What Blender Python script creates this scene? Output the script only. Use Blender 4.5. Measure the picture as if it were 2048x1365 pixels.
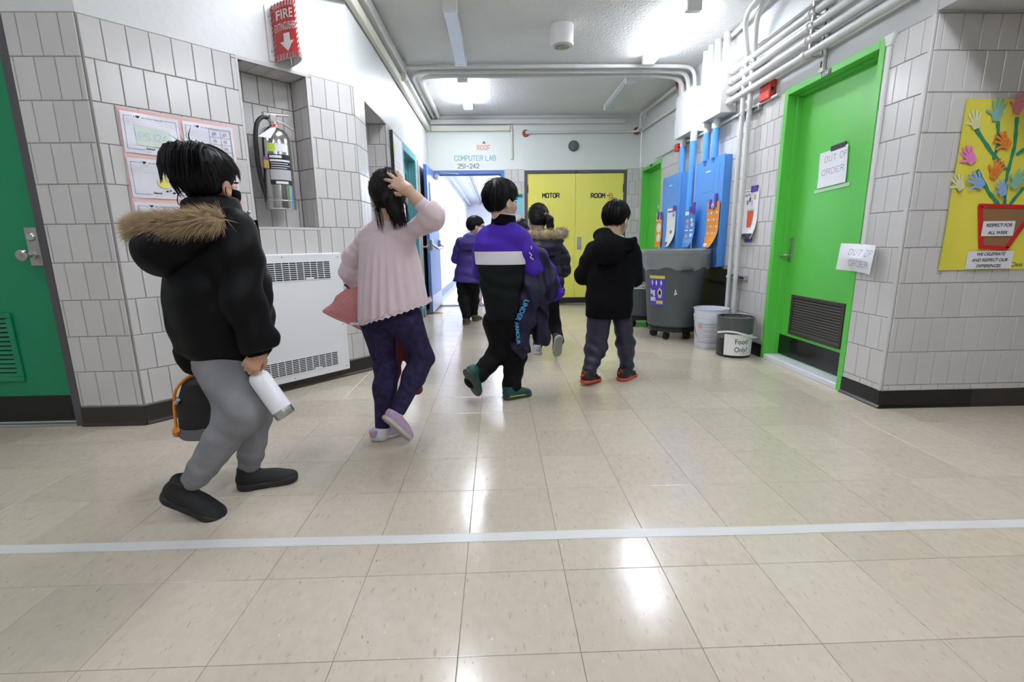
import bpy, bmesh, math, random
import numpy as np
from mathutils import Vector, Matrix
random.seed(7); np.random.seed(7)
for o in list(bpy.data.objects): bpy.data.objects.remove(o)
S = bpy.context.scene
COL = S.collection
PI = math.pi
# ------------------------------------------------------------------ camera
FPX, PITCH, YAW, ROLL, CAMH = 955.4, math.radians(11.676), math.radians(1.6447), math.radians(-0.711), 0.9987
_fw = Vector((math.sin(YAW)*math.cos(PITCH), math.cos(YAW)*math.cos(PITCH), -math.sin(PITCH)))
_rt = Vector((math.cos(YAW), -math.sin(YAW), 0)); _up = _rt.cross(_fw)
_r = _rt*math.cos(ROLL)+_up*math.sin(ROLL); _u = -_rt*math.sin(ROLL)+_up*math.cos(ROLL)
cam = bpy.data.objects.new('camera', bpy.data.cameras.new('camera')); COL.objects.link(cam)
cam.data.sensor_fit = 'HORIZONTAL'; cam.data.sensor_width = 36; cam.data.lens = 36*FPX/2048; cam.data.clip_start = .05
cam.matrix_world = Matrix(((_r.x, _u.x, -_fw.x, 0), (_r.y, _u.y, -_fw.y, 0), (_r.z, _u.z, -_fw.z, CAMH), (0, 0, 0, 1)))
S.camera = cam
def at(px, py, Y):      # the place at depth Y that was measured at photo pixel (px, py)
    d = _fw*FPX+_r*(px-1024)+_u*(682.5-py)
    return Vector((0, 0, CAMH))+d*(Y/d.y)
# ------------------------------------------------------------------ world, exposure
w = bpy.data.worlds.new('world'); S.world = w; w.use_nodes = True
w.node_tree.nodes['Background'].inputs[0].default_value = (.8, .85, .9, 1); w.node_tree.nodes['Background'].inputs[1].default_value = .15
S.view_settings.view_transform = 'Standard'; S.view_settings.look = 'None'; S.view_settings.gamma = 1
S.view_settings.use_curve_mapping = False
S.view_settings.exposure = EXPOSURE = 2.78
LAMP = 9.0               # emission of a lit fluorescent lens
# ------------------------------------------------------------------ room measures (metres)
XL, XR, YF, YB, ZC, ZT = -1.03, 2.272, 2.66, 7.84, 2.90, 2.122   # hall walls, front walls, back wall, ceiling, top of the tiles
CA, CB = Vector((-2.03, YF, 0)), Vector((-1.03, 3.80, 0))         # ends of the slanted wall
TU, TV = .1003, .2006                                             # wall tile module
FT = .3048                                                        # floor tile
# ------------------------------------------------------------------ materials
MATS = {}
def _nodes(name):
    m = bpy.data.materials.new(name); m.use_nodes = True; nt = m.node_tree
    return m, nt, nt.nodes['Principled BSDF']
def N(nt, t, **k):
    n = nt.nodes.new(t)
    for a, b in k.items(): setattr(n, a, b)
    return n
def mat(name, col, rough=.5, metal=0., spec=.5, coat=0., coat_rough=.1, noise=0., nscale=8., bump=0., bscale=40., stretch=(1, 1, 1),
        emit=None, estr=0., trans=0., alpha=1., sheen=0., rand=0., ior=None, coord='pos', sss=0.):
    if name in MATS: return MATS[name]
    m, nt, b = _nodes(name)
    col = tuple(col)+(1,) if len(col) == 3 else col
    b.inputs['Base Color'].default_value = col; b.inputs['Roughness'].default_value = rough; b.inputs['Metallic'].default_value = metal
    b.inputs['Specular IOR Level'].default_value = spec
    if coat: b.inputs['Coat Weight'].default_value = coat; b.inputs['Coat Roughness'].default_value = coat_rough
    if sheen: b.inputs['Sheen Weight'].default_value = sheen; b.inputs['Sheen Roughness'].default_value = .5
    if trans: b.inputs['Transmission Weight'].default_value = trans
    if ior: b.inputs['IOR'].default_value = ior
    if alpha < 1: b.inputs['Alpha'].default_value = alpha
    if sss: b.inputs['Subsurface Weight'].default_value = sss; b.inputs['Subsurface Radius'].default_value = (.01, .004, .002); b.inputs['Subsurface Scale'].default_value = .5
    if emit: b.inputs['Emission Color'].default_value = tuple(emit)+(1,); b.inputs['Emission Strength'].default_value = estr
    if noise or bump:
        if coord == 'pos': g = N(nt, 'ShaderNodeNewGeometry').outputs['Position']
        else: g = N(nt, 'ShaderNodeTexCoord').outputs['Object']
        mp = N(nt, 'ShaderNodeMapping'); mp.inputs['Scale'].default_value = stretch; nt.links.new(g, mp.inputs[0]); g = mp.outputs[0]
    last = None
    if noise:
        t = N(nt, 'ShaderNodeTexNoise'); t.inputs['Scale'].default_value = nscale; t.inputs['Detail'].default_value = 5; nt.links.new(g, t.inputs[0])
        mx = N(nt, 'ShaderNodeMix', data_type='RGBA', blend_type='MIX')
        nt.links.new(t.outputs[0], mx.inputs[0])
        mx.inputs[6].default_value = tuple(max(0, c*(1-noise)) for c in col[:3])+(1,); mx.inputs[7].default_value = tuple(min(1, c*(1+noise)) for c in col[:3])+(1,)
        nt.links.new(mx.outputs[2], b.inputs['Base Color']); last = mx.outputs[2]
    if rand:
        oi = N(nt, 'ShaderNodeObjectInfo'); mr = N(nt, 'ShaderNodeMapRange'); nt.links.new(oi.outputs['Random'], mr.inputs[0])
        mr.inputs[3].default_value = 1-rand; mr.inputs[4].default_value = 1+rand
        hs = N(nt, 'ShaderNodeHueSaturation'); nt.links.new(mr.outputs[0], hs.inputs['Value'])
        if last: nt.links.new(last, hs.inputs['Color'])
        else: hs.inputs['Color'].default_value = col
        nt.links.new(hs.outputs[0], b.inputs['Base Color'])
    if bump:
        t = N(nt, 'ShaderNodeTexNoise'); t.inputs['Scale'].default_value = bscale; t.inputs['Detail'].default_value = 3; nt.links.new(g, t.inputs[0])
        bp = N(nt, 'ShaderNodeBump'); bp.inputs['Strength'].default_value = bump; bp.inputs['Distance'].default_value = .01
        nt.links.new(t.outputs[0], bp.inputs['Height']); nt.links.new(bp.outputs[0], b.inputs['Normal'])
    MATS[name] = m; return m
def emis(name, col, s):
    if name in MATS: return MATS[name]
    m, nt, b = _nodes(name); b.inputs['Base Color'].default_value = (.9, .9, .9, 1)
    b.inputs['Emission Color'].default_value = tuple(col)+(1,); b.inputs['Emission Strength'].default_value = s
    MATS[name] = m; return m
def floor_mat():
    m, nt, b = _nodes('vinyl_floor_tile'); L = nt.links.new
    g = N(nt, 'ShaderNodeNewGeometry').outputs['Position']
    def nz(scale, st, det=3, off=(0, 0, 0)):
        mp = N(nt, 'ShaderNodeMapping'); mp.inputs['Scale'].default_value = st; mp.inputs['Location'].default_value = off; L(g, mp.inputs[0])
        t = N(nt, 'ShaderNodeTexNoise'); t.inputs['Scale'].default_value = scale; t.inputs['Detail'].default_value = det; L(mp.outputs[0], t.inputs[0]); return t.outputs[0]
    def ramp(x, a, c):
        r = N(nt, 'ShaderNodeMapRange'); L(x, r.inputs[0]); r.inputs[1].default_value = a; r.inputs[2].default_value = c; return r.outputs[0]
    def mix(f, a, c):
        x = N(nt, 'ShaderNodeMix', data_type='RGBA'); L(f, x.inputs[0])
        for i, v in ((6, a), (7, c)):
            if isinstance(v, tuple): x.inputs[i].default_value = v+(1,)
            else: L(v, x.inputs[i])
        return x.outputs[2]
    c = mix(nz(2.2, (1, 1, 1)), (.52, .454, .358), (.59, .522, .422))
    c = mix(ramp(nz(28, (1.3, .8, 1), 4), .35, .75), c, (.50, .44, .36))
    c = mix(ramp(nz(60, (1.5, .45, 1), 2, (9, 1, 0)), .62, .76), c, (.41, .35, .27))
    c = mix(ramp(nz(85, (1.3, .5, 1), 2), .715, .765), c, (.28, .23, .165))
    c = mix(ramp(nz(75, (1.1, .5, 1), 2, (5, 3, 0)), .72, .77), c, (.70, .66, .58))
    oi = N(nt, 'ShaderNodeObjectInfo'); mr = N(nt, 'ShaderNodeMapRange'); L(oi.outputs['Random'], mr.inputs[0]); mr.inputs[3].default_value = .95; mr.inputs[4].default_value = 1.05
    hs = N(nt, 'ShaderNodeHueSaturation'); L(mr.outputs[0], hs.inputs['Value']); L(c, hs.inputs['Color']); L(hs.outputs[0], b.inputs['Base Color'])
    rr = N(nt, 'ShaderNodeMapRange'); L(nz(5, (1, 1, 1)), rr.inputs[0]); rr.inputs[3].default_value = .10; rr.inputs[4].default_value = .26; L(rr.outputs[0], b.inputs['Roughness'])
    bp = N(nt, 'ShaderNodeBump'); bp.inputs['Strength'].default_value = .12; bp.inputs['Distance'].default_value = .004; L(nz(14, (1, 1, 1), 2), bp.inputs['Height']); L(bp.outputs[0], b.inputs['Normal'])
    b.inputs['Specular IOR Level'].default_value = .5
    MATS['floor'] = m; return m
M_floor = floor_mat()
M_seam = mat('floor_seam', (.10, .085, .065), .6)
M_tile = mat('glazed_tile', (.60, .585, .57), .22, noise=.05, nscale=3, rand=.03, spec=.5)
M_grout = mat('grout', (.33, .315, .30), .8, noise=.15, nscale=20)
M_plaster = mat('white_plaster', (.66, .68, .67), .38, noise=.03, nscale=2, bump=.12, bscale=30)
M_ceil = mat('stucco_ceiling', (.72, .72, .71), .8, noise=.04, nscale=3, bump=.55, bscale=55)
M_base = mat('dark_brown_base', (.030, .024, .020), .3, noise=.2, nscale=6)
M_blackbase = mat('black_base', (.008, .008, .009), .3)
M_white = mat('white_paint', (.70, .71, .70), .4)
M_pipe = mat('pipe_paint', (.64, .65, .63), .38, noise=.04, nscale=9)
M_cream = mat('cream_trim', (.70, .69, .58), .45, noise=.05, nscale=6)
M_green = mat('dark_green_door', (.006, .24, .10), .35, noise=.06, nscale=2)
M_lime = mat('bright_green_paint', (.115, .58, .075), .3, noise=.05, nscale=2)
M_yellow = mat('yellow_door', (.86, .79, .14), .38, noise=.05, nscale=2)
M_blue = mat('blue_paint', (.09, .19, .48), .35, noise=.05, nscale=3)
M_sky = mat('panel_blue', (.09, .31, .78), .38, noise=.05, nscale=3)
M_teal = mat('teal_paint', (.11, .36, .38), .4, noise=.06, nscale=3)
M_grey = mat('grey_frame', (.085, .08, .085), .45, noise=.12, nscale=5)
M_black = mat('black_plastic', (.012, .012, .013), .4)
M_blackkick = mat('black_kick_plate', (.007, .007, .008), .22)
M_steel = mat('steel', (.55, .54, .53), .28, metal=1)
M_bsteel = mat('brushed_steel', (.50, .49, .48), .38, metal=1, noise=.1, nscale=30, stretch=(1, 1, 8))
M_dark = mat('dark_interior', (.01, .01, .011), .7)
M_louver = mat('brown_louver', (.045, .035, .028), .45)
M_red = mat('red_paint', (.62, .035, .022), .38)
M_paper = mat('paper', (.80, .80, .84), .6)
M_ink = mat('black_ink', (.015, .015, .02), .6)
M_tape = mat('white_floor_tape', (.64, .64, .62), .35, noise=.05, nscale=12)
M_purpletape = mat('purple_tape', (.10, .045, .33), .5)
M_clear = mat('clear_plastic', (.95, .97, .97), .12, trans=1., ior=1.1, alpha=.35)
# ------------------------------------------------------------------ object helpers
def link(name, me, m=None, parent=None, mw=None, smooth=False):
    o = bpy.data.objects.new(name, me); COL.objects.link(o)
    if m is not None and me is not None and not me.materials: me.materials.append(m)
    if parent is not None: o.parent = parent
    if mw is not None: o.matrix_local = mw
    if smooth and me is not None: me.shade_smooth()
    return o
def empty(name, mw=None, parent=None):
    o = bpy.data.objects.new(name, None); COL.objects.link(o); o.empty_display_size = .05
    if parent is not None: o.parent = parent
    if mw is not None: o.matrix_local = mw
    return o
def tag(o, label=None, cat=None, group=None, kind=None):
    if label: o['label'] = label
    if cat: o['category'] = cat
    if group: o['group'] = group
    if kind: o['kind'] = kind
    return o
def T(x, y, z): return Matrix.Translation((x, y, z))
def mesh(name, v, f, smooth=False):
    me = bpy.data.meshes.new(name); me.from_pydata([tuple(p) for p in v], [], [tuple(q) for q in f]); me.validate()
    if smooth: me.shade_smooth()
    return me
class MB:               # collects shapes into one mesh
    def __init__(s): s.v = []; s.f = []
    def add(s, v, f): n = len(s.v); s.v += [Vector(p) for p in v]; s.f += [tuple(i+n for i in q) for q in f]; return s
    def box(s, x0, x1, y0, y1, z0, z1, b=0.):
        if x1 < x0: x0, x1 = x1, x0
        if y1 < y0: y0, y1 = y1, y0
        if z1 < z0: z0, z1 = z1, z0
        if b > 0:
            b = min(b, (x1-x0)*.49, (y1-y0)*.49, (z1-z0)*.49)
            bm = bmesh.new(); bmesh.ops.create_cube(bm, size=1)
            for p in bm.verts: p.co = Vector(((x0+x1)/2+p.co.x*(x1-x0), (y0+y1)/2+p.co.y*(y1-y0), (z0+z1)/2+p.co.z*(z1-z0)))
            bmesh.ops.bevel(bm, geom=bm.edges[:], offset=b, segments=2 if b > .006 else 1, profile=.5, affect='EDGES')
            bm.verts.index_update(); s.add([p.co.copy() for p in bm.verts], [[p.index for p in q.verts] for q in bm.faces]); bm.free(); return s
        return s.add([(x0, y0, z0), (x1, y0, z0), (x1, y1, z0), (x0, y1, z0), (x0, y0, z1), (x1, y0, z1), (x1, y1, z1), (x0, y1, z1)],
                     [(0, 3, 2, 1), (4, 5, 6, 7), (0, 1, 5, 4), (1, 2, 6, 5), (2, 3, 7, 6), (3, 0, 4, 7)])
    def tube(s, pts, r, n=10, bend=0., cap=True, closed=False):
        pts = [Vector(p) for p in pts]
        if bend > 0 and len(pts) > 2:
            q = [pts[0]]
            for a, b_, c in zip(pts, pts[1:], pts[2:]):
                d0 = min(bend, (a-b_).length*.49); d1 = min(bend, (c-b_).length*.49); p0 = b_+(a-b_).normalized()*d0; p1 = b_+(c-b_).normalized()*d1
                for i in range(7): t = i/6; q.append(p0*(1-t)**2+b_*2*t*(1-t)+p1*t*t)
            q.append(pts[-1]); pts = q
        rs = r if isinstance(r, (list, tuple)) else [r]*len(pts)
        base = len(s.v); up = None; k = len(pts)
        for i, p in enumerate(pts):
            if closed: d = (pts[(i+1) % k]-pts[i-1]).normalized()
            else: d = (pts[min(i+1, k-1)]-pts[max(i-1, 0)]).normalized()
            if up is None: up = Vector((0, 0, 1)) if abs(d.z) < .9 else Vector((1, 0, 0))
            e = up-d*up.dot(d)
            if e.length < 1e-4: e = d.orthogonal()
            e.normalize(); up = e; g = d.cross(e)
            for j in range(n): a = 2*PI*j/n; s.v.append(p+(e*math.cos(a)+g*math.sin(a))*rs[i])
        for i in range(k if closed else k-1):
            for j in range(n):
                a = base+i*n+j; b_ = base+i*n+(j+1) % n; i2 = (i+1) % k; c = base+i2*n+(j+1) % n; d_ = base+i2*n+j; s.f.append((a, b_, c, d_))
        if cap and not closed: s.f.append(tuple(base+j for j in range(n))[::-1]); s.f.append(tuple(base+(k-1)*n+j for j in range(n)))
        return s
    def cyl(s, a, b, r, n=16): return s.tube([a, b], r, n)
    def lathe(s, prof, c=(0, 0, 0), n=24, cap0=True, cap1=True, axis='z'):
        base = len(s.v); c = Vector(c)
        for (r, z) in prof:
            for j in range(n):
                a = 2*PI*j/n; p = Vector((r*math.cos(a), r*math.sin(a), z))
                if axis == 'y': p = Vector((p.x, -p.z, p.y))
                s.v.append(c+p)
        for i in range(len(prof)-1):
            for j in range(n): s.f.append((base+i*n+j, base+i*n+(j+1) % n, base+(i+1)*n+(j+1) % n, base+(i+1)*n+j))
        if cap0: s.f.append(tuple(base+j for j in range(n))[::-1])
        if cap1: s.f.append(tuple(base+(len(prof)-1)*n+j for j in range(n)))
        return s
    def prism(s, poly, y0, y1):        # polygon in x,z, extruded along y
        n = len(poly); v = [(p[0], y0, p[1]) for p in poly]+[(p[0], y1, p[1]) for p in poly]
        return s.add(v, [tuple(range(n)), tuple(range(2*n-1, n-1, -1))]+[(i, i+n, (i+1) % n+n, (i+1) % n) for i in range(n)])
    def obj(s, name, m, parent=None, mw=None, smooth=False):
        me = mesh(name, s.v, s.f)
        bm = bmesh.new(); bm.from_mesh(me); bmesh.ops.recalc_face_normals(bm, faces=bm.faces); bm.to_mesh(me); bm.free()
        if smooth:
            me.shade_smooth()
            try: me.set_sharp_from_angle(angle=math.radians(35))
            except Exception: pass
        return link(name, me, m, parent, mw)
def B(name, m, parent, x0, x1, y0, y1, z0, z1, b=0., mw=None): return MB().box(x0, x1, y0, y1, z0, z1, b).obj(name, m, parent, mw)
def frame(P, t):        # local x along the wall, local y into it, z up
    t = Vector(t).normalized(); i = Vector((-t.y, t.x, 0))
    return Matrix(((t.x, i.x, 0, P[0]), (t.y, i.y, 0, P[1]), (0, 0, 1, P[2] if len(P) > 2 else 0), (0, 0, 0, 1)))
# stroke lettering ---------------------------------------------------------
GL = {'A': [[(0, 0), (.5, 1), (1, 0)], [(.2, .38), (.8, .38)]], 'B': [[(0, 0), (0, 1), (.7, 1), (.9, .85), (.9, .65), (.7, .53), (0, .53)], [(.7, .53), (1, .38), (1, .15), (.75, 0), (0, 0)]],
 'C': [[(1, .8), (.8, 1), (.2, 1), (0, .8), (0, .2), (.2, 0), (.8, 0), (1, .2)]], 'D': [[(0, 0), (0, 1), (.65, 1), (1, .7), (1, .3), (.65, 0), (0, 0)]],
 'E': [[(1, 1), (0, 1), (0, 0), (1, 0)], [(0, .52), (.75, .52)]], 'F': [[(1, 1), (0, 1), (0, 0)], [(0, .52), (.75, .52)]], 'G': [[(1, .8), (.8, 1), (.2, 1), (0, .8), (0, .2), (.2, 0), (.8, 0), (1, .2), (1, .45), (.6, .45)]],
 'H': [[(0, 0), (0, 1)], [(1, 0), (1, 1)], [(0, .5), (1, .5)]], 'I': [[(.5, 0), (.5, 1)]], 'L': [[(0, 1), (0, 0), (1, 0)]], 'M': [[(0, 0), (0, 1), (.5, .4), (1, 1), (1, 0)]], 'N': [[(0, 0), (0, 1), (1, 0), (1, 1)]],
 'O': [[(.2, 0), (0, .2), (0, .8), (.2, 1), (.8, 1), (1, .8), (1, .2), (.8, 0), (.2, 0)]], 'P': [[(0, 0), (0, 1), (.75, 1), (1, .85), (1, .6), (.75, .46), (0, .46)]],
 'R': [[(0, 0), (0, 1), (.75, 1), (1, .85), (1, .62), (.75, .5), (0, .5)], [(.5, .5), (1, 0)]], 'S': [[(1, .85), (.8, 1), (.2, 1), (0, .82), (0, .65), (.2, .53), (.8, .47), (1, .35), (1, .17), (.8, 0), (.2, 0), (0, .15)]],
 'T': [[(0, 1), (1, 1)], [(.5, 1), (.5, 0)]], 'U': [[(0, 1), (0, .2), (.2, 0), (.8, 0), (1, .2), (1, 1)]], 'W': [[(0, 1), (.25, 0), (.5, .6), (.75, 0), (1, 1)]], 'X': [[(0, 0), (1, 1)], [(0, 1), (1, 0)]], 'Y': [[(0, 1), (.5, .5), (1, 1)], [(.5, .5), (.5, 0)]],
 '1': [[(.2, .85), (.5, 1), (.5, 0)]], '2': [[(0, .8), (.2, 1), (.8, 1), (1, .8), (1, .6), (0, 0), (1, 0)]], '3': [[(0, .9), (.2, 1), (.8, 1), (1, .8), (.8, .55), (.4, .55)], [(.8, .55), (1, .3), (.8, 0), (.2, 0), (0, .1)]], '4': [[(.75, 0), (.75, 1), (0, .3), (1, .3)]],
 '5': [[(1, 1), (0, 1), (0, .55), (.75, .6), (1, .4), (1, .15), (.8, 0), (0, 0)]], '9': [[(1, .55), (.2, .45), (0, .65), (0, .85), (.2, 1), (.8, 1), (1, .85), (1, .2), (.8, 0), (.1, 0)]], '-': [[(.1, .5), (.9, .5)]], '.': [[(.4, 0), (.6, 0)]], "'": [[(.5, 1), (.4, .8)]], '!': [[(.5, 1), (.5, .3)], [(.5, .08), (.5, 0)]], ' ': []}
def strokes(txt, x0, z0, w, h, lw, gap=None, y=0., jit=0., stencil=False, shear=0., mb=None, adv=None):
    mb = mb or MB(); gap = w*.35 if gap is None else gap; x = x0; rn = random.Random(hash(txt) % 99 if False else len(txt)*7+int(abs(x0)*100))
    for ch in txt:
        if ch == ' ': x += w*.8; continue
        cw = w*(.35 if ch in "I1!.'" else 1)
        for st in GL.get(ch, []):
            P = [(x+p[0]*cw+p[1]*h*shear+rn.uniform(-jit, jit)*w, z0+p[1]*h+rn.uniform(-jit, jit)*h) for p in st]
            if stencil and len(P) > 3:      # leave the bridges of a stencil
                segs = []
                for a, b in zip(P, P[1:]):
                    if abs(b[1]-a[1]) < h*.05 and abs(b[0]-a[0]) > cw*.5: m1 = (a[0]+(b[0]-a[0])*.36, a[1]); m2 = (a[0]+(b[0]-a[0])*.64, a[1]); segs += [(a, m1), (m2, b)]
                    else: segs.append((a, b))
            else: segs = list(zip(P, P[1:]))
            for k, (a, b) in enumerate(segs):
                a, b = Vector(a), Vector(b); d = b-a
                if d.length < 1e-6: continue
                d.normalize(); n = Vector((-d.y, d.x))*lw/2; e = d*lw*.35
                q = [a-e+n, a-e-n, b+e-n, b+e+n]; yy = y-.00003*(k % 5)
                mb.add([(p.x, yy, p.y) for p in q], [(0, 1, 2, 3)])
        x += cw+gap
    return mb
def text(name, txt, m, parent, x, y, z, size, align='LEFT', shear=0., bold=0., mw=None, sx=1., vert=True):
    cu = bpy.data.curves.new(name, 'FONT'); cu.body = txt; cu.size = size; cu.align_x = align; cu.shear = shear; cu.offset = bold; cu.space_line = 1.0; cu.fill_mode = 'FRONT'
    o = bpy.data.objects.new(name, cu); COL.objects.link(o)
    me = bpy.data.meshes.new_from_object(o); bpy.data.objects.remove(o); bpy.data.curves.remove(cu)
    for p in me.vertices: p.co = Vector((x+p.co.x*sx, y, z+p.co.y)) if vert else Vector((x+p.co.x*sx, z+p.co.y, y))
    me.materials.clear(); return link(name, me, m, parent, mw)
# ================================================================== THE SETTING
TILECACHE = {}
def tile_mesh(w, h, t=.009, c=.0025, m=None, key='w'):
    k = (round(w, 3), round(h, 3), key)
    if k not in TILECACHE:
        a, b = w/2, h/2
        v = [(-a, 0, -b), (a, 0, -b), (a, 0, b), (-a, 0, b), (-a, -t+c, -b), (a, -t+c, -b), (a, -t+c, b), (-a, -t+c, b), (-a+c, -t, -b+c), (a-c, -t, -b+c), (a-c, -t, b-c), (-a+c, -t, b-c)]
        f = [(0, 1, 5, 4), (1, 2, 6, 5), (2, 3, 7, 6), (3, 0, 4, 7), (4, 5, 9, 8), (5, 6, 10, 9), (6, 7, 11, 10), (7, 4, 8, 11), (8, 9, 10, 11)]
        me = mesh('tile', v, f); me.materials.append(m or M_tile); TILECACHE[k] = me
    return TILECACHE[k]
def rects(u0, u1, z0, z1, holes):      # a rectangle minus rectangular holes, as a list of rectangles
    us = sorted({u0, u1, *[min(max(h[i], u0), u1) for h in holes for i in (0, 1)]}); zs = sorted({z0, z1, *[min(max(h[i], z0), z1) for h in holes for i in (2, 3)]})
    out = []
    for a, b in zip(us, us[1:]):
        for c, d in zip(zs, zs[1:]):
            mu, mz = (a+b)/2, (c+d)/2
            if not any(h[0] < mu < h[1] and h[2] < mz < h[3] for h in holes): out.append((a, b, c, d))
    return out
def lay_tiles(parent, u0, u1, z0, zs, ztop, holes, off=0., limit=300, mw=None, near=None, joint=.0038):
    """running-bond tiles; the nearest `limit` are parts, the others one joined part"""
    L = []; k = 0; rows = [(zs, z0)] if z0-zs > .012 else []
    z = z0
    while z < ztop-.02: rows.append((z, min(z+TV, ztop))); z += TV
    for k, (a, b) in enumerate(rows):
        o = off+(TU/2 if k % 2 else 0); n0 = math.floor((u0-o)/TU); u = o+n0*TU
        while u < u1-1e-4:
            p, q = max(u, u0), min(u+TU, u1); u += TU
            if q-p < .012: continue
            for (c, d, e, g) in rects(p, q, a, b, [h for h in holes if h[0] < q and h[1] > p and h[2] < b and h[3] > a]) if holes else [(p, q, a, b)]:
                if d-c > .012 and g-e > .012: L.append((c, d, e, g))
    if near: L.sort(key=near)
    mats = mw or Matrix()
    for (c, d, e, g) in L[:limit]:
        link('tile', tile_mesh(d-c-joint, g-e-joint), None, parent, mats @ T((c+d)/2, 0, (e+g)/2))
    if L[limit:]:
        mb = MB()
        for (c, d, e, g) in L[limit:]:
            me = tile_mesh(d-c-joint, g-e-joint); mb.add([Vector(p.co)+Vector(((c+d)/2, 0, (e+g)/2)) for p in me.vertices], [list(q.vertices) for q in me.polygons])
        tag(mb.obj('tiles', M_tile, parent, mats), kind='stuff')
def wall(name, label, P, t, u0, u1, z0, z1, holes=(), thick=.12, m=None):
    mb = MB()
    for r in rects(u0, u1, z0, z1, list(holes)): mb.box(r[0], r[1], .004, thick, r[2], r[3])
    o = mb.obj(name, m or M_plaster, None, frame(P, t)); return tag(o, label, 'wall', kind='structure')
def grout(parent, u0, u1, z0, z1, holes=()):
    mb = MB()
    for r in rects(u0, u1, z0, z1, list(holes)): mb.box(r[0], r[1], -.0045, .004, r[2], r[3])
    return mb.obj('grout', M_grout, parent)
def baseboard(name, label, P, t, spans, h, m, d=.014):
    mb = MB()
    for a, b in spans: mb.add([(a, 0, 0), (b, 0, 0), (b, 0, h), (a, 0, h), (a, -d-.010, 0), (b, -d-.010, 0), (b, -d-.010, .006), (a, -d-.010, .006), (a, -d, .02), (b, -d, .02), (b, -d+.002, h), (a, -d+.002, h)],
        [(4, 5, 6, 7), (7, 6, 9, 8), (8, 9, 10, 11), (11, 10, 2, 3), (0, 4, 7, 8, 11, 3), (1, 2, 10, 9, 6, 5)])
    return tag(mb.obj(name, m, None, frame(P, t)), label, 'baseboard', kind='structure')
# ---- floor: vinyl tiles, two fields that meet under the tape line
fb = MB().box(-4.6, 5.2, -4.2, YB, -.06, -.0015).obj('floor', M_seam)
tag(fb, 'speckled beige vinyl tile floor of the hallway', 'floor', kind='structure')
X0 = -.1145; XS = [X0+FT*c for c in range(-15, 18)]
YS = [.9986-FT*k for k in range(16, -1, -1)]+[1.3034]+[1.5008+FT*k for k in range(0, 21)]
def ftile_mesh(w, h):
    k = (round(w, 3), round(h, 3), 'f')
    if k not in TILECACHE:
        a, b, c = w/2, h/2, .0012
        v = [(-a, -b, -.0015), (a, -b, -.0015), (a, b, -.0015), (-a, b, -.0015), (-a, -b, -.0008), (a, -b, -.0008), (a, b, -.0008), (-a, b, -.0008), (-a+c, -b+c, 0), (a-c, -b+c, 0), (a-c, b-c, 0), (-a+c, b-c, 0)]
        f = [(0, 1, 5, 4), (1, 2, 6, 5), (2, 3, 7, 6), (3, 0, 4, 7), (4, 5, 9, 8), (5, 6, 10, 9), (6, 7, 11, 10), (7, 4, 8, 11), (8, 9, 10, 11)]
        me = mesh('floor_tile', v, f); me.materials.append(M_floor); TILECACHE[k] = me
    return TILECACHE[k]
M_floor_pale = mat('pale_floor_tile', (.60, .52, .42), .2, noise=.05, nscale=25)
FTS = []
for a, b in zip(XS, XS[1:]):
    for c, d in zip(YS, YS[1:]):
        d = min(d, YB-.002)
        if d-c < .02: continue
        if (a+b)/2 < CA.x and c > 2.9: continue
        if c > YF+.1 and a > XR: continue
        if c > YF+.1 and b > XR: b2 = XR
        else: b2 = b
        if (a < XL and c > 3.9): continue
        vis = c > .55 and abs((a+b)/2-.03*c) < c*1.12+.45
        FTS.append((0 if vis else 1, c*c+a*a, a, b2, c, d))
FTS.sort(); mbf = MB()
for i, (vs, _, a, b, c, d) in enumerate(FTS):
    me = ftile_mesh(b-a-.0012, d-c-.0012)
    if i < 300 and vs == 0:
        o = link('floor_tile', me, None, fb, T((a+b)/2, (c+d)/2, 0))
    else: mbf.add([Vector(p.co)+Vector(((a+b)/2, (c+d)/2, 0)) for p in me.vertices], [list(q.vertices) for q in me.polygons])
tag(mbf.obj('floor_tiles', M_floor, fb), kind='stuff')
PALE = MB().box(2.02, XR-.001, 2.80, 4.02, -.001, .0012, .0005).obj('floor_patch', M_floor_pale, fb)
for yy in (3.11, 3.41, 3.72): B('floor_patch_seam', M_seam, fb, 2.02, XR-.002, yy, yy+.0015, .0011, .0014)
# tape line
tp = MB(); n = 24; v = []
for i in range(n+1):
    x = -3.4+7.4*i/n; yc = 1.4835-.0065*x+.0025*math.sin(i*1.7)
    v += [(x, yc-.0245, .0009), (x, yc+.0245, .0009)]
tp.add(v, [(2*i, 2*i+2, 2*i+3, 2*i+1) for i in range(n)])
tag(tp.obj('floor_tape', M_tape), 'white tape line running across the whole hallway floor', 'tape')
# ---- ceiling and the soffit of the right wing
c_ = MB().box(-4.6, XR+.12, -4.2, YB+.1, ZC, ZC+.1).obj('ceiling', M_ceil); tag(c_, 'white stucco ceiling of the hallway', 'ceiling', kind='structure')
s_ = MB().box(XR+.004, 5.2, -4.2, YF+.1, ZT+.012, ZT+.1).box(XR+.004, XR+.12, -4.2, YF, ZT+.1, ZC).obj('trim_1', M_plaster); tag(s_, 'low white soffit over the right wing of the hallway', 'soffit', kind='structure')
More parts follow.
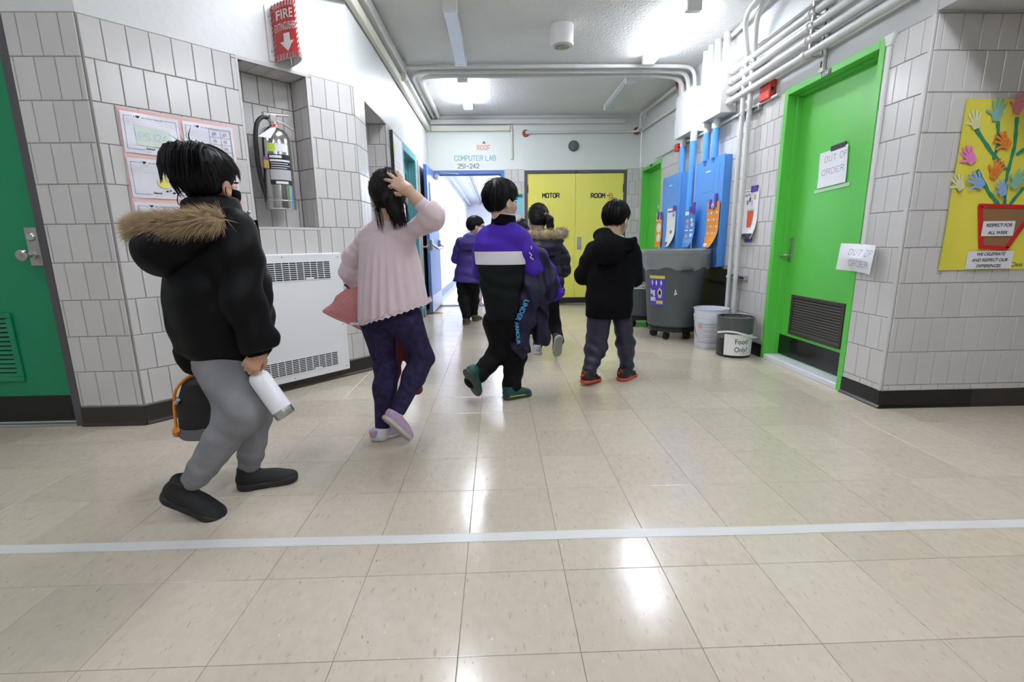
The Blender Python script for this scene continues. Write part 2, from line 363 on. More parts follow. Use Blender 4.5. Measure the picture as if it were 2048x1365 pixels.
# ---- walls. left front: u runs to the right, origin at the slanted wall's corner
DL0, DL1 = -1.32, -.345                     # green door: its frame's outer edges
FLF = frame(CA, (1, 0, 0))
wl = wall('wall_left_front', 'white glazed tile wall beside the dark green door', CA, (1, 0, 0), -2.6, 0, 0, ZC, [(DL0, DL1, -1, ZT)])
grout(wl, -2.6, 0, .11, ZT, [(DL0, DL1, -1, 3)])
lay_tiles(wl, -2.5, 0, .117, .117, ZT-.004, [(DL0, DL1, -1, 3)], off=-.0285, limit=300, near=lambda r: -r[0])
baseboard('baseboard_left_front', 'dark brown baseboard beside the dark green door', CA, (1, 0, 0), [(-2.6, DL0), (DL1, .012)], .11, M_base)
# slanted wall with the extinguisher niche
TS = CB-CA; LS = TS.length
FS = frame(CA, TS)
NU0, NU1, NZ0, NZ1, ND = .735, 1.160, 1.117, ZT-.022, .20
ws = wall('wall_left_angled', 'slanted white glazed tile wall with a recessed niche', CA, TS, 0, LS, 0, ZC, [(NU0-.03, NU1+.03, NZ0-.03, ZT-.001)], thick=.28)
grout(ws, 0, LS, .11, ZT, [(NU0, NU1, NZ0, NZ1)])
lay_tiles(ws, .004, LS, .117, .117, ZT-.004, [(NU0, NU1, NZ0, NZ1)], off=.043)
nb = MB().box(NU0-.01, NU1+.01, ND+.009, ND+.03, NZ0-.01, NZ1+.01).box(NU0-.03, NU0-.009, -.003, ND+.03, NZ0, NZ1).box(NU1+.009, NU1+.03, -.003, ND+.03, NZ0, NZ1).box(NU0-.01, NU1+.01, .003, ND, NZ1+.009, NZ1+.02).box(NU0-.01, NU1+.01, -.003, ND, NZ0-.03, NZ0-.002).obj('niche_lining', M_grout, ws)
lay_tiles(ws, NU0, NU1, NZ0, NZ0, NZ1, [], off=.03, mw=T(0, ND+.009, 0))
RzL = Matrix.Rotation(PI/2, 4, 'Z')
lay_tiles(ws, 0, ND, NZ0, NZ0, NZ1, [], off=.03, mw=T(NU0-.009, ND, 0) @ Matrix.Rotation(-PI/2, 4, 'Z') @ Matrix.Rotation(PI, 4, 'Z') @ T(-ND, 0, 0))
lay_tiles(ws, 0, ND, NZ0, NZ0, NZ1, [], off=.05, mw=T(NU1+.009, ND, 0) @ Matrix.Rotation(-PI/2, 4, 'Z'))
mtop = T(0, 0, NZ1+.009) @ Matrix.Rotation(-PI/2, 4, 'X') @ Matrix.Rotation(PI, 4, 'X')
for i in range(4): link('tile', tile_mesh(TU-.004, ND-.004), None, ws, T(NU0+.055+i*TU+.02, ND/2, NZ1+.009) @ Matrix.Rotation(PI/2, 4, 'X'))
MB().box(NU0-.02, NU1+.02, -.012, .004, NZ0-.016, NZ0-.002, .002).box(NU0-.016, NU0, -.011, .004, NZ0, NZ1, .002).box(NU1, NU1+.016, -.011, .004, NZ0, NZ1, .002).box(NU0-.016, NU1+.016, -.011, .004, NZ1, ZT-.001, .002).obj('niche_trim', M_tile, ws)
MB().box(NU0, NU1, 0, ND+.005, NZ0-.004, NZ0+.001).obj('niche_sill', M_tile, ws)
baseboard('baseboard_left_angled', 'dark brown baseboard below the slanted tile wall', CA, TS, [(0, LS+.008)], .11, M_base)
# left hall wall: recess, teal door, blue leaf folded near it
FL = frame(CB, (0, 1, 0)); HY = lambda y: y-CB.y
R0, R1, RD = HY(4.09), HY(4.84), .30
D60, D61 = HY(5.60), HY(6.55)
LLEN = YB-CB.y
wh = wall('wall_left', 'white wall with glazed tiles on the left of the hall', CB, (0, 1, 0), 0, LLEN, 0, ZC, [(R0-.02, R1+.02, -1, ZT), (D60, D61, -1, ZT)], thick=.45)
hh = [(R0, R1, -1, ZT-.02), (D60, D61, -1, 3)]
grout(wh, 0, LLEN, .11, ZT, hh)
lay_tiles(wh, .004, LLEN, .117, .117, ZT-.004, hh, off=.02, limit=300)
gr = MB().box(R0, R1, RD+.009, RD+.03, 0, ZT).box(R0-.02, R0-.009, 0, RD, 0, ZT).box(R1+.009, R1+.02, 0, RD, 0, ZT).box(R0, R1, 0, RD, ZT-.011, ZT).obj('recess_lining', M_grout, wh)
lay_tiles(wh, R0, R1, .117, .02, ZT-.02, [], off=.0, mw=T(0, RD+.009, 0))
lay_tiles(wh, 0, RD, .117, .02, ZT-.02, [], off=.04, mw=T(R1+.009, RD, 0) @ Matrix.Rotation(-PI/2, 4, 'Z'))
for i in range(8): link('tile', tile_mesh(TU-.004, RD-.004), None, wh, T(R0+.05+i*.0935, RD/2, ZT-.011) @ Matrix.Rotation(PI/2, 4, 'X'))
baseboard('baseboard_left', 'dark brown baseboard along the left hall wall', CB, (0, 1, 0), [(0, R0), (R1, D60), (D61, LLEN)], .11, M_base)
# back wall, u from the left wall
PB = Vector((XL, YB, 0)); FB = frame(PB, (1, 0, 0)); BX = lambda x: x-XL
O50, O51 = BX(-.99), BX(.135)            # blue door frame outer
O40, O41 = BX(.452), BX(2.072)           # yellow doors frame outer
wb = wall('wall_back', 'pale end wall above the blue and yellow doors', PB, (1, 0, 0), 0, XR-XL, 0, ZC, [(O50, O51, -1, 2.105), (O40, O41, -1, 2.10)], thick=.2, m=mat('end_wall_paint', (.70, .735, .70), .42, noise=.03, nscale=2, bump=.05, bscale=30))
hb = [(O50, O51, -1, 2.2), (O40, O41, -1, 2.2)]
grout(wb, O51, XR-XL, .11, ZT-.01, hb)
lay_tiles(wb, O51, XR-XL, .117, .117, ZT-.012, hb, off=.03)
baseboard('baseboard_back', 'dark baseboard on the end wall by the yellow doors', PB, (1, 0, 0), [(O51, O40), (O41, XR-XL)], .11, M_base)
# right hall wall, u runs towards the camera from the back wall
PR = Vector((XR, YB, 0)); FR = frame(PR, (0, -1, 0)); RY = lambda y: YB-y
D20, D21 = RY(3.955), RY(2.972)          # door 239 frame outer
D30, D31 = RY(7.70), RY(6.775)           # far green door frame outer
RL = YB-YF
wr = wall('wall_right', 'white wall with glazed tiles on the right of the hall', PR, (0, -1, 0), 0, RL, 0, ZC, [(D20, D21, -1, ZT), (D30, D31, -1, 2.09)], thick=.12)
hr = [(D20, D21, -1, 3), (D30, D31, -1, 3)]
grout(wr, 0, RL, .104, ZT, hr)
lay_tiles(wr, 0, RL-.004, .140, .104, ZT-.004, hr, off=RL-.06, limit=300, near=lambda r: -r[0])
MB().box(RL-.016, RL+.004, -.012, .004, .104, ZT, .003).obj('corner_bead', M_tile, wr)
baseboard('baseboard_right', 'black baseboard on the right hall wall', PR, (0, -1, 0), [(0, D30), (D31, D20), (D21, RL+.02)], .104, M_blackbase)
# right front wall
PF = Vector((XR, YF, 0)); FF = frame(PF, (1, 0, 0))
wf = wall('wall_right_front', 'white glazed tile wall behind the yellow paper display', PF, (1, 0, 0), 0, 2.9, 0, ZC, thick=.12)
grout(wf, 0, 2.9, .104, ZT)
lay_tiles(wf, .004, 2.9, .140, .104, ZT-.004, [], off=-.062, limit=300)
baseboard('baseboard_right_front', 'black baseboard below the yellow paper display', PF, (1, 0, 0), [(-.015, .55)], .104, M_blackbase)
baseboard('baseboard_right_wing', 'dark brown baseboard at the right end of the tile wall', PF, (1, 0, 0), [(.551, 2.9)], .104, M_base)
# what closes the place behind the camera
tag(MB().box(-4.7, 5.3, -4.3, -4.2, 0, ZC).obj('wall_rear', M_plaster), 'plain white wall behind the viewer', 'wall', kind='structure')
tag(MB().box(-4.72, -4.6, -4.2, YF+.1, 0, ZC).obj('wall_left_end', M_plaster), 'plain white wall closing the left wing', 'wall', kind='structure')
tag(MB().box(5.17, 5.3, -4.2, YF+.1, 0, ZC).obj('wall_right_end', M_plaster), 'plain white wall closing the right wing', 'wall', kind='structure')
# corridor beyond the blue door
YE = 19.0; CX1 = 1.1
M_cw = mat('corridor_wall', (.80, .81, .84), .25, noise=.02, nscale=2)
tag(MB().box(-1.09, CX1, YB, YE, -.05, -.001).obj('floor_corridor', mat('corridor_floor', (.50, .54, .66), .10, noise=.06, nscale=5)), 'shiny bluish floor of the corridor beyond the blue door', 'floor', kind='structure')
tag(MB().box(-1.2, -1.08, YB+.2, YE, 0, 2.6).obj('wall_corridor_left', M_cw), 'white left wall of the far corridor', 'wall', kind='structure')
tag(MB().box(CX1, CX1+.1, YB+.2, YE, 0, 2.6).obj('wall_corridor_right', M_cw), 'white right wall of the far corridor', 'wall', kind='structure')
tag(MB().box(-1.2, CX1+.1, YE, YE+.1, 0, 2.6).obj('wall_corridor_end', M_cw), 'white end wall of the far corridor', 'wall', kind='structure')
tag(MB().box(-1.2, CX1+.1, YB+.2, YE, 2.5, 2.6).obj('ceiling_corridor', M_ceil), 'white ceiling of the far corridor', 'ceiling', kind='structure')
tag(MB().box(-1.078, -1.06, YB+.2, YE, 0, .12).obj('baseboard_corridor', mat('corridor_base', (.16, .18, .24), .4)), 'grey baseboard of the far corridor', 'baseboard', kind='structure')
tag(MB().box(-1.03, .1, YB-.0, YB+.06, -.001, .004).obj('trim_2', M_steel), 'metal threshold strip under the blue doorway', 'threshold', kind='structure')
# ---- ceiling lamps (long wraparound fluorescent fixtures)
M_lens_off = mat('unlit_lens', (.55, .60, .60), .25, spec=.5)
def ceiling_lamp(x, y0, y1, lit, label, z=ZC, w=.115, h=.085, strength=None, col=(.945, .985, 1.09)):
    e = tag(empty('ceiling_lamp', T(x, (y0+y1)/2, z)), label, 'ceiling lamp', 'fluorescent ceiling lamps'); L = (y1-y0)/2
    MB().box(-w/2+.01, w/2-.01, -L+.01, L-.01, -.03, -.001).obj('housing', M_white, e)
    m = emis('lit_lens%s%s' % (strength or LAMP, col[2]), col, strength or LAMP) if lit else M_lens_off
    m2 = emis('lit_lens_side%s%s' % (strength or LAMP, col[2]), col, (strength or LAMP)*.5) if lit else M_lens_off
    MB().box(-w/2, w/2, -L+.06, L-.06, -h+.010, -.028).obj('diffuser', m2, e)
    MB().box(-w/2, w/2, -L+.06, L-.06, -h, -h+.0105, .005).obj('lens', m, e)
    for s in (-1, 1): MB().box(-w/2-.003, w/2+.003, s*L, s*(L-.065), -h-.003, -.001, .004).obj('end_cap', M_white, e)
    return e
ceiling_lamp(-.34, 4.25, 5.50, False, 'unlit ceiling lamp nearest the camera on the left of the ceiling')
ceiling_lamp(1.625, 4.25, 5.50, True, 'brightly lit ceiling lamp nearest the camera on the right of the ceiling')
ceiling_lamp(-.36, 5.97, 7.21, True, 'lit ceiling lamp beyond the crossing conduits, in front of the blue doorway')
ceiling_lamp(1.61, 6.05, 7.25, False, 'unlit ceiling lamp beyond the crossing conduits, in front of the yellow doors')
for x, y, lit in ((-.35, 2.50, True), (1.63, 2.50, False), (-.35, .72, False), (1.63, .72, True), (-.35, -1.06, True), (1.63, -1.06, False), (-.35, -2.84, False), (1.63, -2.84, True), (-2.75, .35, True)):  # the left wing lamp is unseen, added to brighten the left front wall
    ceiling_lamp(x, y, y+1.24, lit, strength=LAMP*.55 if x < -2 else None, label='%s ceiling lamp of the %s row, %s above or behind the camera' % ('lit' if lit else 'unlit', 'added left wing fill' if x < -2 else 'left' if x < 0 else 'right', ('first', 'second', 'third', 'fourth')[int((2.6-y)/1.7)]))
for i, y in enumerate((8.6, 10.9, 13.2, 15.5)):
    ceiling_lamp(.2, y, y+1.24, True, '%s lit lamp on the ceiling of the far corridor' % ('nearest', 'second', 'third', 'farthest')[i], z=2.5, w=.26, strength=LAMP*1.1, col=(.86, .92, 1.05))
# ================================================================== DOORS
def onX(px, py, X):     # the place on the plane x = X that was measured at photo pixel (px, py)
    d = _fw*FPX+_r*(px-1024)+_u*(682.5-py); return Vector((0, 0, CAMH))+d*(X/d.x)
def struct(name, label, cat, mw): return tag(empty(name, mw), label, cat, kind='structure')
def door_frame(par, m, u0, u1, zt, face, depth, proud=.008, stop=True):
    # jambs and head, each a mesh of its own, with a face, a reveal and a stop
    def L(name, mb): mb.obj(name, m, par)
    L('jamb', MB().box(u0, u0+face, -proud, depth, 0, zt, .003).box(u0+face-.001, u0+face+.014, depth*.55, depth, 0, zt-face, .002))
    L('jamb', MB().box(u1-face, u1, -proud, depth, 0, zt, .003).box(u1-face-.014, u1-face+.001, depth*.55, depth, 0, zt-face, .002))
    L('head', MB().box(u0+face-.002, u1-face+.002, -proud, depth, zt-face, zt, .003).box(u0+face, u1-face, depth*.55, depth, zt-face-.014, zt-face+.001, .002))
def louver(par, m, x0, x1, y, z0, z1, n, fw=.03, md=None):
    e = MB()
    e.box(x0, x1, y-.014, y, z1-fw, z1, .003).box(x0, x1, y-.014, y, z0, z0+fw, .003).box(x0, x0+fw, y-.014, y, z0+fw, z1-fw, .003).box(x1-fw, x1, y-.014, y, z0+fw, z1-fw, .003)
    f = e.obj('louver_frame', m, par)
    B('louver_backing', md or M_dark, f, x0+fw, x1-fw, y-.002, y-.0005, z0+fw, z1-fw)
    for i in range(n):
        z = z0+fw+(z1-z0-2*fw)*(i+.5)/n; hh = (z1-z0-2*fw)/n
        MB().add([(x0+fw, y-.012, z-hh*.42), (x1-fw, y-.012, z-hh*.42), (x1-fw, y-.010, z-hh*.42), (x0+fw, y-.010, z-hh*.42), (x0+fw, y-.003, z+hh*.22), (x1-fw, y-.003, z+hh*.22), (x1-fw, y-.001, z+hh*.22), (x0+fw, y-.001, z+hh*.22)],
                 [(0, 1, 5, 4), (1, 2, 6, 5), (2, 3, 7, 6), (3, 0, 4, 7), (0, 3, 2, 1), (4, 5, 6, 7)]).obj('slat', m, f)
def screw(mb, x, y, z, r=.004): mb.lathe([(r, 0), (r, .002), (r*.4, .003)], (x, y, z), 8, axis='y')
# door 1: dark green door of the left front wall
d1 = struct('door_1', 'dark green door with grey frame at the left edge', 'door', FLF)
door_frame(d1, M_grey, DL0, DL1, ZT-.002, .044, .07)
lf = MB().box(DL0+.046, DL1-.047, .018, .062, .022, ZT-.05, .003).obj('leaf', M_green, d1)
B('kick_plate', M_blackkick, lf, DL0+.07, DL1-.055, .0155, .0185, .028, .178, .001)
louver(lf, M_green, DL0+.29, -.635, .018, .265, .655, 13)
pl_ = MB().box(-.471, -.408, .012, .018, .905, 1.108, .003).obj('lock_plate', M_bsteel, lf)
MB().lathe([(.022, -.006), (.022, .006), (.017, .010), (.0, .010)], (-.440, .012, 1.058), 20, axis='y', cap1=False).obj('lock_cylinder', M_steel, pl_, smooth=True)
MB().lathe([(.020, 0), (.020, .008), (.010, .012), (.010, .035), (.024, .042), (.032, .055), (.030, .068), (.018, .076), (0, .078)], (-.448, .012, .962), 24, axis='y', cap1=False).obj('knob', M_steel, pl_, smooth=True)
B('threshold', M_steel, d1, DL0+.04, DL1-.04, -.01, .07, -.001, .014, .003)
# door 2: bright green door, number plate and the two paper notes
d2 = struct('door_2', 'bright green door with brown louver and number plate', 'door', FR)
door_frame(d2, M_lime, D20, D21, ZT+.006, .046, .108, proud=.012)
U = RY
lf = MB().box(D20+.048, D21-.048, .106, .15, .045, ZT-.045, .002).obj('leaf', M_lime, d2)
louver(lf, M_louver, U(3.772), U(3.166), .106, .240, .560, 13, .028)
B('kick_plate', M_blackkick, lf, D20+.056, D21-.056, .103, .1065, .05, .215, .001)
hp = MB().box(U(3.872), U(3.832), .098, .1065, .815, 1.012, .003).obj('handle_plate', M_bsteel, lf)
MB().lathe([(.013, -.002), (.013, .004), (.006, .006)], (U(3.852), .098, .965), 14, axis='y').obj('key_cylinder', M_steel, hp, smooth=True)
MB().tube([(U(3.852), .098, .872), (U(3.852), .052, .872), (U(3.90), .046, .868)], .0095, 12, bend=.02).obj('lever', M_steel, hp, smooth=True)
B('threshold', mat('white_marble', (.74, .75, .79), .25, noise=.05, nscale=6), d2, D20+.047, D21-.047, -.012, .15, -.002, .042, .006)
np_ = B('number_plate', M_black, d2, U(3.530), U(3.431), -.0145, -.011, 2.084, 2.118, .001)
strokes("239'", U(3.530)+.014, 2.091, .014, .020, .0035, .006, y=-.0149).obj('digits', M_paper, np_)
# door 3: far bright green door by the panels
d3 = struct('door_3', 'bright green restroom door by the far right corner', 'door', FR)
door_frame(d3, M_lime, D30, D31, 2.092, .05, .11, proud=.012)
lf = MB().box(D30+.05, D31-.05, .105, .15, .02, 2.04, .002).obj('leaf', M_lime, d3)
B('number_plate', M_black, d3, (D30+D31)/2-.05, (D30+D31)/2+.05, -.0145, -.011, 2.055, 2.088, .001)
sg = B('restroom_sign', M_paper, lf, U(7.22), U(6.98), .100, .1055, 1.20, 1.50, .001)
strokes('WOMEN', U(7.205), 1.40, .028, .07, .009, .010, y=.0995).obj('lettering', M_ink, sg)
MB().prism([(U(7.14), 1.35), (U(7.12), 1.27), (U(7.08), 1.27), (U(7.06), 1.35)], .0993, .0999).obj('pictogram', M_ink, sg)
s2 = B('drawing', M_paper, lf, U(7.20), U(6.98), .100, .1055, .96, 1.19, .001)
MB().lathe([(.075, 0), (.075, .002), (0, .002)], (U(7.09), .100, 1.075), 20, axis='y', cap1=False).obj('disc', mat('salmon_paper', (.62, .18, .12), .6), s2)
B('plaque', mat('brown_plaque', (.22, .09, .05), .5), lf, U(7.16), U(7.0), .098, .1055, 1.535, 1.60, .002)
# door 4: yellow double door of the end wall
d4 = struct('door_4', 'yellow double doors stencilled with motor room', 'door', FB)
door_frame(d4, M_grey, O40, O41, 2.095, .044, .07)
um = BX(1.262)
for a, b in ((O40+.046, um-.002), (um+.002, O41-.046)):
    lf = MB().box(a, b, .012, .056, .095, 2.05, .003).obj('leaf', M_yellow, d4)
    hu = a+.004 if a < um-.1 else b-.004
    for z in (.35, 1.82): MB().cyl((hu, .006, z-.06), (hu, .006, z+.06), .009, 10).obj('hinge', M_grey, lf)
    if a < um-.1: strokes('MOTOR', BX(.738), 1.686, .040, .064, .0155, .016, y=.0112, stencil=True).obj('lettering', M_ink, lf)
    else:
        strokes('ROOM', BX(1.510), 1.678, .042, .064, .0155, .017, y=.0112, stencil=True).obj('lettering', M_ink, lf)
        strokes('-', BX(1.765), 1.678, .03, .064, .0125, y=.0112).obj('dash', M_ink, lf)
        strokes('B', BX(1.803), 1.676, .050, .064, .0125, y=.0112, stencil=True).obj('red_letter', mat('red_stencil', (.72, .13, .04), .5), lf)
        B('latch_plate', M_bsteel, lf, BX(1.296), BX(1.366), .006, .013, .870, 1.072, .003)
        MB().lathe([(.012, 0), (.012, .012), (0, .014)], (BX(1.33), .006, .93), 12, axis='y', cap1=False).obj('latch_button', M_steel, lf)
B('kick_rail', M_base, d4, O40+.04, O41-.04, -.004, .06, 0, .094, .003)
B('head_plate', M_black, d4, um-.02, um+.03, -.010, -.007, 2.062, 2.085, .001)
# door 5: blue frame and the leaf standing open towards the camera
d5 = struct('door_5', 'blue door standing open against the left wall', 'door', FB)
door_frame(d5, M_blue, O50, O51, 2.10, .05, .12)
hx, hy = BX(-.955), .0
Mleaf = T(BX(-.954), -.004, 0) @ Matrix.Rotation(math.radians(-91.2), 4, 'Z')
lf = MB().box(.0, 1.01, -.0, .044, .022, 2.045, .002).obj('leaf', M_blue, d5, Mleaf)
# local x from hinge to lock edge, the visible face is y = .044 (towards the hall)
B('window_pane', M_dark, lf, .80, .88, .0435, .0455, 1.15, 1.83, .001)
for a, b, c, d in ((.785, .80, 1.135, 1.845), (.88, .895, 1.135, 1.845), (.80, .88, 1.135, 1.15), (.80, .88, 1.83, 1.845)): B('window_bead', M_blue, lf, a, b, .044, .050, c, d, .001)
B('edge_plate', M_steel, lf, 1.0095, 1.0115, .008, .036, .86, 1.06, .0005)
pb = MB().box(.90, .985, .044, .075, .90, 1.05, .006).box(.06, .14, .044, .075, .90, 1.05, .006).obj('panic_bar', M_bsteel, lf)
MB().tube([(.94, .070, .985), (.93, .135, .93), (.10, .135, .93), (.09, .070, .985)], .016, 12, bend=.03).obj('push_rod', M_bsteel, pb, smooth=True)
B('kick_plate', M_bsteel, lf, .02, .99, .044, .0465, .03, .26, .001)
cl = MB().box(.06, .32, .046, .10, 1.955, 2.015, .006).obj('closer', M_bsteel, lf)
MB().tube([(.12, .08, 2.02), (.42, .14, 2.03), (.05, .38, 2.05)], .009, 8).obj('closer_arm', M_bsteel, lf)
# door 6: teal door on the left
d6 = struct('door_6', 'teal framed door on the left hall wall', 'door', FL)
door_frame(d6, M_teal, D60, D61, ZT-.01, .085, .12)
lf = MB().box(D60+.086, D61-.086, .09, .135, .01, ZT-.096, .002).obj('leaf', mat('teal_leaf', (.05, .20, .22), .35), d6)
B('window_pane', M_dark, lf, D60+.25, D61-.25, .086, .0905, 1.05, 1.85, .001)
# door 7: dark door behind the open blue leaf
d7 = struct('door_7', 'dark grey door partly hidden behind the open blue door', 'door', FL)
lf = MB().box(HY(6.70), HY(7.62), -.016, -.009, .01, 2.02, .002).obj('leaf', mat('charcoal_door', (.05, .052, .056), .25, noise=.1, nscale=3), d7)
MB().box(HY(6.63), HY(6.70), -.022, -.009, 0, 2.07, .003).obj('jamb', mat('light_grey_jamb', (.42, .43, .43), .4), d7)
MB().lathe([(.018, 0), (.018, .006), (.009, .01), (.009, .03), (.026, .04), (.026, .055), (0, .062)], (HY(6.78), -.016, .95), 18, axis='y', cap1=False).obj('knob', M_steel, lf, smooth=True)
# wooden wedge that holds the blue leaf
wd = MB().add([(0, -.02, 0), (.13, -.02, 0), (.13, .02, 0), (0, .02, 0), (0, -.02, .004), (.13, -.02, .03), (.13, .02, .03), (0, .02, .004)], [(0, 3, 2, 1), (4, 5, 6, 7), (0, 1, 5, 4), (1, 2, 6, 5), (2, 3, 7, 6), (3, 0, 4, 7)])
tag(wd.obj('door_wedge', mat('pale_wood', (.50, .38, .20), .6), None, T(-.80, 6.92, .0) @ Matrix.Rotation(math.radians(172), 4, 'Z')), 'small wooden wedge under the open blue door', 'door wedge')
# raceway beside door 2
e = tag(empty('wall_raceway', FR @ T(U(2.935), 0, 0)), 'slim white cable raceway running down beside the bright green door frame', 'raceway')
MB().box(-.013, .013, -.022, -.008, .90, 2.07, .003).obj('channel', M_pipe, e)
MB().prism([(-.016, 2.07), (.016, 2.07), (.04, 2.13), (-.035, 2.13)], -.026, -.006).obj('fitting', M_pipe, e)
# ================================================================== PIPES, BOXES, PANELS
def pipe(name, label, pts, r, m=None, bend=.0, n=12, group=None, cat='conduit', couple=(), origin=None):
    mb = MB().tube(pts, r, n, bend=bend)
    e = mb.obj(name, m or M_pipe, None, None, smooth=True); tag(e, label, cat, group)
    for c, d in couple:
        c = Vector(c); d = Vector(d).normalized()
        MB().tube([c-d*.02, c+d*.02], r*1.22, n).obj('coupling', m or M_pipe, e, smooth=True)
    return e
G1 = 'white conduits across the ceiling'
zc = ZC-.035
pipe('ceiling_conduit', 'nearest of the three white conduits crossing the ceiling', [(-.98, 5.66, zc), (2.02, 5.66, zc), (2.20, 5.66, zc-.02), (2.20, 5.62, 2.62)], .021, bend=.22, group=G1, couple=[((.9, 5.66, zc), (1, 0, 0))])
pipe('ceiling_conduit', 'middle one of the three white conduits crossing the ceiling', [(-.92, 7.78, zc-.005), (-.92, 5.80, zc-.005), (1.98, 5.80, zc-.005), (2.18, 5.80, zc-.03), (2.18, 5.74, 2.62)], .024, bend=.25, group=G1, couple=[((-.92, 6.6, zc-.005), (0, 1, 0))])
pipe('ceiling_conduit', 'farthest of the three white conduits crossing the ceiling', [(-.84, 7.72, zc-.008), (-.84, 5.93, zc-.008), (1.95, 5.93, zc-.008), (2.16, 5.93, zc-.05), (2.16, 5.86, 2.62)], .026, bend=.25, group=G1, couple=[((-.84, 6.5, zc-.008), (0, 1, 0)), ((1.2, 5.93, zc-.008), (1, 0, 0))])
# right wall bundle of four
G2 = 'white conduits along the right wall'
names = ('topmost', 'second from the top', 'third from the top', 'lowest')
for i, z in enumerate((2.515, 2.43, 2.345, 2.255)):
    pipe('wall_conduit', '%s of the four thick white conduits on the right wall' % names[i], [(2.198-.004*i, 4.76, z), (2.198-.004*i, -2.0, z)], .0275, group=G2, n=14,
         couple=[((2.198-.004*i, 3.62, z), (0, 1, 0)), ((2.198-.004*i, 4.70, z), (0, 1, 0))])
pipe('wall_conduit', 'thin white conduit above the four thick ones on the right wall', [(2.25, 4.74, 2.62), (2.25, -2.0, 2.62)], .011, group=G2)
st = tag(empty('strut_bracket', T(XR, 3.53, 2.38)), 'white strut bracket holding the four conduits on the right wall', 'bracket')
MB().box(-.022, -.001, -.02, .02, -.26, .22, .002).obj('channel', M_pipe, st)
for k in range(5): B('slot', M_dark, st, -.0225, -.0215, -.007, .007, -.23+.085*k, -.19+.085*k)
for z in (2.515, 2.43, 2.345, 2.255): MB().tube([(-.03+.0*k, .016, z-2.38+.03), (-.08, .016, z-2.38+.033), (-.108, .016, z-2.38), (-.08, .016, z-2.38-.033), (-.03, .016, z-2.38-.03)], .006, 6).box(-.11, -.085, .008, .024, z-2.38+.02, z-2.38+.05, .002).obj('clamp', M_bsteel, st)
# the two tall pipes in front of the panel
G3 = 'tall white pipes by the blue panel'
pipe('tall_pipe', 'nearer of the two tall white pipes beside the large blue panel', [(2.20, 4.375, .30), (2.20, 4.375, 2.50), (2.20, 4.37, 2.62), (2.13, 4.24, 2.80), (2.13, 3.9, 2.875), (2.13, 1.0, 2.875)], .0205, bend=.12, group=G3, couple=[((2.20, 4.375, 1.98), (0, 0, 1))])
pipe('tall_pipe', 'farther of the two tall white pipes beside the large blue panel', [(2.20, 4.50, .30), (2.20, 4.50, 2.50), (2.20, 4.49, 2.60), (2.07, 4.33, 2.80), (2.06, 3.9, 2.875), (2.06, 1.0, 2.875)], .0205, bend=.12, group=G3, couple=[((2.20, 4.50, 1.9), (0, 0, 1))])
for z, lb in ((.655, 'lowest'), (2.09, 'middle'), (2.47, 'upper')):
    b = tag(empty('pipe_strut', T(XR-.004, 4.37, z)), '%s metal strut clamp of the two tall pipes' % lb, 'bracket', 'strut clamps of the tall pipes')
    MB().box(-.045, 0, -.10, .22, -.02, .02, .002).obj('channel', M_bsteel, b); B('slot', M_dark, b, -.046, -.044, -.09, -.02, -.010, .010)
    for yy in (.005, .13): MB().tube([(-.045, yy, .028), (-.075, yy, .028), (-.096, yy, 0), (-.075, yy, -.028), (-.045, yy, -.028)], .006, 6).obj('clamp', M_pipe, b)
# conduit along the ceiling joint
pipe('ceiling_conduit', 'white conduit bending along the joint of ceiling and right wall', [(2.235, 5.50, 2.86), (2.235, 4.75, 2.872), (2.20, 4.5, 2.872), (2.225, 1.0, 2.872)], .020, bend=.15)
# short risers above the two white boxes
G4 = 'white risers above the junction boxes'
for i, (y, x) in enumerate(((5.36, 2.20), (5.20, 2.185), (5.06, 2.19), (4.90, 2.20))):
    pipe('riser_pipe', 'white riser pipe above the boxes, %s from the far side' % ('first', 'second', 'third', 'fourth')[i], [(x, y, 2.40 if i == 0 else 2.60), (x, y, ZC)], .034, group=G4, n=16)
for k_, (x_, z_, r_) in enumerate(((-.62, 2.44, .035), (-.50, 2.45, .025), (-.95, 2.38, .03))):
    pipe('corridor_pipe', '%s grey pipe under the ceiling of the far corridor' % ('thick', 'slim', 'wall side')[k_], [(x_, YB+.25, z_), (x_, YE-.05, z_)], r_, mat('corridor_pipe_grey', (.42, .44, .50), .4), cat='pipe', group='pipes of the far corridor')
# boxes
def jbox(y0, y1, z0, z1, xf, label):
    e = tag(empty('junction_box', T(XR, (y0+y1)/2, (z0+z1)/2)), label, 'junction box'); a, b, h = (y1-y0)/2, xf-XR, (z1-z0)/2
    MB().box(b+.004, -.001, -a, a, -h, h, .003).obj('body', M_white, e)
    MB().box(b, b+.006, -a-.004, a+.004, -h-.004, h+.004, .003).obj('cover', M_white, e)
    s = MB()
    for y in (-a+.02, a-.02):
        for z in (-h+.02, h-.02, 0): s.cyl((b-.002, y, z), (b+.002, y, z), .005, 8)
    s.obj('screws', M_bsteel, e); return e
jbox(4.765, 5.19, 2.172, 2.627, 2.115, 'large bright white junction box in front of the four conduits')
jbox(5.475, 5.94, 2.160, 2.612, 2.115, 'white junction box above the smaller blue panel')
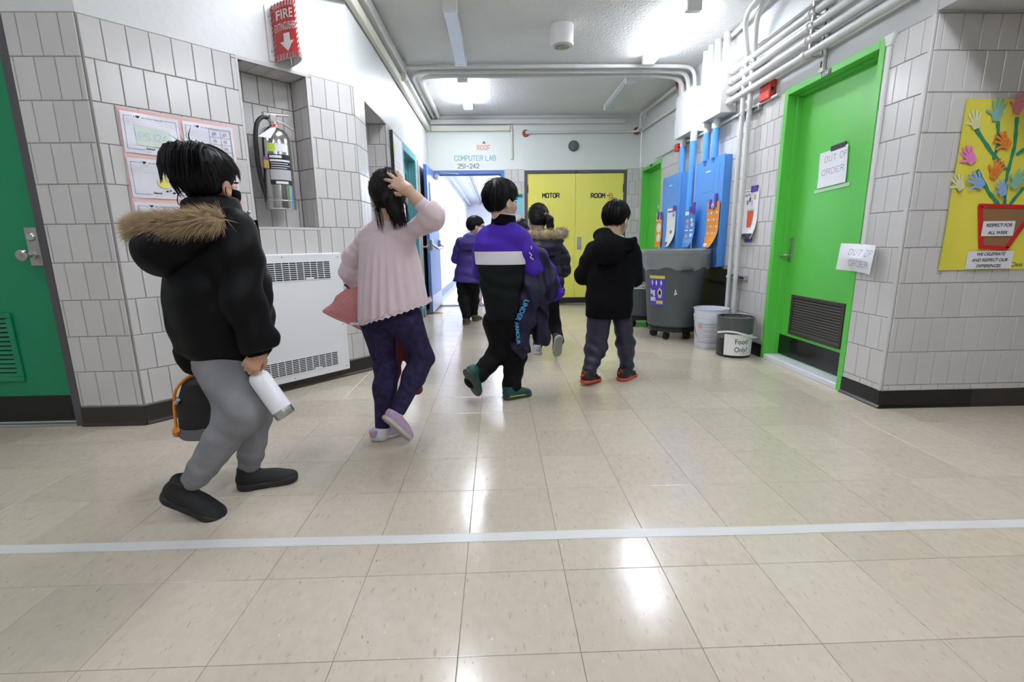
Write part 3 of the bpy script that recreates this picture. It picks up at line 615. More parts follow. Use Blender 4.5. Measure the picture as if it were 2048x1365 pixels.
# blue electrical panels
def panel(y0, y1, z0, z1, xf, door, label):
    e = tag(empty('electrical_panel', T(XR, (y0+y1)/2, z0)), label, 'electrical panel', 'blue electrical panels'); a, b, h = (y1-y0)/2, xf-XR, z1-z0
    MB().box(b+.006, -.0105, -a, a, 0, h, .003).obj('cabinet', M_sky, e)
    c = MB().box(b, b+.008, -a-.006, a+.006, -.006, h+.006, .003).obj('front', M_sky, e)
    d = MB().box(b-.004, b+.002, -a*door, a*door, h*.06, h*.945, .002).obj('door', M_sky, c)
    MB().box(b-.0055, b-.0035, -a*door*.55, a*door*.55, h*.70, h*.90, .0008).obj('label_holder', M_sky, d)
    B('label_card', M_paper, d, b-.0062, b-.0052, -.05, .06, h*.885, h*.897)
    MB().lathe([(.026, 0), (.026, .012), (.020, .022), (0, .026)], (0, 0, 0), 18, axis='y', cap1=False).obj('latch', M_sky, d, T(b-.004, -a*.60, h*.55) @ Matrix.Rotation(-PI/2, 4, 'Z'), smooth=True)
    s = MB()
    for y in (-a+.02, a-.02):
        for z in (.04, h/2, h-.03): s.cyl((b-.003, y, z), (b+.002, y, z), .006, 8)
    s.obj('screws', M_bsteel, e); return e
panel(4.745, 5.40, .735, 1.80, 2.185, .74, 'large blue electrical panel with a dial latch beside the tall pipes')
panel(5.79, 6.40, .735, 1.775, 2.165, .78, 'smaller blue electrical panel next to the far green door')
G5 = 'blue painted conduits above the panels'
def blue_pipe(x, y, z0, zm, z1, r, label):
    e = tag(empty('panel_conduit', T(x, y, z0)), label, 'conduit', G5)
    MB().tube([(0, 0, 0), (0, 0, zm-z0)], r, 16).obj('blue_length', mat('conduit_blue', (.10, .36, .85), .35), e, smooth=True)
    MB().tube([(0, 0, zm-z0), (0, 0, z1-z0)], r*1.02, 16).obj('white_length', M_pipe, e, smooth=True)
blue_pipe(2.195, 5.76+.1, 1.775, 2.07, 2.16, .034, 'blue conduit between the smaller panel and the white box above it')
blue_pipe(2.165, 5.48, .76, 2.055, 2.17, .036, 'long blue conduit running down between the two blue panels')
blue_pipe(2.185, 5.18, 1.80, 2.075, 2.175, .036, 'blue conduit in the middle above the large blue panel')
blue_pipe(2.190, 4.985, 1.80, 2.08, 2.175, .034, 'blue conduit nearest the camera above the large blue panel')
pipe('wall_conduit', 'slim white conduit along the top of the tiles from the red box', [(2.245, 4.02, 2.118), (2.245, 7.0, 2.128)], .012)
# red boxes
def redbox(x, y, z, w, h, d, label):
    e = tag(empty('alarm_box', T(x, y, z)), label, 'alarm box', 'red alarm boxes')
    MB().box(-d, 0, -w/2, w/2, -h/2, h/2, .006).obj('body', M_red, e)
    s = MB()
    for yy in (-w*.36, w*.36):
        for zz in (-h*.36, h*.36): s.cyl((-d-.001, yy, zz), (-d+.002, yy, zz), .005, 8)
    s.obj('screws', M_bsteel, e); MB().cyl((-d*.5, -w/2-.001, 0), (-d*.5, -w/2+.004, 0), .014, 12).obj('knockout', M_dark, e)
redbox(XR-.002, 4.185, 2.19, .15, .145, .055, 'red fire alarm box beside the tall pipes above the bright green door')
redbox(2.20, 5.955, 2.075, .085, .085, .06, 'small red box under the white junction box')
# pipe with red escutcheons, end wall conduit, speaker, detector
sp = pipe('sprinkler_pipe', 'white pipe with red rings slanting along the right wall at the far end', [(2.19, 7.80, 2.66), (2.19, 7.62, 2.66), (2.19, 7.60, 2.85), (2.19, 6.02, 2.80)], .021, bend=.05, cat='pipe')
for p, d in (((2.19, 7.815, 2.66), (0, 1, 0)), ((2.19, 6.06, 2.80), (0, 1, 0))):
    p = Vector(p); d = Vector(d); MB().tube([p-d*.012, p+d*.006], .052, 18).obj('escutcheon', mat('rust_red', (.30, .045, .03), .5), sp, smooth=True)
pipe('wall_conduit', 'slim white conduit dropping into the white junction box', [(2.18, 6.05, 2.80), (2.18, 6.02, 2.70), (2.20, 5.96, 2.55), (2.2, 5.93, 2.5)], .014, bend=.04)
ec = pipe('wall_conduit', 'white conduit along the end wall with a red ring', [(.50, YB-.03, 2.648), (2.16, YB-.03, 2.652), (2.24, YB-.12, 2.652), (2.24, 5.95, 2.60)], .018, bend=.08)
MB().tube([(.47, YB-.035, 2.648), (.52, YB-.035, 2.648)], .026, 12).obj('elbow', M_pipe, ec, smooth=True)
MB().lathe([(.055, 0), (.055, .006), (.03, .012)], (.475, YB, 2.64), 20, axis='y').obj('escutcheon', MATS['rust_red'], ec)
spk = tag(empty('wall_speaker', T(1.217, YB, 2.452)), 'round dark grey speaker on the end wall above the yellow doors', 'speaker')
MB().lathe([(.080, 0), (.080, .02), (.072, .032)], (0, 0, 0), 32, axis='y').obj('rim', M_grey, spk, smooth=True)
MB().lathe([(.072, .030), (.05, .040), (0, .044)], (0, 0, 0), 32, axis='y', cap1=False).obj('grille', mat('speaker_grille', (.13, .14, .15), .6, bump=.6, bscale=300), spk, smooth=True)
det = tag(empty('ceiling_detector', T(.622, 4.76, ZC)), 'round white detector housing hanging from the ceiling', 'detector')
MB().lathe([(.102, 0), (.104, -.005), (.104, -.155), (.098, -.165)], (0, 0, 0), 36).obj('housing', M_white, det, smooth=True)
MB().lathe([(.080, -.166), (.080, -.172), (.062, -.175), (.060, -.168)], (0, 0, 0), 32).obj('ring', mat('beige_plastic', (.50, .49, .42), .5), det, smooth=True)
MB().lathe([(.045, -.166), (.045, -.182), (.030, -.186)], (0, 0, 0), 24).obj('sensor', mat('tan_plastic', (.34, .33, .27), .5), det, smooth=True)
# raceways of the left wall and the end wall
tag(MB().box(XL+.001, XL+.05, 2.2, YB-.002, 2.662, 2.742, .006).obj('wall_raceway', M_cream), 'cream raceway running along the top of the left hall wall', 'raceway')
tag(MB().box(XL+.001, XL+.085, 2.2, 5.58, 2.775, 2.868, .004).obj('wall_raceway', M_pipe), 'white square duct under the ceiling above the left hall wall', 'raceway')
br = MB().box(XL+.001, XL+.10, 5.565, 5.60, 2.70, 2.895, .003).obj('duct_bracket', M_cream); tag(br, 'cream bracket at the end of the white square duct', 'bracket')
tag(MB().box(XL+.001, XL+.07, 5.62, YB-.002, 2.79, 2.84, .004).obj('wall_raceway', M_pipe), 'flat white duct under the ceiling at the far left', 'raceway')
tag(MB().box(XL+.06, .235, YB-.045, YB-.001, 2.672, 2.746, .004).obj('wall_raceway', M_cream), 'cream raceway on the end wall above the roof sign', 'raceway')
tag(MB().box(-.98, 2.01, YB-.06, YB-.001, 2.768, 2.836, .004).obj('wall_raceway', M_pipe), 'long white raceway just under the ceiling of the end wall', 'raceway')
tag(MB().box(.240, .272, YB-.025, YB-.001, 2.262, 2.75, .003).obj('wall_raceway', M_cream), 'slim upright raceway on the end wall beside the roof sign', 'raceway')
tag(MB().box(XL, XR, YB-.012, YB-.001, ZC-.05, ZC, .002).obj('trim_3', M_plaster), 'white cornice strip on the end wall', 'trim', kind='structure')
# painted lettering of the end wall
yb = -.0008
L = MB(); L.prism([(BX(-.200), 2.497), (BX(-.138), 2.497), (BX(-.169), 2.535)], yb+.004, yb); L.obj('arrow_mark', mat('grey_stencil', (.10, .11, .12), .5), wb)
strokes('ROOF', BX(-.279), 2.405, .036, .066, .012, .020, y=.003, stencil=True).obj('lettering', mat('coral_stencil', (.80, .28, .18), .5), wb)
strokes('COMPUTER LAB', BX(-.628), 2.252, .0405, .068, .0125, .0155, y=.003, stencil=True).obj('lettering', mat('teal_stencil', (.22, .44, .46), .5), wb)
strokes('251-242', BX(-.582), 2.137, .038, .062, .0115, .014, y=.003, stencil=True).obj('lettering', mat('slate_stencil', (.17, .18, .20), .5), wb)
strokes('241', .10, 1.985, .035, .075, .010, .022, y=-.0094).obj('lettering', mat('faint_stencil', (.45, .45, .47), .4), wh)
# ================================================================== WALL-HUNG THINGS AND BINS
def lerp(a, b, t): return a+(b-a)*t
def sheet(name, m, w, h, parent=None, mw=None, curl=None, nx=8, nz=10, t=.0006):
    """paper: a thin curved slab; curl(u, v) gives how far it stands off the wall"""
    mb = MB(); v = []; k = (nx+1)*(nz+1)
    for s in (0, 1):
        for j in range(nz+1):
            for i in range(nx+1):
                a, b = i/nx, j/nz; d = curl(a, b) if curl else 0
                v.append((w*(a-.5), -d-(0 if s else t), h*(b-.5)))
    f = []
    for s in (0, 1):
        for j in range(nz):
            for i in range(nx):
                q = [s*k+j*(nx+1)+i, s*k+j*(nx+1)+i+1, s*k+(j+1)*(nx+1)+i+1, s*k+(j+1)*(nx+1)+i]; f.append(tuple(q if s == 0 else q[::-1]))
    mb.add(v, f); return mb.obj(name, m, parent, mw, smooth=True)
def conform(o, w, h, curl, off=.0012):   # lay flat print onto a curled sheet
    for p in o.data.vertices: p.co.y = -(curl(p.co.x/w+.5, p.co.z/h+.5)+off)+p.co.y
def lines(x0, x1, z1, z0, n, y, lw=.0012, rag=.25, seed=1, mb=None):
    mb = mb or MB(); rn = random.Random(seed)
    for i in range(n):
        z = lerp(z1, z0, i/max(1, n-1)); x = x0; e = x1-rn.random()*rag*(x1-x0)
        while x < e:
            l = rn.uniform(.006, .022); mb.add([(x, y, z), (min(x+l, e), y, z+rn.uniform(-.0006, .0006)), (min(x+l, e), y, z+lw), (x, y, z+lw)], [(0, 1, 2, 3)]); x += l+.005
    return mb
def blob(pts, y0, y1, m, name, parent): return MB().prism(pts, y0, y1).obj(name, m, parent)
def ell(cx, cz, a, b, n=18, w=0., ph=0.): return [(cx+a*(1+w*math.sin(5*t+ph))*math.cos(t), cz+b*(1+w*math.sin(5*t+ph))*math.sin(t)) for t in [2*PI*i/n for i in range(n)]]
# ---- pupils' sheets on a pink board, slanted wall
M_pink = mat('pink_board', (.78, .50, .46), .6); M_film = mat('glossy_sheet', (.76, .76, .83), .22, coat=.6, coat_rough=.08, noise=.03, nscale=30)
M_pencil = mat('pencil', (.42, .43, .50), .7)
pbd = tag(empty('pupil_display', FS @ T(.375, -.011, 1.405)), 'pink board of six pupil worksheets behind the boy in the black parka', 'display board')
B('board', M_pink, pbd, -.275, .285, -.003, 0, -.385, .308, .001)
for r in range(3):
    for c in range(2):
        cx, cz = -.137+.283*c, .187-.229*r; W_, H_ = .262, .205
        s = sheet('worksheet', M_film, W_, H_, pbd, T(cx, -.0036, cz) @ Matrix.Rotation(.012*(-1)**(r+c), 4, 'Y'), curl=lambda a, b: .001+.002*abs(math.sin(3*a+5*b)))
        y = -.0055
        fr = MB()
        for x0, x1, z0, z1 in ((-.118, -.08, .082, .0835), (.06, .118, .082, .0835), (-.118, -.1165, -.082, .0835), (.1165, .118, -.082, .0835), (-.118, -.04, -.082, -.0805), (.07, .118, -.082, -.0805)): fr.add([(x0, y, z0), (x1, y, z0), (x1, y, z1), (x0, y, z1)], [(0, 1, 2, 3)])
        fr.obj('border', M_ink, s)
        text('heading', 'I', M_ink, s, -.074, y, .077, .015, bold=.0002); text('heading', 'my school because', M_ink, s, -.040, y, .078, .0125)
        hp_ = [(-.056+.009*(16*math.sin(t)**3)/16, .083+.0085*(13*math.cos(t)-5*math.cos(2*t)-2*math.cos(3*t)-math.cos(4*t))/16) for t in [2*PI*i/20 for i in range(20)]]
        blob(hp_, y, y-.0002, M_ink, 'heart', s)
        lines(-.108, .108, .066, .040 if (r, c) == (0, 0) else .030, 3 if (r, c) == (0, 0) else 5, y, seed=r*2+c+3).obj('handwriting', M_pencil, s)
        if (r, c) != (0, 1):
            text('logo', 'School', M_ink, s, -.035, y, -.078, .014, bold=.0006); lines(-.03, .0, -.090, -.09, 1, y).obj('handwriting', M_pencil, s)
            for k, (a, b_, q) in enumerate(((.030, -.062, .0045), (.046, -.058, .004), (.062, -.070, .006))): blob(ell(a, b_, q*1.5, q, 8), y, y-.0002, M_ink, 'logo_mark', s)
        if (r, c) == (0, 0):
            blob([(-.075, -.06), (.085, -.06), (.085, .034), (-.075, .034)], y+.0004, y, mat('pale_green_crayon', (.66, .74, .66), .5), 'drawing', s)
            strokes('PS.124', -.060, -.030, .020, .036, .005, .006, y=y-.0003).obj('drawing_letters', mat('pale_blue_crayon', (.50, .63, .72), .5), s)
        if (r, c) == (1, 0):
            em = blob(ell(.022, -.018, .031, .029, 24), y, y-.0003, mat('yellow_crayon', (.78, .74, .16), .5), 'face_drawing', s)
            for dx in (-.012, .013): blob(ell(.022+dx, -.010, .008, .006, 10), y-.0003, y-.0006, mat('pink_crayon', (.85, .32, .50), .5), 'drawn_eye', s)
        if (r, c) == (0, 1):
            gd = MB()
            for x in (.0, .06, .113): gd.add([(x, y, -.085), (x+.0015, y, -.085), (x+.0015, y, .075), (x, y, .075)], [(0, 1, 2, 3)])
            for z in (-.085, -.045, -.005, .035, .075): gd.add([(0, y, z), (.114, y, z), (.114, y, z+.0015), (0, y, z+.0015)], [(0, 1, 2, 3)])
            gd.obj('comic_grid', M_ink, s)
            for k in range(6): blob(ell(.028+.055*(k % 2), .055-.04*(k//2), .011, .010, 9), y, y-.0002, M_pencil if k else mat('blue_crayon', (.25, .33, .62), .5), 'comic_drawing', s)
# ---- wall convector
cv = tag(empty('wall_convector', FS @ T(.855, -.008, .062)), 'white convector heater cabinet on the slanted tile wall', 'heater')
CW, CH = .435, .878
MB().box(-CW, CW, -.040, 0, 0, CH, .006).obj('cabinet', mat('convector_white', (.80, .81, .83), .35), cv)
for z0, z1, nm in ((.70, .822, 9), (.055, .155, 8)):
    g = MB().box(-CW+.08, CW-.098, -.0415, -.0395, z0, z1).obj('grille', M_dark, cv)
    Mg = MATS['convector_white']
    for k in range(nm+1): z = lerp(z0, z1, k/nm); B('slat', Mg, g, -CW+.08, CW-.098, -.0435, -.041, z-.0022, z+.0022)
    for k in range(15): x = lerp(-CW+.08, CW-.098, k/14); B('bar', Mg, g, x-.0022, x+.0022, -.0432, -.0405, z0, z1)
    for x in (-.18, .18): B('clip', Mg, g, x-.028, x+.028, -.0436, -.041, z0+.002, z0+.013)
s = MB()
for x, z in ((-CW+.03, .03), (CW-.03, .03), (-CW+.03, CH-.03), (CW-.03, CH-.03), (0, .02), (0, CH-.02), (CW-.03, .35)): s.lathe([(.005, 0), (.004, .003)], (x, -.040, z), 8, axis='y')
s.obj('screws', M_bsteel, cv)
# ---- projecting fire extinguisher sign
fs = tag(empty('fire_sign', FS @ T(1.028, 0, 2.30)), 'red and white curved fire extinguisher sign above the niche', 'sign')
M_signw = mat('sign_white', (.82, .80, .80), .35); SH = .158
arc = [(-.055+.055*(1-math.cos(a)), -.205*math.sin(a)) for a in [PI/2*i/12*1.0 for i in range(13)]]
def arcpt(s_):          # s_ 0..1 along the face from the wall outwards
    f = s_*12; i = min(int(f), 11); t = f-i; return (lerp(arc[i][0], arc[i+1][0], t), lerp(arc[i][1], arc[i+1][1], t))
def arcface(sa, sb, za, zb, off, n=10):
    v = []; 
    for i in range(n+1):
        x, y = arcpt(lerp(sa, sb, i/n)); x2, y2 = arcpt(min(1, lerp(sa, sb, i/n)+.01)); x1, y1 = arcpt(max(0, lerp(sa, sb, i/n)-.01))
        d = Vector((x2-x1, y2-y1)).normalized(); nx, ny = d.y, -d.x
        v += [(x+nx*off, y+ny*off, za), (x+nx*off, y+ny*off, zb)]
    return v, [(2*i, 2*i+2, 2*i+3, 2*i+1) for i in range(n)]
def conform_arc(o):
    for p in o.data.vertices:
        s_ = min(1, max(0, p.co.x)); x, y = arcpt(s_); x2, y2 = arcpt(min(1, s_+.01)); x1, y1 = arcpt(max(0, s_-.01)); d = Vector((x2-x1, y2-y1)).normalized(); off = p.co.y
        p.co.x = x+d.y*off; p.co.y = y-d.x*off
side = -1
mb = MB(); v, f = arcface(0, 1, -SH, SH, 0); v2 = [(-p[0]+.0, p[1], p[2]) for p in v]
mb.add(v, f); mb.add(v2, [q[::-1] for q in f])
bd = mb.obj('panel', M_signw, fs, smooth=True)
sol = bd.modifiers.new('s', 'SOLIDIFY'); sol.thickness = .003
MB().box(-.095, -.05, -.003, 0, -SH, SH, .001).obj('flange', mat('clear_flange', (.72, .70, .70), .3), fs)
for z in (.10, -.10): MB().lathe([(.007, 0), (.005, .004)], (-.074, -.003, z), 10, axis='y').obj('screw', M_bsteel, fs)
M_signred = mat('sign_red', (.56, .03, .03), .35)
def onarc(name, polys, m, off):
    mb = MB()
    for (sa, sb, za, zb) in polys: v, f = arcface(sa, sb, za, zb, off); mb.add(v, f)
    return mb.obj(name, m, fs)
OFF = -.0042
ch = arcface(.5, .51, 0, .01, .0)[0]
# which side is outwards: towards -y and -x
OFF = -.004 if (Vector((arcface(.5, .51, 0, .01, -.01)[0][0])).x < ch[0][0]) else .004
onarc('red_field', [(.10, .90, -.130, .130)], M_signred, OFF)
st_ = MB()
for k in range(11):
    za = -.158+.0285*k
    for (a, b) in ((.0, .10), (.90, 1.0)):
        q = [(a, OFF, za), (b, OFF, za+.016), (b, OFF, za+.030), (a, OFF, za+.014)]; st_.add(q, [(0, 1, 2, 3)])
for k in range(9):
    sa = .02+.11*k
    for (z0, z1) in ((-.158, -.132), (.132, .158)): st_.add([(sa, OFF, z0), (sa+.055, OFF, z0), (min(1, sa+.085), OFF, z1), (sa+.03, OFF, z1)], [(0, 1, 2, 3)])
o = st_.obj('hazard_stripes', M_signred, fs); conform_arc(o)
for nm, tx, x, z, sz, sx in (('lettering', 'FIRE', .19, .062, .072, 4.3), ('lettering', 'EXTINGUISHER', .115, -.002, .062, 2.02)):
    o = text(nm, tx, M_signw, fs, 0, 0, z, sz, bold=.0012 if tx == 'FIRE' else 0); mx = max(p.co.x for p in o.data.vertices)
    wid = .62 if tx == 'FIRE' else .77
    for p in o.data.vertices: p.co.x = x+p.co.x/mx*wid; p.co.y = OFF*1.4
    conform_arc(o)
o = MB().add([(x, OFF*1.4, z) for x, z in ((.40, -.02), (.62, -.02), (.62, -.065), (.76, -.065), (.51, -.122), (.26, -.065), (.40, -.065))], [(0, 1, 2, 6), (3, 4, 5, 6, 2)]).obj('arrow', M_signw, fs); conform_arc(o)
# ---- fire extinguisher
fx = tag(empty('fire_extinguisher', FS @ T(.945, .075, 1.235) @ Matrix.Diagonal((1.1, 1.1, 1, 1))), 'polished steel fire extinguisher hanging in the tiled niche', 'fire extinguisher')
M_pol = mat('polished_steel', (.62, .61, .60), .13, metal=1)
MB().lathe([(.084, 0), (.089, .006), (.089, .42), (.087, .45), (.078, .485), (.060, .512), (.038, .528), (.024, .535), (.022, .56)], (0, 0, 0), 40).obj('cylinder', M_pol, fx, smooth=True)
MB().lathe([(.0895, .050), (.0905, .052), (.0905, .055), (.0895, .057)], (0, 0, 0), 40, False, False).obj('seam', M_steel, fx, smooth=True)
vl = MB().box(-.022, .022, -.02, .02, .555, .60, .005).lathe([(.018, .545), (.018, .60)], (0, 0, 0), 16).obj('valve', M_steel, fx)
MB().tube([(-.045, 0, .600), (.0, 0, .606), (.095, -.02, .612)], [.010, .012, .006], 10).box(-.055, -.02, -.014, .014, .585, .612, .004).obj('carry_handle', M_steel, fx, smooth=True)
MB().tube([(.01, -.005, .575), (.06, -.02, .555), (.115, -.03, .520)], [.009, .007, .005], 10).obj('squeeze_lever', M_steel, fx, smooth=True)
hz = MB().tube([(-.03, 0, .58), (-.07, -.02, .575), (-.105, -.025, .53), (-.118, -.02, .45), (-.118, -.01, .30), (-.105, 0, .20), (-.085, 0, .09), (-.078, 0, .03)], .0125, 12, bend=.04).obj('hose', mat('hose_rubber', (.02, .02, .024), .5), fx, smooth=True)
MB().tube([(-.080, 0, .045), (-.073, 0, -.01)], [.013, .009], 12).obj('nozzle', M_steel, hz, smooth=True)
B('hose_strap', mat('strap', (.45, .30, .05), .5), fx, -.10, -.07, -.055, -.035, .255, .325, .002); B('strap_band', mat('strap_purple', (.20, .05, .28), .5), fx, -.10, -.07, -.0555, -.0345, .305, .325, .001)
def wraplabel(name, m, a0, a1, z0, z1, r, parent=fx, n=14):
    v = []
    for i in range(n+1): a = lerp(a0, a1, i/n); v += [(r*math.sin(a), -r*math.cos(a), z0), (r*math.sin(a), -r*math.cos(a), z1)]
    return MB().add(v, [(2*i, 2*i+2, 2*i+3, 2*i+1) for i in range(n)]).obj(name, m, parent)
lb = wraplabel('label', M_black, -.95, .55, .155, .345, .0896)
wraplabel('label_text', mat('label_grey', (.48, .48, .50), .5), -.90, .50, .185, .250, .0899)
for z0, z1, a0, a1 in ((.322, .338, -.85, -.1), (.300, .312, -.85, .5), (.286, .290, -.8, .3), (.272, .276, -.8, .45), (.160, .176, -.6, .2), (.258, .262, -.8, .2)): wraplabel('label_text', M_paper, a0, a1, z0, z1, .0899)
wraplabel('inspection_sticker', M_paper, -.95, .42, .362, .412, .0896); wraplabel('inspection_panel', mat('lime_sticker', (.58, .75, .06), .5), -.94, -.45, .364, .410, .0899)
tg = MB().add([(-.02, -.075, .53), (-.012, -.095, .525), (-.075, -.115, .43), (-.135, -.09, .435), (-.02, -.0755, .53), (-.012, -.0955, .525), (-.075, -.1155, .43), (-.135, -.0905, .435)], [(0, 1, 2, 3), (7, 6, 5, 4)]).obj('inspection_tag', M_paper, fx)
MB().add([(-.02, -.076, .532), (-.005, -.097, .528), (-.025, -.103, .505), (-.055, -.09, .510)], [(0, 1, 2, 3)]).obj('tag_header', M_red, tg)
MB().box(-.02, .02, .085, .112, .42, .50, .003).obj('wall_hook', M_steel, fx)
# ---- papers on the right wall
def wall_paper(name, label, m, y0, y1, z0, z1, X, curl, cat='poster', group=None, rot=0):
    w, h = y1-y0, z1-z0
    F = frame(Vector((X, (y0+y1)/2, (z0+z1)/2)), (0, -1, 0)) @ Matrix.Rotation(rot, 4, 'Y')
    e = tag(empty(name, F), label, cat, group); sheet('paper', m, w, h, e, None, curl); return e, w, h, curl
def put(e, o, w, h, c): conform(o, w, h, c); return o
def ptape(e, x, z, w, h, c=None): B('tape', M_purpletape, e, x-w/2, x+w/2, -.012, -.001, z-h/2, z+h/2, .0005)
lowcurl = lambda k: (lambda a, b: .002+k*max(0, .45-b)**2*(.3+.7*a)*4)
G6 = 'sorting posters above the bins'
M_org = mat('orange_print', (.80, .27, .03), .45); M_bprint = mat('blue_print', (.05, .25, .70), .45); M_sp = mat('shiny_paper', (.80, .80, .82), .4)
e, w, h, c = wall_paper('sorting_poster', 'white poster of an orange cup taped to the tiles beside the bright green door', M_sp, 4.20, 4.475, 1.005, 1.432, XR-.011, lowcurl(.06), group=G6)
put(e, text('heading', 'Liquids', M_ink, e, -w*.42, 0, h*.37, .04), w, h, c)
put(e, MB().add([(-w*.45, 0, h*.465), (w*.2, 0, h*.465), (w*.2, 0, h*.475), (-w*.45, 0, h*.475)], [(0, 1, 2, 3)]).obj('rule', M_ink, e), w, h, c)
put(e, MB().prism([(-.02, -.115), (.055, -.115), (.07, .03), (-.035, .03)], -.001, 0).obj('cup_print', mat('cup_orange', (.80, .12, .03), .5), e), w, h, c)
put(e, MB().prism([(-.04, .03), (.075, .03), (.07, .045), (-.035, .045)], -.001, 0).obj('cup_lid_print', mat('lid_grey', (.62, .62, .66), .5), e), w, h, c)
for k, (x, z, a, m_) in enumerate(((-.045, .105, .018, mat('carton_brown', (.35, .20, .14), .5)), (-.005, .125, .018, mat('carton_navy', (.10, .10, .30), .5)), (.03, .095, .016, mat('carton_lilac', (.55, .52, .66), .5)), (.075, .14, .018, M_org))): put(e, MB().prism([(x-a*.7, z-a*1.3), (x+a*.8, z-a), (x+a*.7, z+a*1.3), (x-a*.8, z+a)], -.001, 0).obj('carton_print', m_, e), w, h, c)
put(e, MB().prism([(-w/2, -h/2), (w/2-.01, -h/2), (w/2-.01, -h/2+.045), (-w/2, -h/2+.045)], -.001, 0).obj('footer', M_ink, e), w, h, c)
put(e, text('footer_text', 'NYC', M_sp, e, -w*.18, -.002, -h/2+.008, .035, bold=.001), w, h, c); put(e, MB().prism(ell(-w*.36, -h/2+.022, .015, .015, 14), -.003, -.001).obj('footer_mark', M_sp, e), w, h, c)
ptape(e, w*.22, h*.5, .10, .05); ptape(e, .02, -h*.5-.01, .11, .04)
def sorting(label, m, y0, y1, z0, z1, X, k, kind):
    e, w, h, c = wall_paper('sorting_poster', label, m, y0, y1, z0, z1, X, lowcurl(k), group=G6)
    rn = random.Random(len(label)); F_ = lambda mb, nm, m_: put(e, mb.obj(nm, m_, e), w, h, c)
    if kind == 'orange':
        F_(MB().prism([(-w*.40, h*.38), (w*.1, h*.38), (w*.1, h*.45), (-w*.40, h*.45)], -.001, 0), 'heading_print', M_sp)
        for r in range(4):
            for q in range(4): F_(MB().prism(ell(-w*.34+q*w*.22, h*.26-r*h*.15, w*.065, h*.028, 9, .15, r+q), -.001, 0), 'food_print', mat('cream_print', (.78, .70, .55), .5) if (r+q) % 2 else mat('green_print', (.45, .52, .22), .5))
        F_(MB().prism([(-w*.46, -h*.48), (-w*.05, -h*.48), (-w*.05, -h*.41), (-w*.46, -h*.41)], -.001, 0), 'logo_print', M_sp)
        for r in range(3): F_(MB().prism([(-w*.42, -h*(.28+.035*r)), (w*.40, -h*(.28+.035*r)), (w*.40, -h*(.275+.035*r)), (-w*.42, -h*(.275+.035*r))], -.001, 0), 'rule_print', mat('pale_yellow_print', (.8, .62, .2), .5))
    if kind == 'blue':
        F_(MB().prism([(-w*.44, h*.36), (-w*.1, h*.36), (-w*.1, h*.46), (-w*.44, h*.46)], -.001, 0), 'logo_print', M_sp)
        for q, (x, z) in enumerate(((-.2, .2), (.2, .22), (-.22, -.2), (.22, -.18), (-.2, .05), (.25, .1))): F_(MB().prism(ell(w*x, h*z, w*.13, h*.055, 10, .3, q), -.001, 0), 'bottle_print', (mat('pinkish_print', (.62, .36, .42), .5), mat('pale_print', (.70, .74, .82), .5))[q % 2])
        for x in (-.4, .05): F_(MB().prism([(w*x, -h*.07), (w*(x+.3), -h*.07), (w*(x+.3), -h*.03), (w*x, -h*.03)], -.001, 0), 'caption_print', M_sp)
        for r in range(2): F_(MB().prism([(-w*.42, -h*(.32+.05*r)), (w*.40, -h*(.32+.05*r)), (w*.40, -h*(.312+.05*r)), (-w*.42, -h*(.312+.05*r))], -.001, 0), 'rule_print', M_sp)
    if kind == 'white':
        F_(MB().prism([(-w*.42, h*.40), (w*.2, h*.40), (w*.2, h*.43), (-w*.42, h*.43)], -.001, 0), 'heading_print', M_ink)
        F_(MB().prism(ell(w*.05, -h*.12, w*.12, h*.05, 10, .3), -.001, 0), 'picture_print', mat('grey_print', (.2, .24, .22), .5))
        F_(MB().prism([(-w*.48, -h*.48), (-w*.05, -h*.48), (-w*.05, -h*.38), (-w*.48, -h*.38)], -.001, 0), 'footer', M_ink)
        F_(MB().prism(ell(-w*.3, -h*.43, w*.09, h*.03, 10), -.002, -.001), 'footer_mark', M_sp)
    if kind == 'orange_plate':
        for z, a, b_ in ((.12, .36, .16), (-.2, .30, .14)): F_(MB().prism(ell(0, h*z, w*a, h*b_, 16, .04), -.001, 0), 'plate_print', M_sp)
        F_(MB().prism([(-w*.42, h*.34), (w*.25, h*.34), (w*.25, h*.42), (-w*.42, h*.42)], -.001, 0), 'heading_print', M_sp)
    return e, w, h
e, w, h = sorting('orange sorting poster on the large blue panel', M_org, 4.755, 5.03, .925, 1.372, 2.178, .10, 'orange'); ptape(e, -w*.25, h*.46, .04, .09); ptape(e, w*.18, h*.52, .045, .13)
e, w, h = sorting('blue sorting poster hanging from the conduits between the panels', M_bprint, 5.20, 5.49, .925, 1.325, 2.125, .08, 'blue'); ptape(e, .03, h*.5, .07, .06); ptape(e, w*.38, h*.52, .05, .12)
e, w, h = sorting('white poster on the right side of the smaller blue panel', M_sp, 5.85, 6.14, .925, 1.385, 2.152, .10, 'white'); ptape(e, w*.35, h*.48, .08, .06)
e, w, h = sorting('narrow orange plate poster at the edge of the smaller blue panel', M_org, 6.32, 6.56, .915, 1.315, 2.152, .03, 'orange_plate'); ptape(e, -w*.1, h*.5, .04, .10); ptape(e, w*.3, h*.5, .04, .10)
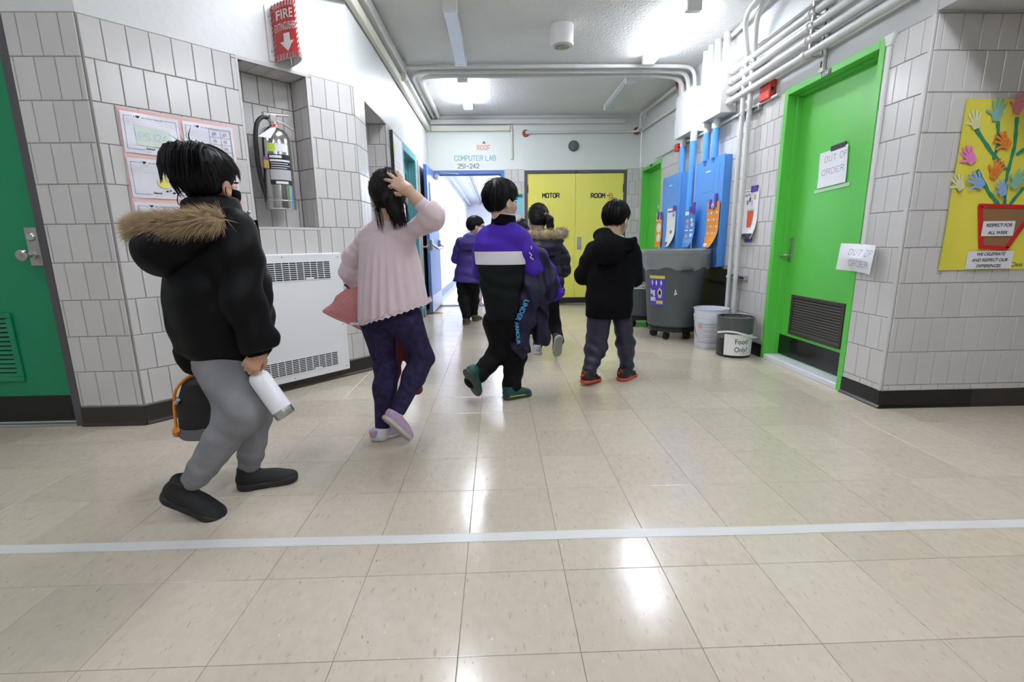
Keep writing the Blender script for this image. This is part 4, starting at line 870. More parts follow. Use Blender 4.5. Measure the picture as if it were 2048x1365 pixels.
# the two handwritten notes
M_note = mat('note_paper', (.82, .82, .86), .5, noise=.04, nscale=8); M_pen = mat('blue_pen', (.16, .19, .36), .6)
e, w, h, c = wall_paper('paper_note', 'handwritten out of order note in the middle of the bright green door', M_note, 3.325, 3.615, 1.365, 1.612, 2.376, lambda a, b: .003+.02*max(0, a-.75)*b+.012*max(0, .3-b), 'note', rot=math.radians(-3))
put(e, strokes('OUT OF', -w*.30, h*.20, .030, .038, .0032, .014, jit=.05).obj('handwriting', M_pen, e), w, h, c); put(e, strokes('ORDER', -w*.36, -h*.16, .034, .038, .0032, .013, jit=.05).obj('handwriting', M_pen, e), w, h, c)
B('clip', M_black, e, -.03, .12, -.008, -.001, h*.46, h*.60, .002)
tr = MB(); tr.box(-w*.62, w*.62, -.002, -.001, -h*.62, -h*.52).obj('clear_tape', mat('tape_residue', (.42, .72, .40), .3), e)
F2 = frame(Vector((XR-.013, 2.93, .877)), (0, -1, 0)); n2c = lambda a, b: .012+.075*abs(a-.35)**1.6*1.6+.035*math.sin(a*PI)*(1-abs(2*b-1))-.01*b
e = tag(empty('paper_note', F2 @ Matrix.Rotation(math.radians(2), 4, 'Y')), 'curled out of order note sticking out from the bright green door frame', 'note'); w, h = .34, .168
sheet('paper', M_note, w, h, e, None, n2c, 14, 6)
put(e, strokes('OUT OF', -w*.26, h*.10, .029, .034, .0032, .018, jit=.05).obj('handwriting', M_pen, e), w, h, n2c); put(e, strokes('ORDER', -w*.22, -h*.30, .030, .034, .0032, .013, jit=.05).obj('handwriting', M_pen, e), w, h, n2c)
# ---- yellow paper display on the right front wall
M_yp = mat('yellow_paper', (.80, .72, .085), .6, noise=.05, nscale=3)
yd = tag(empty('paper_display', FF @ T(2.478-XR, -.011, 0)), 'yellow paper display of cut-out hands growing from a flower pot', 'display')
sheet('backing_paper', M_yp, .98, .895, yd, T(.49, 0, 1.262), curl=lambda a, b: .002+.003*abs(math.sin(4*a+7*b))+(.012*(.04-a)/.04 if a < .04 else 0), nx=16, nz=14)
YX = lambda px, py: (at(px, py, YF-.013).x-2.478, at(px, py, YF-.013).z)
M_stem = mat('green_card', (.03, .27, .17), .6)
def ribbon(pts, w, name, m, y):
    P = [Vector(YX(*p)) for p in pts]; v = []; q = []
    for a, b in zip(P, P[1:]):
        for i in range(6): q.append(a.lerp(b, i/6))
    q.append(P[-1])
    for i, p in enumerate(q):
        d = (q[min(i+1, len(q)-1)]-q[max(i-1, 0)]).normalized(); n = Vector((-d.y, d.x))*w*(1+.22*math.sin(i*1.9)); v += [(p.x+n.x, y, p.y+n.y), (p.x-n.x, y, p.y-n.y), (p.x+n.x, y-.001, p.y+n.y), (p.x-n.x, y-.001, p.y-n.y)]
    f = []
    for i in range(len(q)-1): a = 4*i; f += [(a+2, a+3, a+7, a+6), (a, a+2, a+6, a+4), (a+3, a+1, a+5, a+7)]
    MB().add(v, f).obj(name, m, yd)
for k, pts in enumerate(([(1950, 258), (1985, 310), (2010, 340)], [(1994, 245), (1996, 285), (1985, 320)], [(2032, 235), (2028, 290), (2012, 350), (2006, 420)], [(2070, 285), (2030, 310)], [(1952, 340), (1975, 385), (1995, 410)], [(2045, 375), (2015, 412)])): ribbon(pts, .009, 'stem', M_stem, -.006-.0006*k)
HAND = None
def hand_poly(spread=1.):
    P = [(-.28, -.55), (-.42, -.1)]
    def fing(bx, bz, ang, l, w):
        d = Vector((math.sin(ang), math.cos(ang))); n = Vector((d.y, -d.x)); b = Vector((bx, bz)); r = []
        for s_, t in ((-1, 0), (-1, .8)): r.append(b+d*l*t+n*w*s_)
        r.append(b+d*l+n*w*(-.45)); r.append(b+d*l+n*w*.45)
        for s_, t in ((1, .8), (1, 0)): r.append(b+d*l*t+n*w*s_)
        return [(p.x, p.y) for p in r]
    P += fing(-.42, .02, -1.05*spread, .55, .10)
    P += fing(-.27, .33, -.36*spread, .68, .095); P += fing(-.06, .40, -.08*spread, .74, .095); P += fing(.15, .37, .2*spread, .68, .095); P += fing(.34, .26, .52*spread, .52, .085)
    P += [(.40, -.1), (.28, -.55)]
    return P
HC = dict(cream=mat('cream_card', (.72, .70, .40), .6), mint=mat('mint_card', (.24, .52, .42), .6), pink=mat('pink_card', (.78, .16, .42), .6), orange=mat('orange_card', (.80, .24, .03), .6), blue=mat('blue_card', (.28, .44, .72), .6), rose=mat('rose_card', (.75, .22, .30), .6), hot=mat('hot_pink_card', (.85, .22, .55), .6), tan=mat('tan_card', (.42, .38, .24), .6))
for k, (px, py, r, ang, c) in enumerate(((1948, 246, .060, -.35, 'cream'), (1991, 228, .068, .0, 'mint'), (2033, 216, .062, .25, 'rose'), (2006, 286, .064, -.95, 'orange'), (1936, 316, .064, -.75, 'hot'), (1985, 345, .062, .35, 'orange'), (1914, 370, .056, -.6, 'cream'), (1951, 366, .066, -.9, 'blue'), (2026, 365, .064, .55, 'mint'), (1998, 382, .054, -.35, 'blue'), (2062, 260, .06, .2, 'tan'), (2060, 330, .06, .3, 'cream'), (2058, 395, .06, .4, 'cream'), (2080, 300, .06, .8, 'orange'))):
    x, z = YX(px, py); ca, sa = math.cos(-ang), math.sin(-ang)
    pts = [(x+r*(p[0]*ca-p[1]*sa), z+r*(p[0]*sa+p[1]*ca)) for p in hand_poly(1+.1*math.sin(k))]
    hd = MB().prism(pts, -.010-.0012*k, -.012-.0012*k).obj('hand_cutout', HC[c], yd)
    lines(x-r*.3, x+r*.35, z+r*.15, z-r*.3, 4, -.0124-.0012*k, .0012, .4, k+9).obj('handwriting', M_pencil if c != 'orange' else M_ink, hd)
pt = [YX(*p) for p in ((1957, 412), (2068, 415), (2008, 497), (1958, 494))]
MB().prism(pt, -.006, -.012).obj('flower_pot', mat('brown_paper', (.30, .155, .06), .7), yd)
pr = MB()
for (a, b) in zip(pt, pt[1:]+pt[:1]):
    a, b = Vector(a), Vector(b); n = max(2, int((b-a).length/.013))
    for i in range(n): q = a.lerp(b, i/n); pr.prism(ell(q.x, q.y, .0125, .0115, 9), -.011-.0003*(i % 3), -.0155-.0003*(i % 3))
pr.obj('pot_border', mat('red_card', (.60, .015, .02), .6), yd)
def caption(pxa, pya, pxb, pyb, ls, sz, y):
    a, b = Vector(YX(pxa, pya)), Vector(YX(pxb, pyb)); c = B('caption', M_paper, yd, a.x, b.x, y, y-.001, b.y, a.y)
    for i, t in enumerate(ls): text('caption_text', t, M_ink, c, (a.x+b.x)/2, y-.0016, lerp(a.y, b.y, (i+.75)/len(ls)), sz, 'CENTER', .25, .0006)
caption(1962, 443, 2020, 472, ['RESPECT FOR', 'ALL WEEK'], .0245, -.016)
caption(1932, 503, 2017, 537, ['WE CELEBRATE', 'AND RESPECT OUR', 'DIFFERENCES.'], .0235, -.013)
a = YX(2018, 533); text('class_text', 'Class H', M_ink, yd, a[0], -.0068, a[1], .034)
# ---- poster on the left hall wall, small poster on the end wall
e = tag(empty('hall_poster', FL @ T(HY(5.28), -.010, 1.72)), 'white poster with a yellow shape on the left hall wall before the teal door', 'poster')
sheet('paper', M_paper, .58, .72, e, None, lambda a, b: .004)
MB().prism(ell(-.16, .22, .07, .08, 15, .25), -.006, -.005).obj('yellow_shape', mat('yellow_print', (.75, .72, .2), .5), e); MB().prism([(-.29, -.36), (-.22, -.36), (-.22, .36), (-.29, .36)], -.0055, -.005).obj('yellow_edge', MATS['yellow_print'], e)
lines(-.2, .25, .1, -.3, 10, -.0055, .008, .3, 5).obj('printed_lines', mat('lilac_print', (.55, .52, .68), .6), e)
B('board_edge', M_black, e, -.31, -.29, -.03, 0, -.36, .36)
e = tag(empty('hall_poster', FB @ T(BX(.335), -.010, 1.60)), 'small cyan poster on the tiles between the blue and yellow doors', 'poster')
sheet('paper', mat('cyan_print', (.22, .62, .74), .5), .17, .33, e, None, lambda a, b: .002); B('title_band', mat('dark_teal_print', (.04, .13, .15), .5), e, -.085, .085, -.0045, -.0035, .09, .14); B('yellow_note', MATS['yellow_print'], e, -.07, .05, -.004, -.0028, .15, .20)
for k, (yy, c) in enumerate(((10.4, 'pink'), (11.2, 'rose'), (12.0, 'hot'), (12.9, 'blue'), (13.8, 'pink'))):
    e = tag(empty('corridor_poster', frame(Vector((-1.078, yy, 1.45)), (0, 1, 0))), '%s paper on the left wall of the far corridor' % ('deep pink', 'salmon', 'bright pink', 'sky blue', 'last pink')[k], 'poster', 'papers in the far corridor')
    sheet('paper', M_paper, .55, .75, e, None, lambda a, b: .003); MB().prism([(-.22, .05), (.22, .05), (.22, .32), (-.22, .32)], -.0045, -.004).obj('picture', HC[c], e)
# ---- trash cans
M_can = mat('grey_can', (.085, .10, .105), .5, noise=.12, nscale=9, stretch=(3, 3, .4), coord='obj'); M_bag = mat('clear_bag', (.80, .82, .82), .12, alpha=.25, bump=1., bscale=30, stretch=(.5, .5, 2.4), spec=.9)
M_caster = mat('caster_rubber', (.015, .015, .015), .5)
def trash_can(x, y, r1, r0, h, zb, label, rot):
    e = tag(empty('trash_can', T(x, y, 0) @ Matrix.Rotation(rot, 4, 'Z')), label, 'trash can', 'grey trash cans on casters')
    MB().lathe([(0, zb), (r0-.02, zb), (r0, zb+.02), (r1-.012, h-.05), (r1-.005, h-.045), (r1, h-.03), (r1, h), (r1-.012, h), (r1-.02, h-.03), (r0-.02, zb+.03), (0, zb+.025)], (0, 0, 0), 48, False, False).obj('can', M_can, e, smooth=True)
    MB().lathe([(r0-.06, zb-.045), (r0-.01, zb-.04), (r0-.01, zb-.004), (r0-.06, zb-.001)], (0, 0, 0), 40).obj('dolly', M_black, e)
    for k in range(5):
        a = 2*PI*k/5+.3; c = Vector(((r0-.07)*math.cos(a), (r0-.07)*math.sin(a), 0)); cs = MB().box(c.x-.02, c.x+.02, c.y-.02, c.y+.02, .05, zb-.04, .004).obj('caster', M_black, e)
        d = Vector((math.cos(a+1.2), math.sin(a+1.2), 0))*.016; MB().tube([c+Vector((0, 0, .038))-d, c+Vector((0, 0, .038))+d], .038, 18).obj('wheel', M_caster, cs, smooth=True)
    # liner folded over the rim, crumpled
    rn = random.Random(int(x*100)); n = 72; v = []; prof = [(.0, -.06, -.025), (.006, .006, -.012), (.012, .004, .008), (.012, -.03, .010), (.012, -.07, .012), (.014, -.12, .012), (.016, -.165, .014), (.020, -.185, .016)]
    for i, (dr, dz, o_) in enumerate(prof):
        for j in range(n):
            a = 2*PI*j/n; wob = .006*math.sin(9*a+i)+.005*math.sin(23*a+2.1*i)+rn.uniform(-.003, .003); zz = h+dz+(.014*math.sin(5*a)+.01*math.sin(11*a))*(i/7)**2
            rr = lerp(r0, r1, (zz-zb)/(h-zb)) if i > 3 else r1; rr = max(rr, r1-.012) if i in (4,) else rr
            rr = rr+o_+max(-.002, wob if i > 1 else 0)
            v.append((rr*math.cos(a), rr*math.sin(a), zz))
    f = [(i*n+j, i*n+(j+1) % n, (i+1)*n+(j+1) % n, (i+1)*n+j) for i in range(len(prof)-1) for j in range(n)]
    MB().add(v, f).obj('liner', M_bag, e, smooth=True)
    for a in (PI*.5, PI*1.5): MB().tube([(math.cos(a-.16)*(r1+.005), math.sin(a-.16)*(r1+.005), h-.18), (math.cos(a)*(r1+.04), math.sin(a)*(r1+.04), h-.17), (math.cos(a+.16)*(r1+.005), math.sin(a+.16)*(r1+.005), h-.18)], .016, 8, bend=.03).obj('grip', M_can, e, smooth=True)
    return e
c1 = trash_can(1.835, 4.93, .325, .252, .905, .125, 'large grey trash can with a clear liner and a purple label', 0)
c2 = trash_can(1.70, 5.70, .30, .235, .885, .125, 'grey trash can with a white label, half hidden behind the larger one', 0)
def can_label(e, m, name, a0, a1, z0, z1, rr, off=.004, n=12):
    v = []
    for i in range(n+1):
        a = lerp(a0, a1, i/n)
        for z in (z0, z1): r = rr(z)+off; v.append((r*math.sin(a), -r*math.cos(a), z))
    return MB().add(v, [(2*i, 2*i+2, 2*i+3, 2*i+1) for i in range(n)]).obj(name, m, e)
def on_can(o, rr, off, k=1.):
    for p in o.data.vertices: a = p.co.x*k; r = rr(p.co.z)+off; p.co.x, p.co.y = r*math.sin(a), -r*math.cos(a)
rc = lambda z: lerp(.252, .313, (z-.125)/.78); aL = -1.28
lbl = can_label(c1, mat('purple_label', (.10, .06, .50), .4), 'label', aL, aL+.62, .355, .655, rc)
can_label(lbl, mat('label_yellow', (.75, .62, .08), .4), 'label_band', aL, aL+.62, .625, .656, rc, .0046); can_label(lbl, MATS['label_yellow'], 'label_chip', aL+.30, aL+.56, .372, .405, rc, .0046)
for t, z, x in (('ing', .47, aL+.02), ('ash', .40, aL+.02)):
    o = text('label_text', t, M_paper, lbl, x*1., 0, z, .075, bold=.003)
    for p in o.data.vertices: p.co.x = x+(p.co.x-x)*2.6
    on_can(o, rc, .0048)
for k in range(3): o = MB().prism(ell(aL+.13+.18*k, .585, .035, .028, 9, .2, k), 0, .0001).obj('label_picture', M_paper, lbl); on_can(o, rc, .0048)
o = MB().prism(ell(aL+.44, .48, .09, .055, 12, .15), 0, .0001).obj('label_picture', mat('label_pale', (.72, .66, .5), .5), lbl); on_can(o, rc, .0048)
o = MB().prism(ell(aL+.44, .485, .05, .025, 10, .3), 0, .0001).obj('label_picture', M_ink, lbl); on_can(o, rc, .0052)
for k, (a_, z_, s_) in enumerate(((-.30, .50, .03), (-.27, .475, .035), (-.32, .47, .02))): o = MB().prism([(a_-s_, z_), (a_, z_-.006), (a_+s_, z_), (a_, z_+.03)], 0, .0001).obj('paint_splash', M_paper, c1); on_can(o, rc, .0025)
rc2 = lambda z: lerp(.235, .29, (z-.125)/.76)
l2 = can_label(c2, M_paper, 'label', -.75, .45, .455, .535, rc2)
for t, z, sz in (('TRASH ONLY', .503, .036), ('no recyclables', .470, .028)):
    o = text('label_text', t, M_ink, l2, 0, 0, z, sz, bold=.0008); mx = max(p.co.x for p in o.data.vertices)
    for p in o.data.vertices: p.co.x = -.50+p.co.x/mx*.85
    on_can(o, rc2, .0048)
o = MB().prism(ell(-.63, .497, .055, .022, 12), 0, .0001).obj('label_mark', M_ink, l2); on_can(o, rc2, .0048)
# ---- buckets
def handle_arc(r, z, sag, rad, n=14): return [(r*math.cos(a), -abs(math.sin(a))*sag*.25-.01, z-abs(math.sin(a))*sag) for a in [PI*i/n for i in range(n+1)]]
M_bk = mat('white_bucket', (.74, .75, .84), .35)
b1 = tag(empty('bucket', T(2.015, 4.42, 0)), 'white plastic bucket with ribbed rim and printed label', 'bucket')
MB().lathe([(0, 0), (.128, 0), (.132, .006), (.146, .255), (.150, .257), (.150, .285), (.153, .287), (.153, .312), (.149, .314), (.151, .36), (.158, .362), (.158, .372), (.148, .372), (.140, .30), (.125, .01), (0, .008)], (0, 0, 0), 44, False, False).obj('pail', M_bk, b1, smooth=True)
MB().tube([(-.155, 0, .30), (-.175, -.05, .24), (-.172, -.075, .16), (-.145, -.06, .11)], .0035, 8, bend=.04).obj('wire_handle', M_steel, b1, smooth=True)
rb = lambda z: lerp(.132, .146, z/.255)
bl = can_label(b1, mat('bucket_label', (.64, .62, .68), .5), 'label', -1.25, 1.1, .055, .235, rb, .0012, 18)
for z in (.056, .234): can_label(bl, M_ink, 'label_rule', -1.25, 1.1, z-.0015, z+.0015, rb, .0016, 18)
for k in range(9): can_label(bl, M_paper if k % 3 == 1 else M_pencil, 'label_print', -.85, .9-.2*(k % 3), .075+.016*k, .079+.016*k, rb, .0016)
can_label(bl, mat('label_pink', (.66, .36, .38), .5), 'label_print', -1.2, -.9, .19, .225, rb, .0016)
b2 = tag(empty('bucket', T(2.07, 4.055, 0)), 'black bucket with a clear liner and a food only sign', 'bucket')
MB().lathe([(0, 0), (.135, 0), (.140, .008), (.148, .33), (.152, .332), (.152, .345), (.145, .345), (.132, .01), (0, .008)], (0, 0, 0), 44, False, False).obj('pail', M_black, b2, smooth=True)
rb2 = lambda z: lerp(.140, .148, z/.33)
sg = can_label(b2, mat('sign_paper', (.82, .82, .80), .5), 'sign', -1.02, .86, .022, .205, rb2, .002, 18)
for t, z in (('Food', .125), ('Only!', .055)):
    o = text('sign_text', t, M_ink, sg, 0, 0, z, .062, bold=.0003); mx = max(p.co.x for p in o.data.vertices)
    for p in o.data.vertices: p.co.x = -.42+p.co.x/mx*.74
    on_can(o, rb2, .0028)
n = 60; v = []; rn = random.Random(4)
for i, (rr, z) in enumerate(((.135, .30), (.147, .355), (.158, .352), (.164, .31), (.166, .27), (.170, .215), (.175, .17))):
    for j in range(n): a = 2*PI*j/n; q = rr+.004*math.sin(7*a+i)+.003*math.sin(17*a)+rn.uniform(-.002, .002); v.append((q*math.cos(a), q*math.sin(a), z+(.03*math.sin(2*a-1.0)*(i/6)**2)))
MB().add(v, [(i*n+j, i*n+(j+1) % n, (i+1)*n+(j+1) % n, (i+1)*n+j) for i in range(6) for j in range(n)]).obj('liner', mat('thin_liner', (.82, .86, .86), .2, alpha=.10, bump=.8, bscale=30, spec=.9), b2, smooth=True)
MB().tube([(-.158, -.02, .21), (-.10, -.125, .235), (-.0, -.165, .215), (.08, -.155, .185), (.15, -.08, .17)], .009, 8, bend=.05).obj('handle', mat('cloudy_plastic', (.74, .76, .80), .25), b2, smooth=True)
# black board standing in for shadow and dark things behind the large can
tb = tag(empty('shadow_board', T(2.252, 4.86, 0)), 'black board standing in for shadow and a dark thing below the large blue panel', 'board')
MB().add([(-.075, -.27, 0), (-.035, -.27, 0), (-.035, .27, 0), (-.075, .27, 0), (-.03, -.27, .715), (-.002, -.27, .715), (-.002, .27, .715), (-.03, .27, .715)], [(0, 3, 2, 1), (4, 5, 6, 7), (0, 1, 5, 4), (1, 2, 6, 5), (2, 3, 7, 6), (3, 0, 4, 7)]).obj('board', M_black, tb)
for z_ in (.16, .58): B('batten', M_blackkick, tb, -.078+z_*.063, -.070+z_*.063, -.25, .25, z_-.02, z_+.02, .002)
# ================================================================== PEOPLE: implicit surfaces turned into meshes
def V3(p): return np.array([p[0], p[1], p[2]], np.float32)
def smin(a, b, k):
    if k <= 0: return np.minimum(a, b)
    h = np.clip(.5+.5*(b-a)/k, 0, 1); return b+(a-b)*h-k*h*(1-h)
def smax(a, b, k): return -smin(-a, -b, k)
def cone(a, b, ra, rb):
    a, b = V3(a), V3(b); ab = b-a; L2 = float(ab@ab)+1e-12
    def f(P): t = np.clip(((P-a)@ab)/L2, 0, 1); q = P-a-t[:, None]*ab; return np.sqrt((q*q).sum(1))-(ra+(rb-ra)*t)
    return f
def chain(pts, rs, k=.02): return union([cone(p, q, r, s) for p, q, r, s in zip(pts, pts[1:], rs, rs[1:])], k)
def ball(c, r, R=None):       # ellipsoid, R rows = local axes
    c = V3(c); r = np.array(r, np.float32); Rm = None if R is None else np.array([list(v) for v in R], np.float32)
    def f(P):
        q = P-c
        if Rm is not None: q = q@Rm.T
        k0 = np.sqrt(((q/r)**2).sum(1))+1e-9; k1 = np.sqrt(((q/(r*r))**2).sum(1))+1e-9; return k0*(k0-1)/k1
    return f
def union(fs, k=.02):
    def f(P):
        d = fs[0](P)
        for g in fs[1:]: d = smin(d, g(P), k)
        return d
    return f
def blend(t, sl, z0, z1, k0=.010, k1=.06):   # arms run into the body softly at the shoulders, stay apart lower down
    def f(P):
        k = np.interp(P[:, 2], [z0, z1], [k0, k1]).astype(np.float32); d = t(P)
        for g in sl: b = g(P); h = np.clip(.5+.5*(b-d)/k, 0, 1); d = b+(d-b)*h-k*h*(1-h)
        return d
    return f
def minus(a, b, k=.005): return lambda P: smax(a(P), -b(P), k)
def inter(a, b, k=.005): return lambda P: smax(a(P), b(P), k)
def grow(a, t): return lambda P: a(P)-t
def plane(p, n):              # keeps the side n points away from
    p, n = V3(p), V3(Vector(n).normalized()); return lambda P: (P-p)@n
def loft(a, b, right, tab, n=2.3, twist=None):
    """body of elliptical section along a-b; tab rows: (t, half width, half depth, shift right, shift forward)"""
    a, b = V3(a), V3(b); ax = b-a; L = float(np.sqrt(ax@ax)); ax = ax/L; r = V3(right); r = r-ax*float(r@ax); r = r/np.sqrt(r@r); fw = np.cross(ax, r)
    tab = np.array([list(x)+[0]*(5-len(x)) for x in tab], np.float32)
    def f(P):
        q = P-a; z = q@ax; t = z/L; tc = np.clip(t, tab[0, 0], tab[-1, 0])
        w, d, sx, sy = (np.interp(tc, tab[:, 0], tab[:, i]) for i in (1, 2, 3, 4))
        x = np.abs((q@r-sx)/w); y = np.abs((q@fw-sy)/d); e = (x**n+y**n)**(1/n)
        s = (e-1)*np.minimum(w, d); return smax(s, np.maximum((tab[0, 0]-t)*L, (t-tab[-1, 0])*L), .012)
    return f
_rs = np.random.RandomState(3); _dirs = _rs.normal(size=(40, 3)).astype(np.float32); _dirs /= np.sqrt((_dirs**2).sum(1))[:, None]; _ph = _rs.rand(40)*6.28
def wob(P, freq, seed=0):     # cheap smooth noise, about -1..1
    d = 0
    for i in range(4): j = (seed*5+i) % 40; d = d+np.sin(P@_dirs[j]*freq*(1+.35*i)+_ph[j]+1.3*np.sin(P@_dirs[(j+7) % 40]*freq*.5))
    return d/3
def folds(f, axis, freq, amp, seed=0, warp=1.6, center=None, rad=None):   # creases across `axis`
    ax = V3(Vector(axis).normalized())
    def g(P):
        d = f(P); m = np.abs(d) < .05; Q = P[m]; a = amp*np.sin(Q@ax*freq+warp*wob(Q, 14, seed))
        if center is not None: e = Q-V3(center); a = a*np.exp(-(e*e).sum(1)/(rad*rad))
        d[m] += a; return d
    return g
def bumpy(f, freq, amp, seed=0):
    def g(P): d = f(P); m = np.abs(d) < .05; d[m] += amp*wob(P[m], freq, seed); return d
    return g
def surfnet(f, lo, hi, h):
    lo, hi = np.array(lo, np.float32), np.array(hi, np.float32); n = np.ceil((hi-lo)/h).astype(int)+1
    gx, gy, gz = (lo[i]+h*np.arange(n[i], dtype=np.float32) for i in range(3))
    P = np.stack(np.meshgrid(gx, gy, gz, indexing='ij'), -1).reshape(-1, 3)
    D = np.empty(len(P), np.float32)
    for i in range(0, len(P), 200000): D[i:i+200000] = f(P[i:i+200000])
    D = D.reshape(n); D[0] = D[-1] = 1; D[:, 0] = D[:, -1] = 1; D[:, :, 0] = D[:, :, -1] = 1
    s = D < 0; C = [(i, j, k) for i in (0, 1) for j in (0, 1) for k in (0, 1)]
    c = [D[i:n[0]-1+i, j:n[1]-1+j, k:n[2]-1+k] for i, j, k in C]; cnt = sum((x < 0).astype(np.int8) for x in c); act = (cnt > 0) & (cnt < 8)
    ids = np.argwhere(act); idx = -np.ones(act.shape, np.int64); idx[act] = np.arange(len(ids)); vals = [x[act] for x in c]
    acc = np.zeros((len(ids), 3)); num = np.zeros(len(ids)); Co = np.array(C, float)
    for a in range(8):
        for b in range(a+1, 8):
            if np.abs(Co[a]-Co[b]).sum() != 1: continue
            m = (vals[a] < 0) != (vals[b] < 0); t = vals[a][m]/(vals[a][m]-vals[b][m]); acc[m] += Co[a]+(Co[b]-Co[a])*t[:, None]; num[m] += 1
    V = (ids+acc/num[:, None])*h+lo; F = []
    for ax in range(3):
        sl = [slice(1, -1)]*3; sl[ax] = slice(0, -1); s2 = list(sl); s2[ax] = slice(1, None)
        a, b = s[tuple(sl)], s[tuple(s2)]; m = np.argwhere(a != b)
        if not len(m): continue
        flip = a[tuple(m.T)]; o = np.ones(3, int); o[ax] = 0; I = m+o; u, v = (ax+1) % 3, (ax+2) % 3; eu = np.zeros(3, int); eu[u] = 1; ev = np.zeros(3, int); ev[v] = 1
        q = np.stack([idx[tuple((I-eu-ev).T)], idx[tuple((I-ev).T)], idx[tuple(I.T)], idx[tuple((I-eu).T)]], 1)
        q[~flip] = q[~flip][:, ::-1]; F.append(q)
    return V, np.concatenate(F)
def fast_mesh(name, V, F):
    me = bpy.data.meshes.new(name); k = F.shape[1]
    me.vertices.add(len(V)); me.vertices.foreach_set('co', np.ascontiguousarray(V, np.float32).ravel())
    me.loops.add(len(F)*k); me.loops.foreach_set('vertex_index', np.ascontiguousarray(F, np.int32).ravel())
    me.polygons.add(len(F)); me.polygons.foreach_set('loop_start', np.arange(0, len(F)*k, k, dtype=np.int32)); me.polygons.foreach_set('loop_total', np.full(len(F), k, np.int32))
    me.update(calc_edges=True); me.shade_smooth(); return me
def smooth_mesh(V, F, it):
    for _ in range(it):
        S_ = np.zeros_like(V); n = np.zeros(len(V))
        for a, b in ((0, 1), (1, 2), (2, 3), (3, 0)):
            np.add.at(S_, F[:, a], V[F[:, b]]); np.add.at(n, F[:, a], 1); np.add.at(S_, F[:, b], V[F[:, a]]); np.add.at(n, F[:, b], 1)
        V = V*.5+.5*S_/np.maximum(n, 1)[:, None]
    return V
class Person:
    def __init__(s, label, loc, vox=.006, name='person', cat='person'):
        s.root = tag(empty(name, T(*loc)), label, cat); s.o = np.array(loc, float); s.h = vox
    def part(s, name, f, pts, pad, m, parent=None, h=None, smooth=1, label=None):
        p = np.array([list(q) for q in pts]); V, F = surfnet(f, p.min(0)-pad, p.max(0)+pad, h or s.h); V = smooth_mesh(V, F, smooth)
        me = fast_mesh(name, V-s.o, F); me.materials.append(m); ob = link(name, me, None, parent or s.root)
        if label: ob['label'] = label
        return ob
    def parts(s, name, lst, m, parent=None, smooth=1):      # several surfaces in ONE mesh (parts of one body hidden by cloth between them)
        Vs, Fs, n = [], [], 0
        for f, pts, pad, h in lst:
            p = np.array([list(q) for q in pts]); V, F = surfnet(f, p.min(0)-pad, p.max(0)+pad, h); V = smooth_mesh(V, F, smooth); Vs.append(V-s.o); Fs.append(F+n); n += len(V)
        me = fast_mesh(name, np.concatenate(Vs), np.concatenate(Fs)); me.materials.append(m); return link(name, me, None, parent or s.root)
    def mb(s, name, mb, m, parent=None, smooth=True):
        for i, p in enumerate(mb.v): mb.v[i] = Vector(p)-Vector(s.o)
        return mb.obj(name, m, parent or s.root, None, smooth)
def axes(az, pitch=0., roll=0.):     # right, forward, up of something facing azimuth az (0 = away from the camera, + = to the right)
    a = math.radians(az); p = math.radians(pitch); f = Vector((math.sin(a)*math.cos(p), math.cos(a)*math.cos(p), math.sin(p))); r = Vector((math.cos(a), -math.sin(a), 0)); u = r.cross(f)
    if roll: t = math.radians(roll); r, u = r*math.cos(t)+u*math.sin(t), u*math.cos(t)-r*math.sin(t)
    return r, f, u
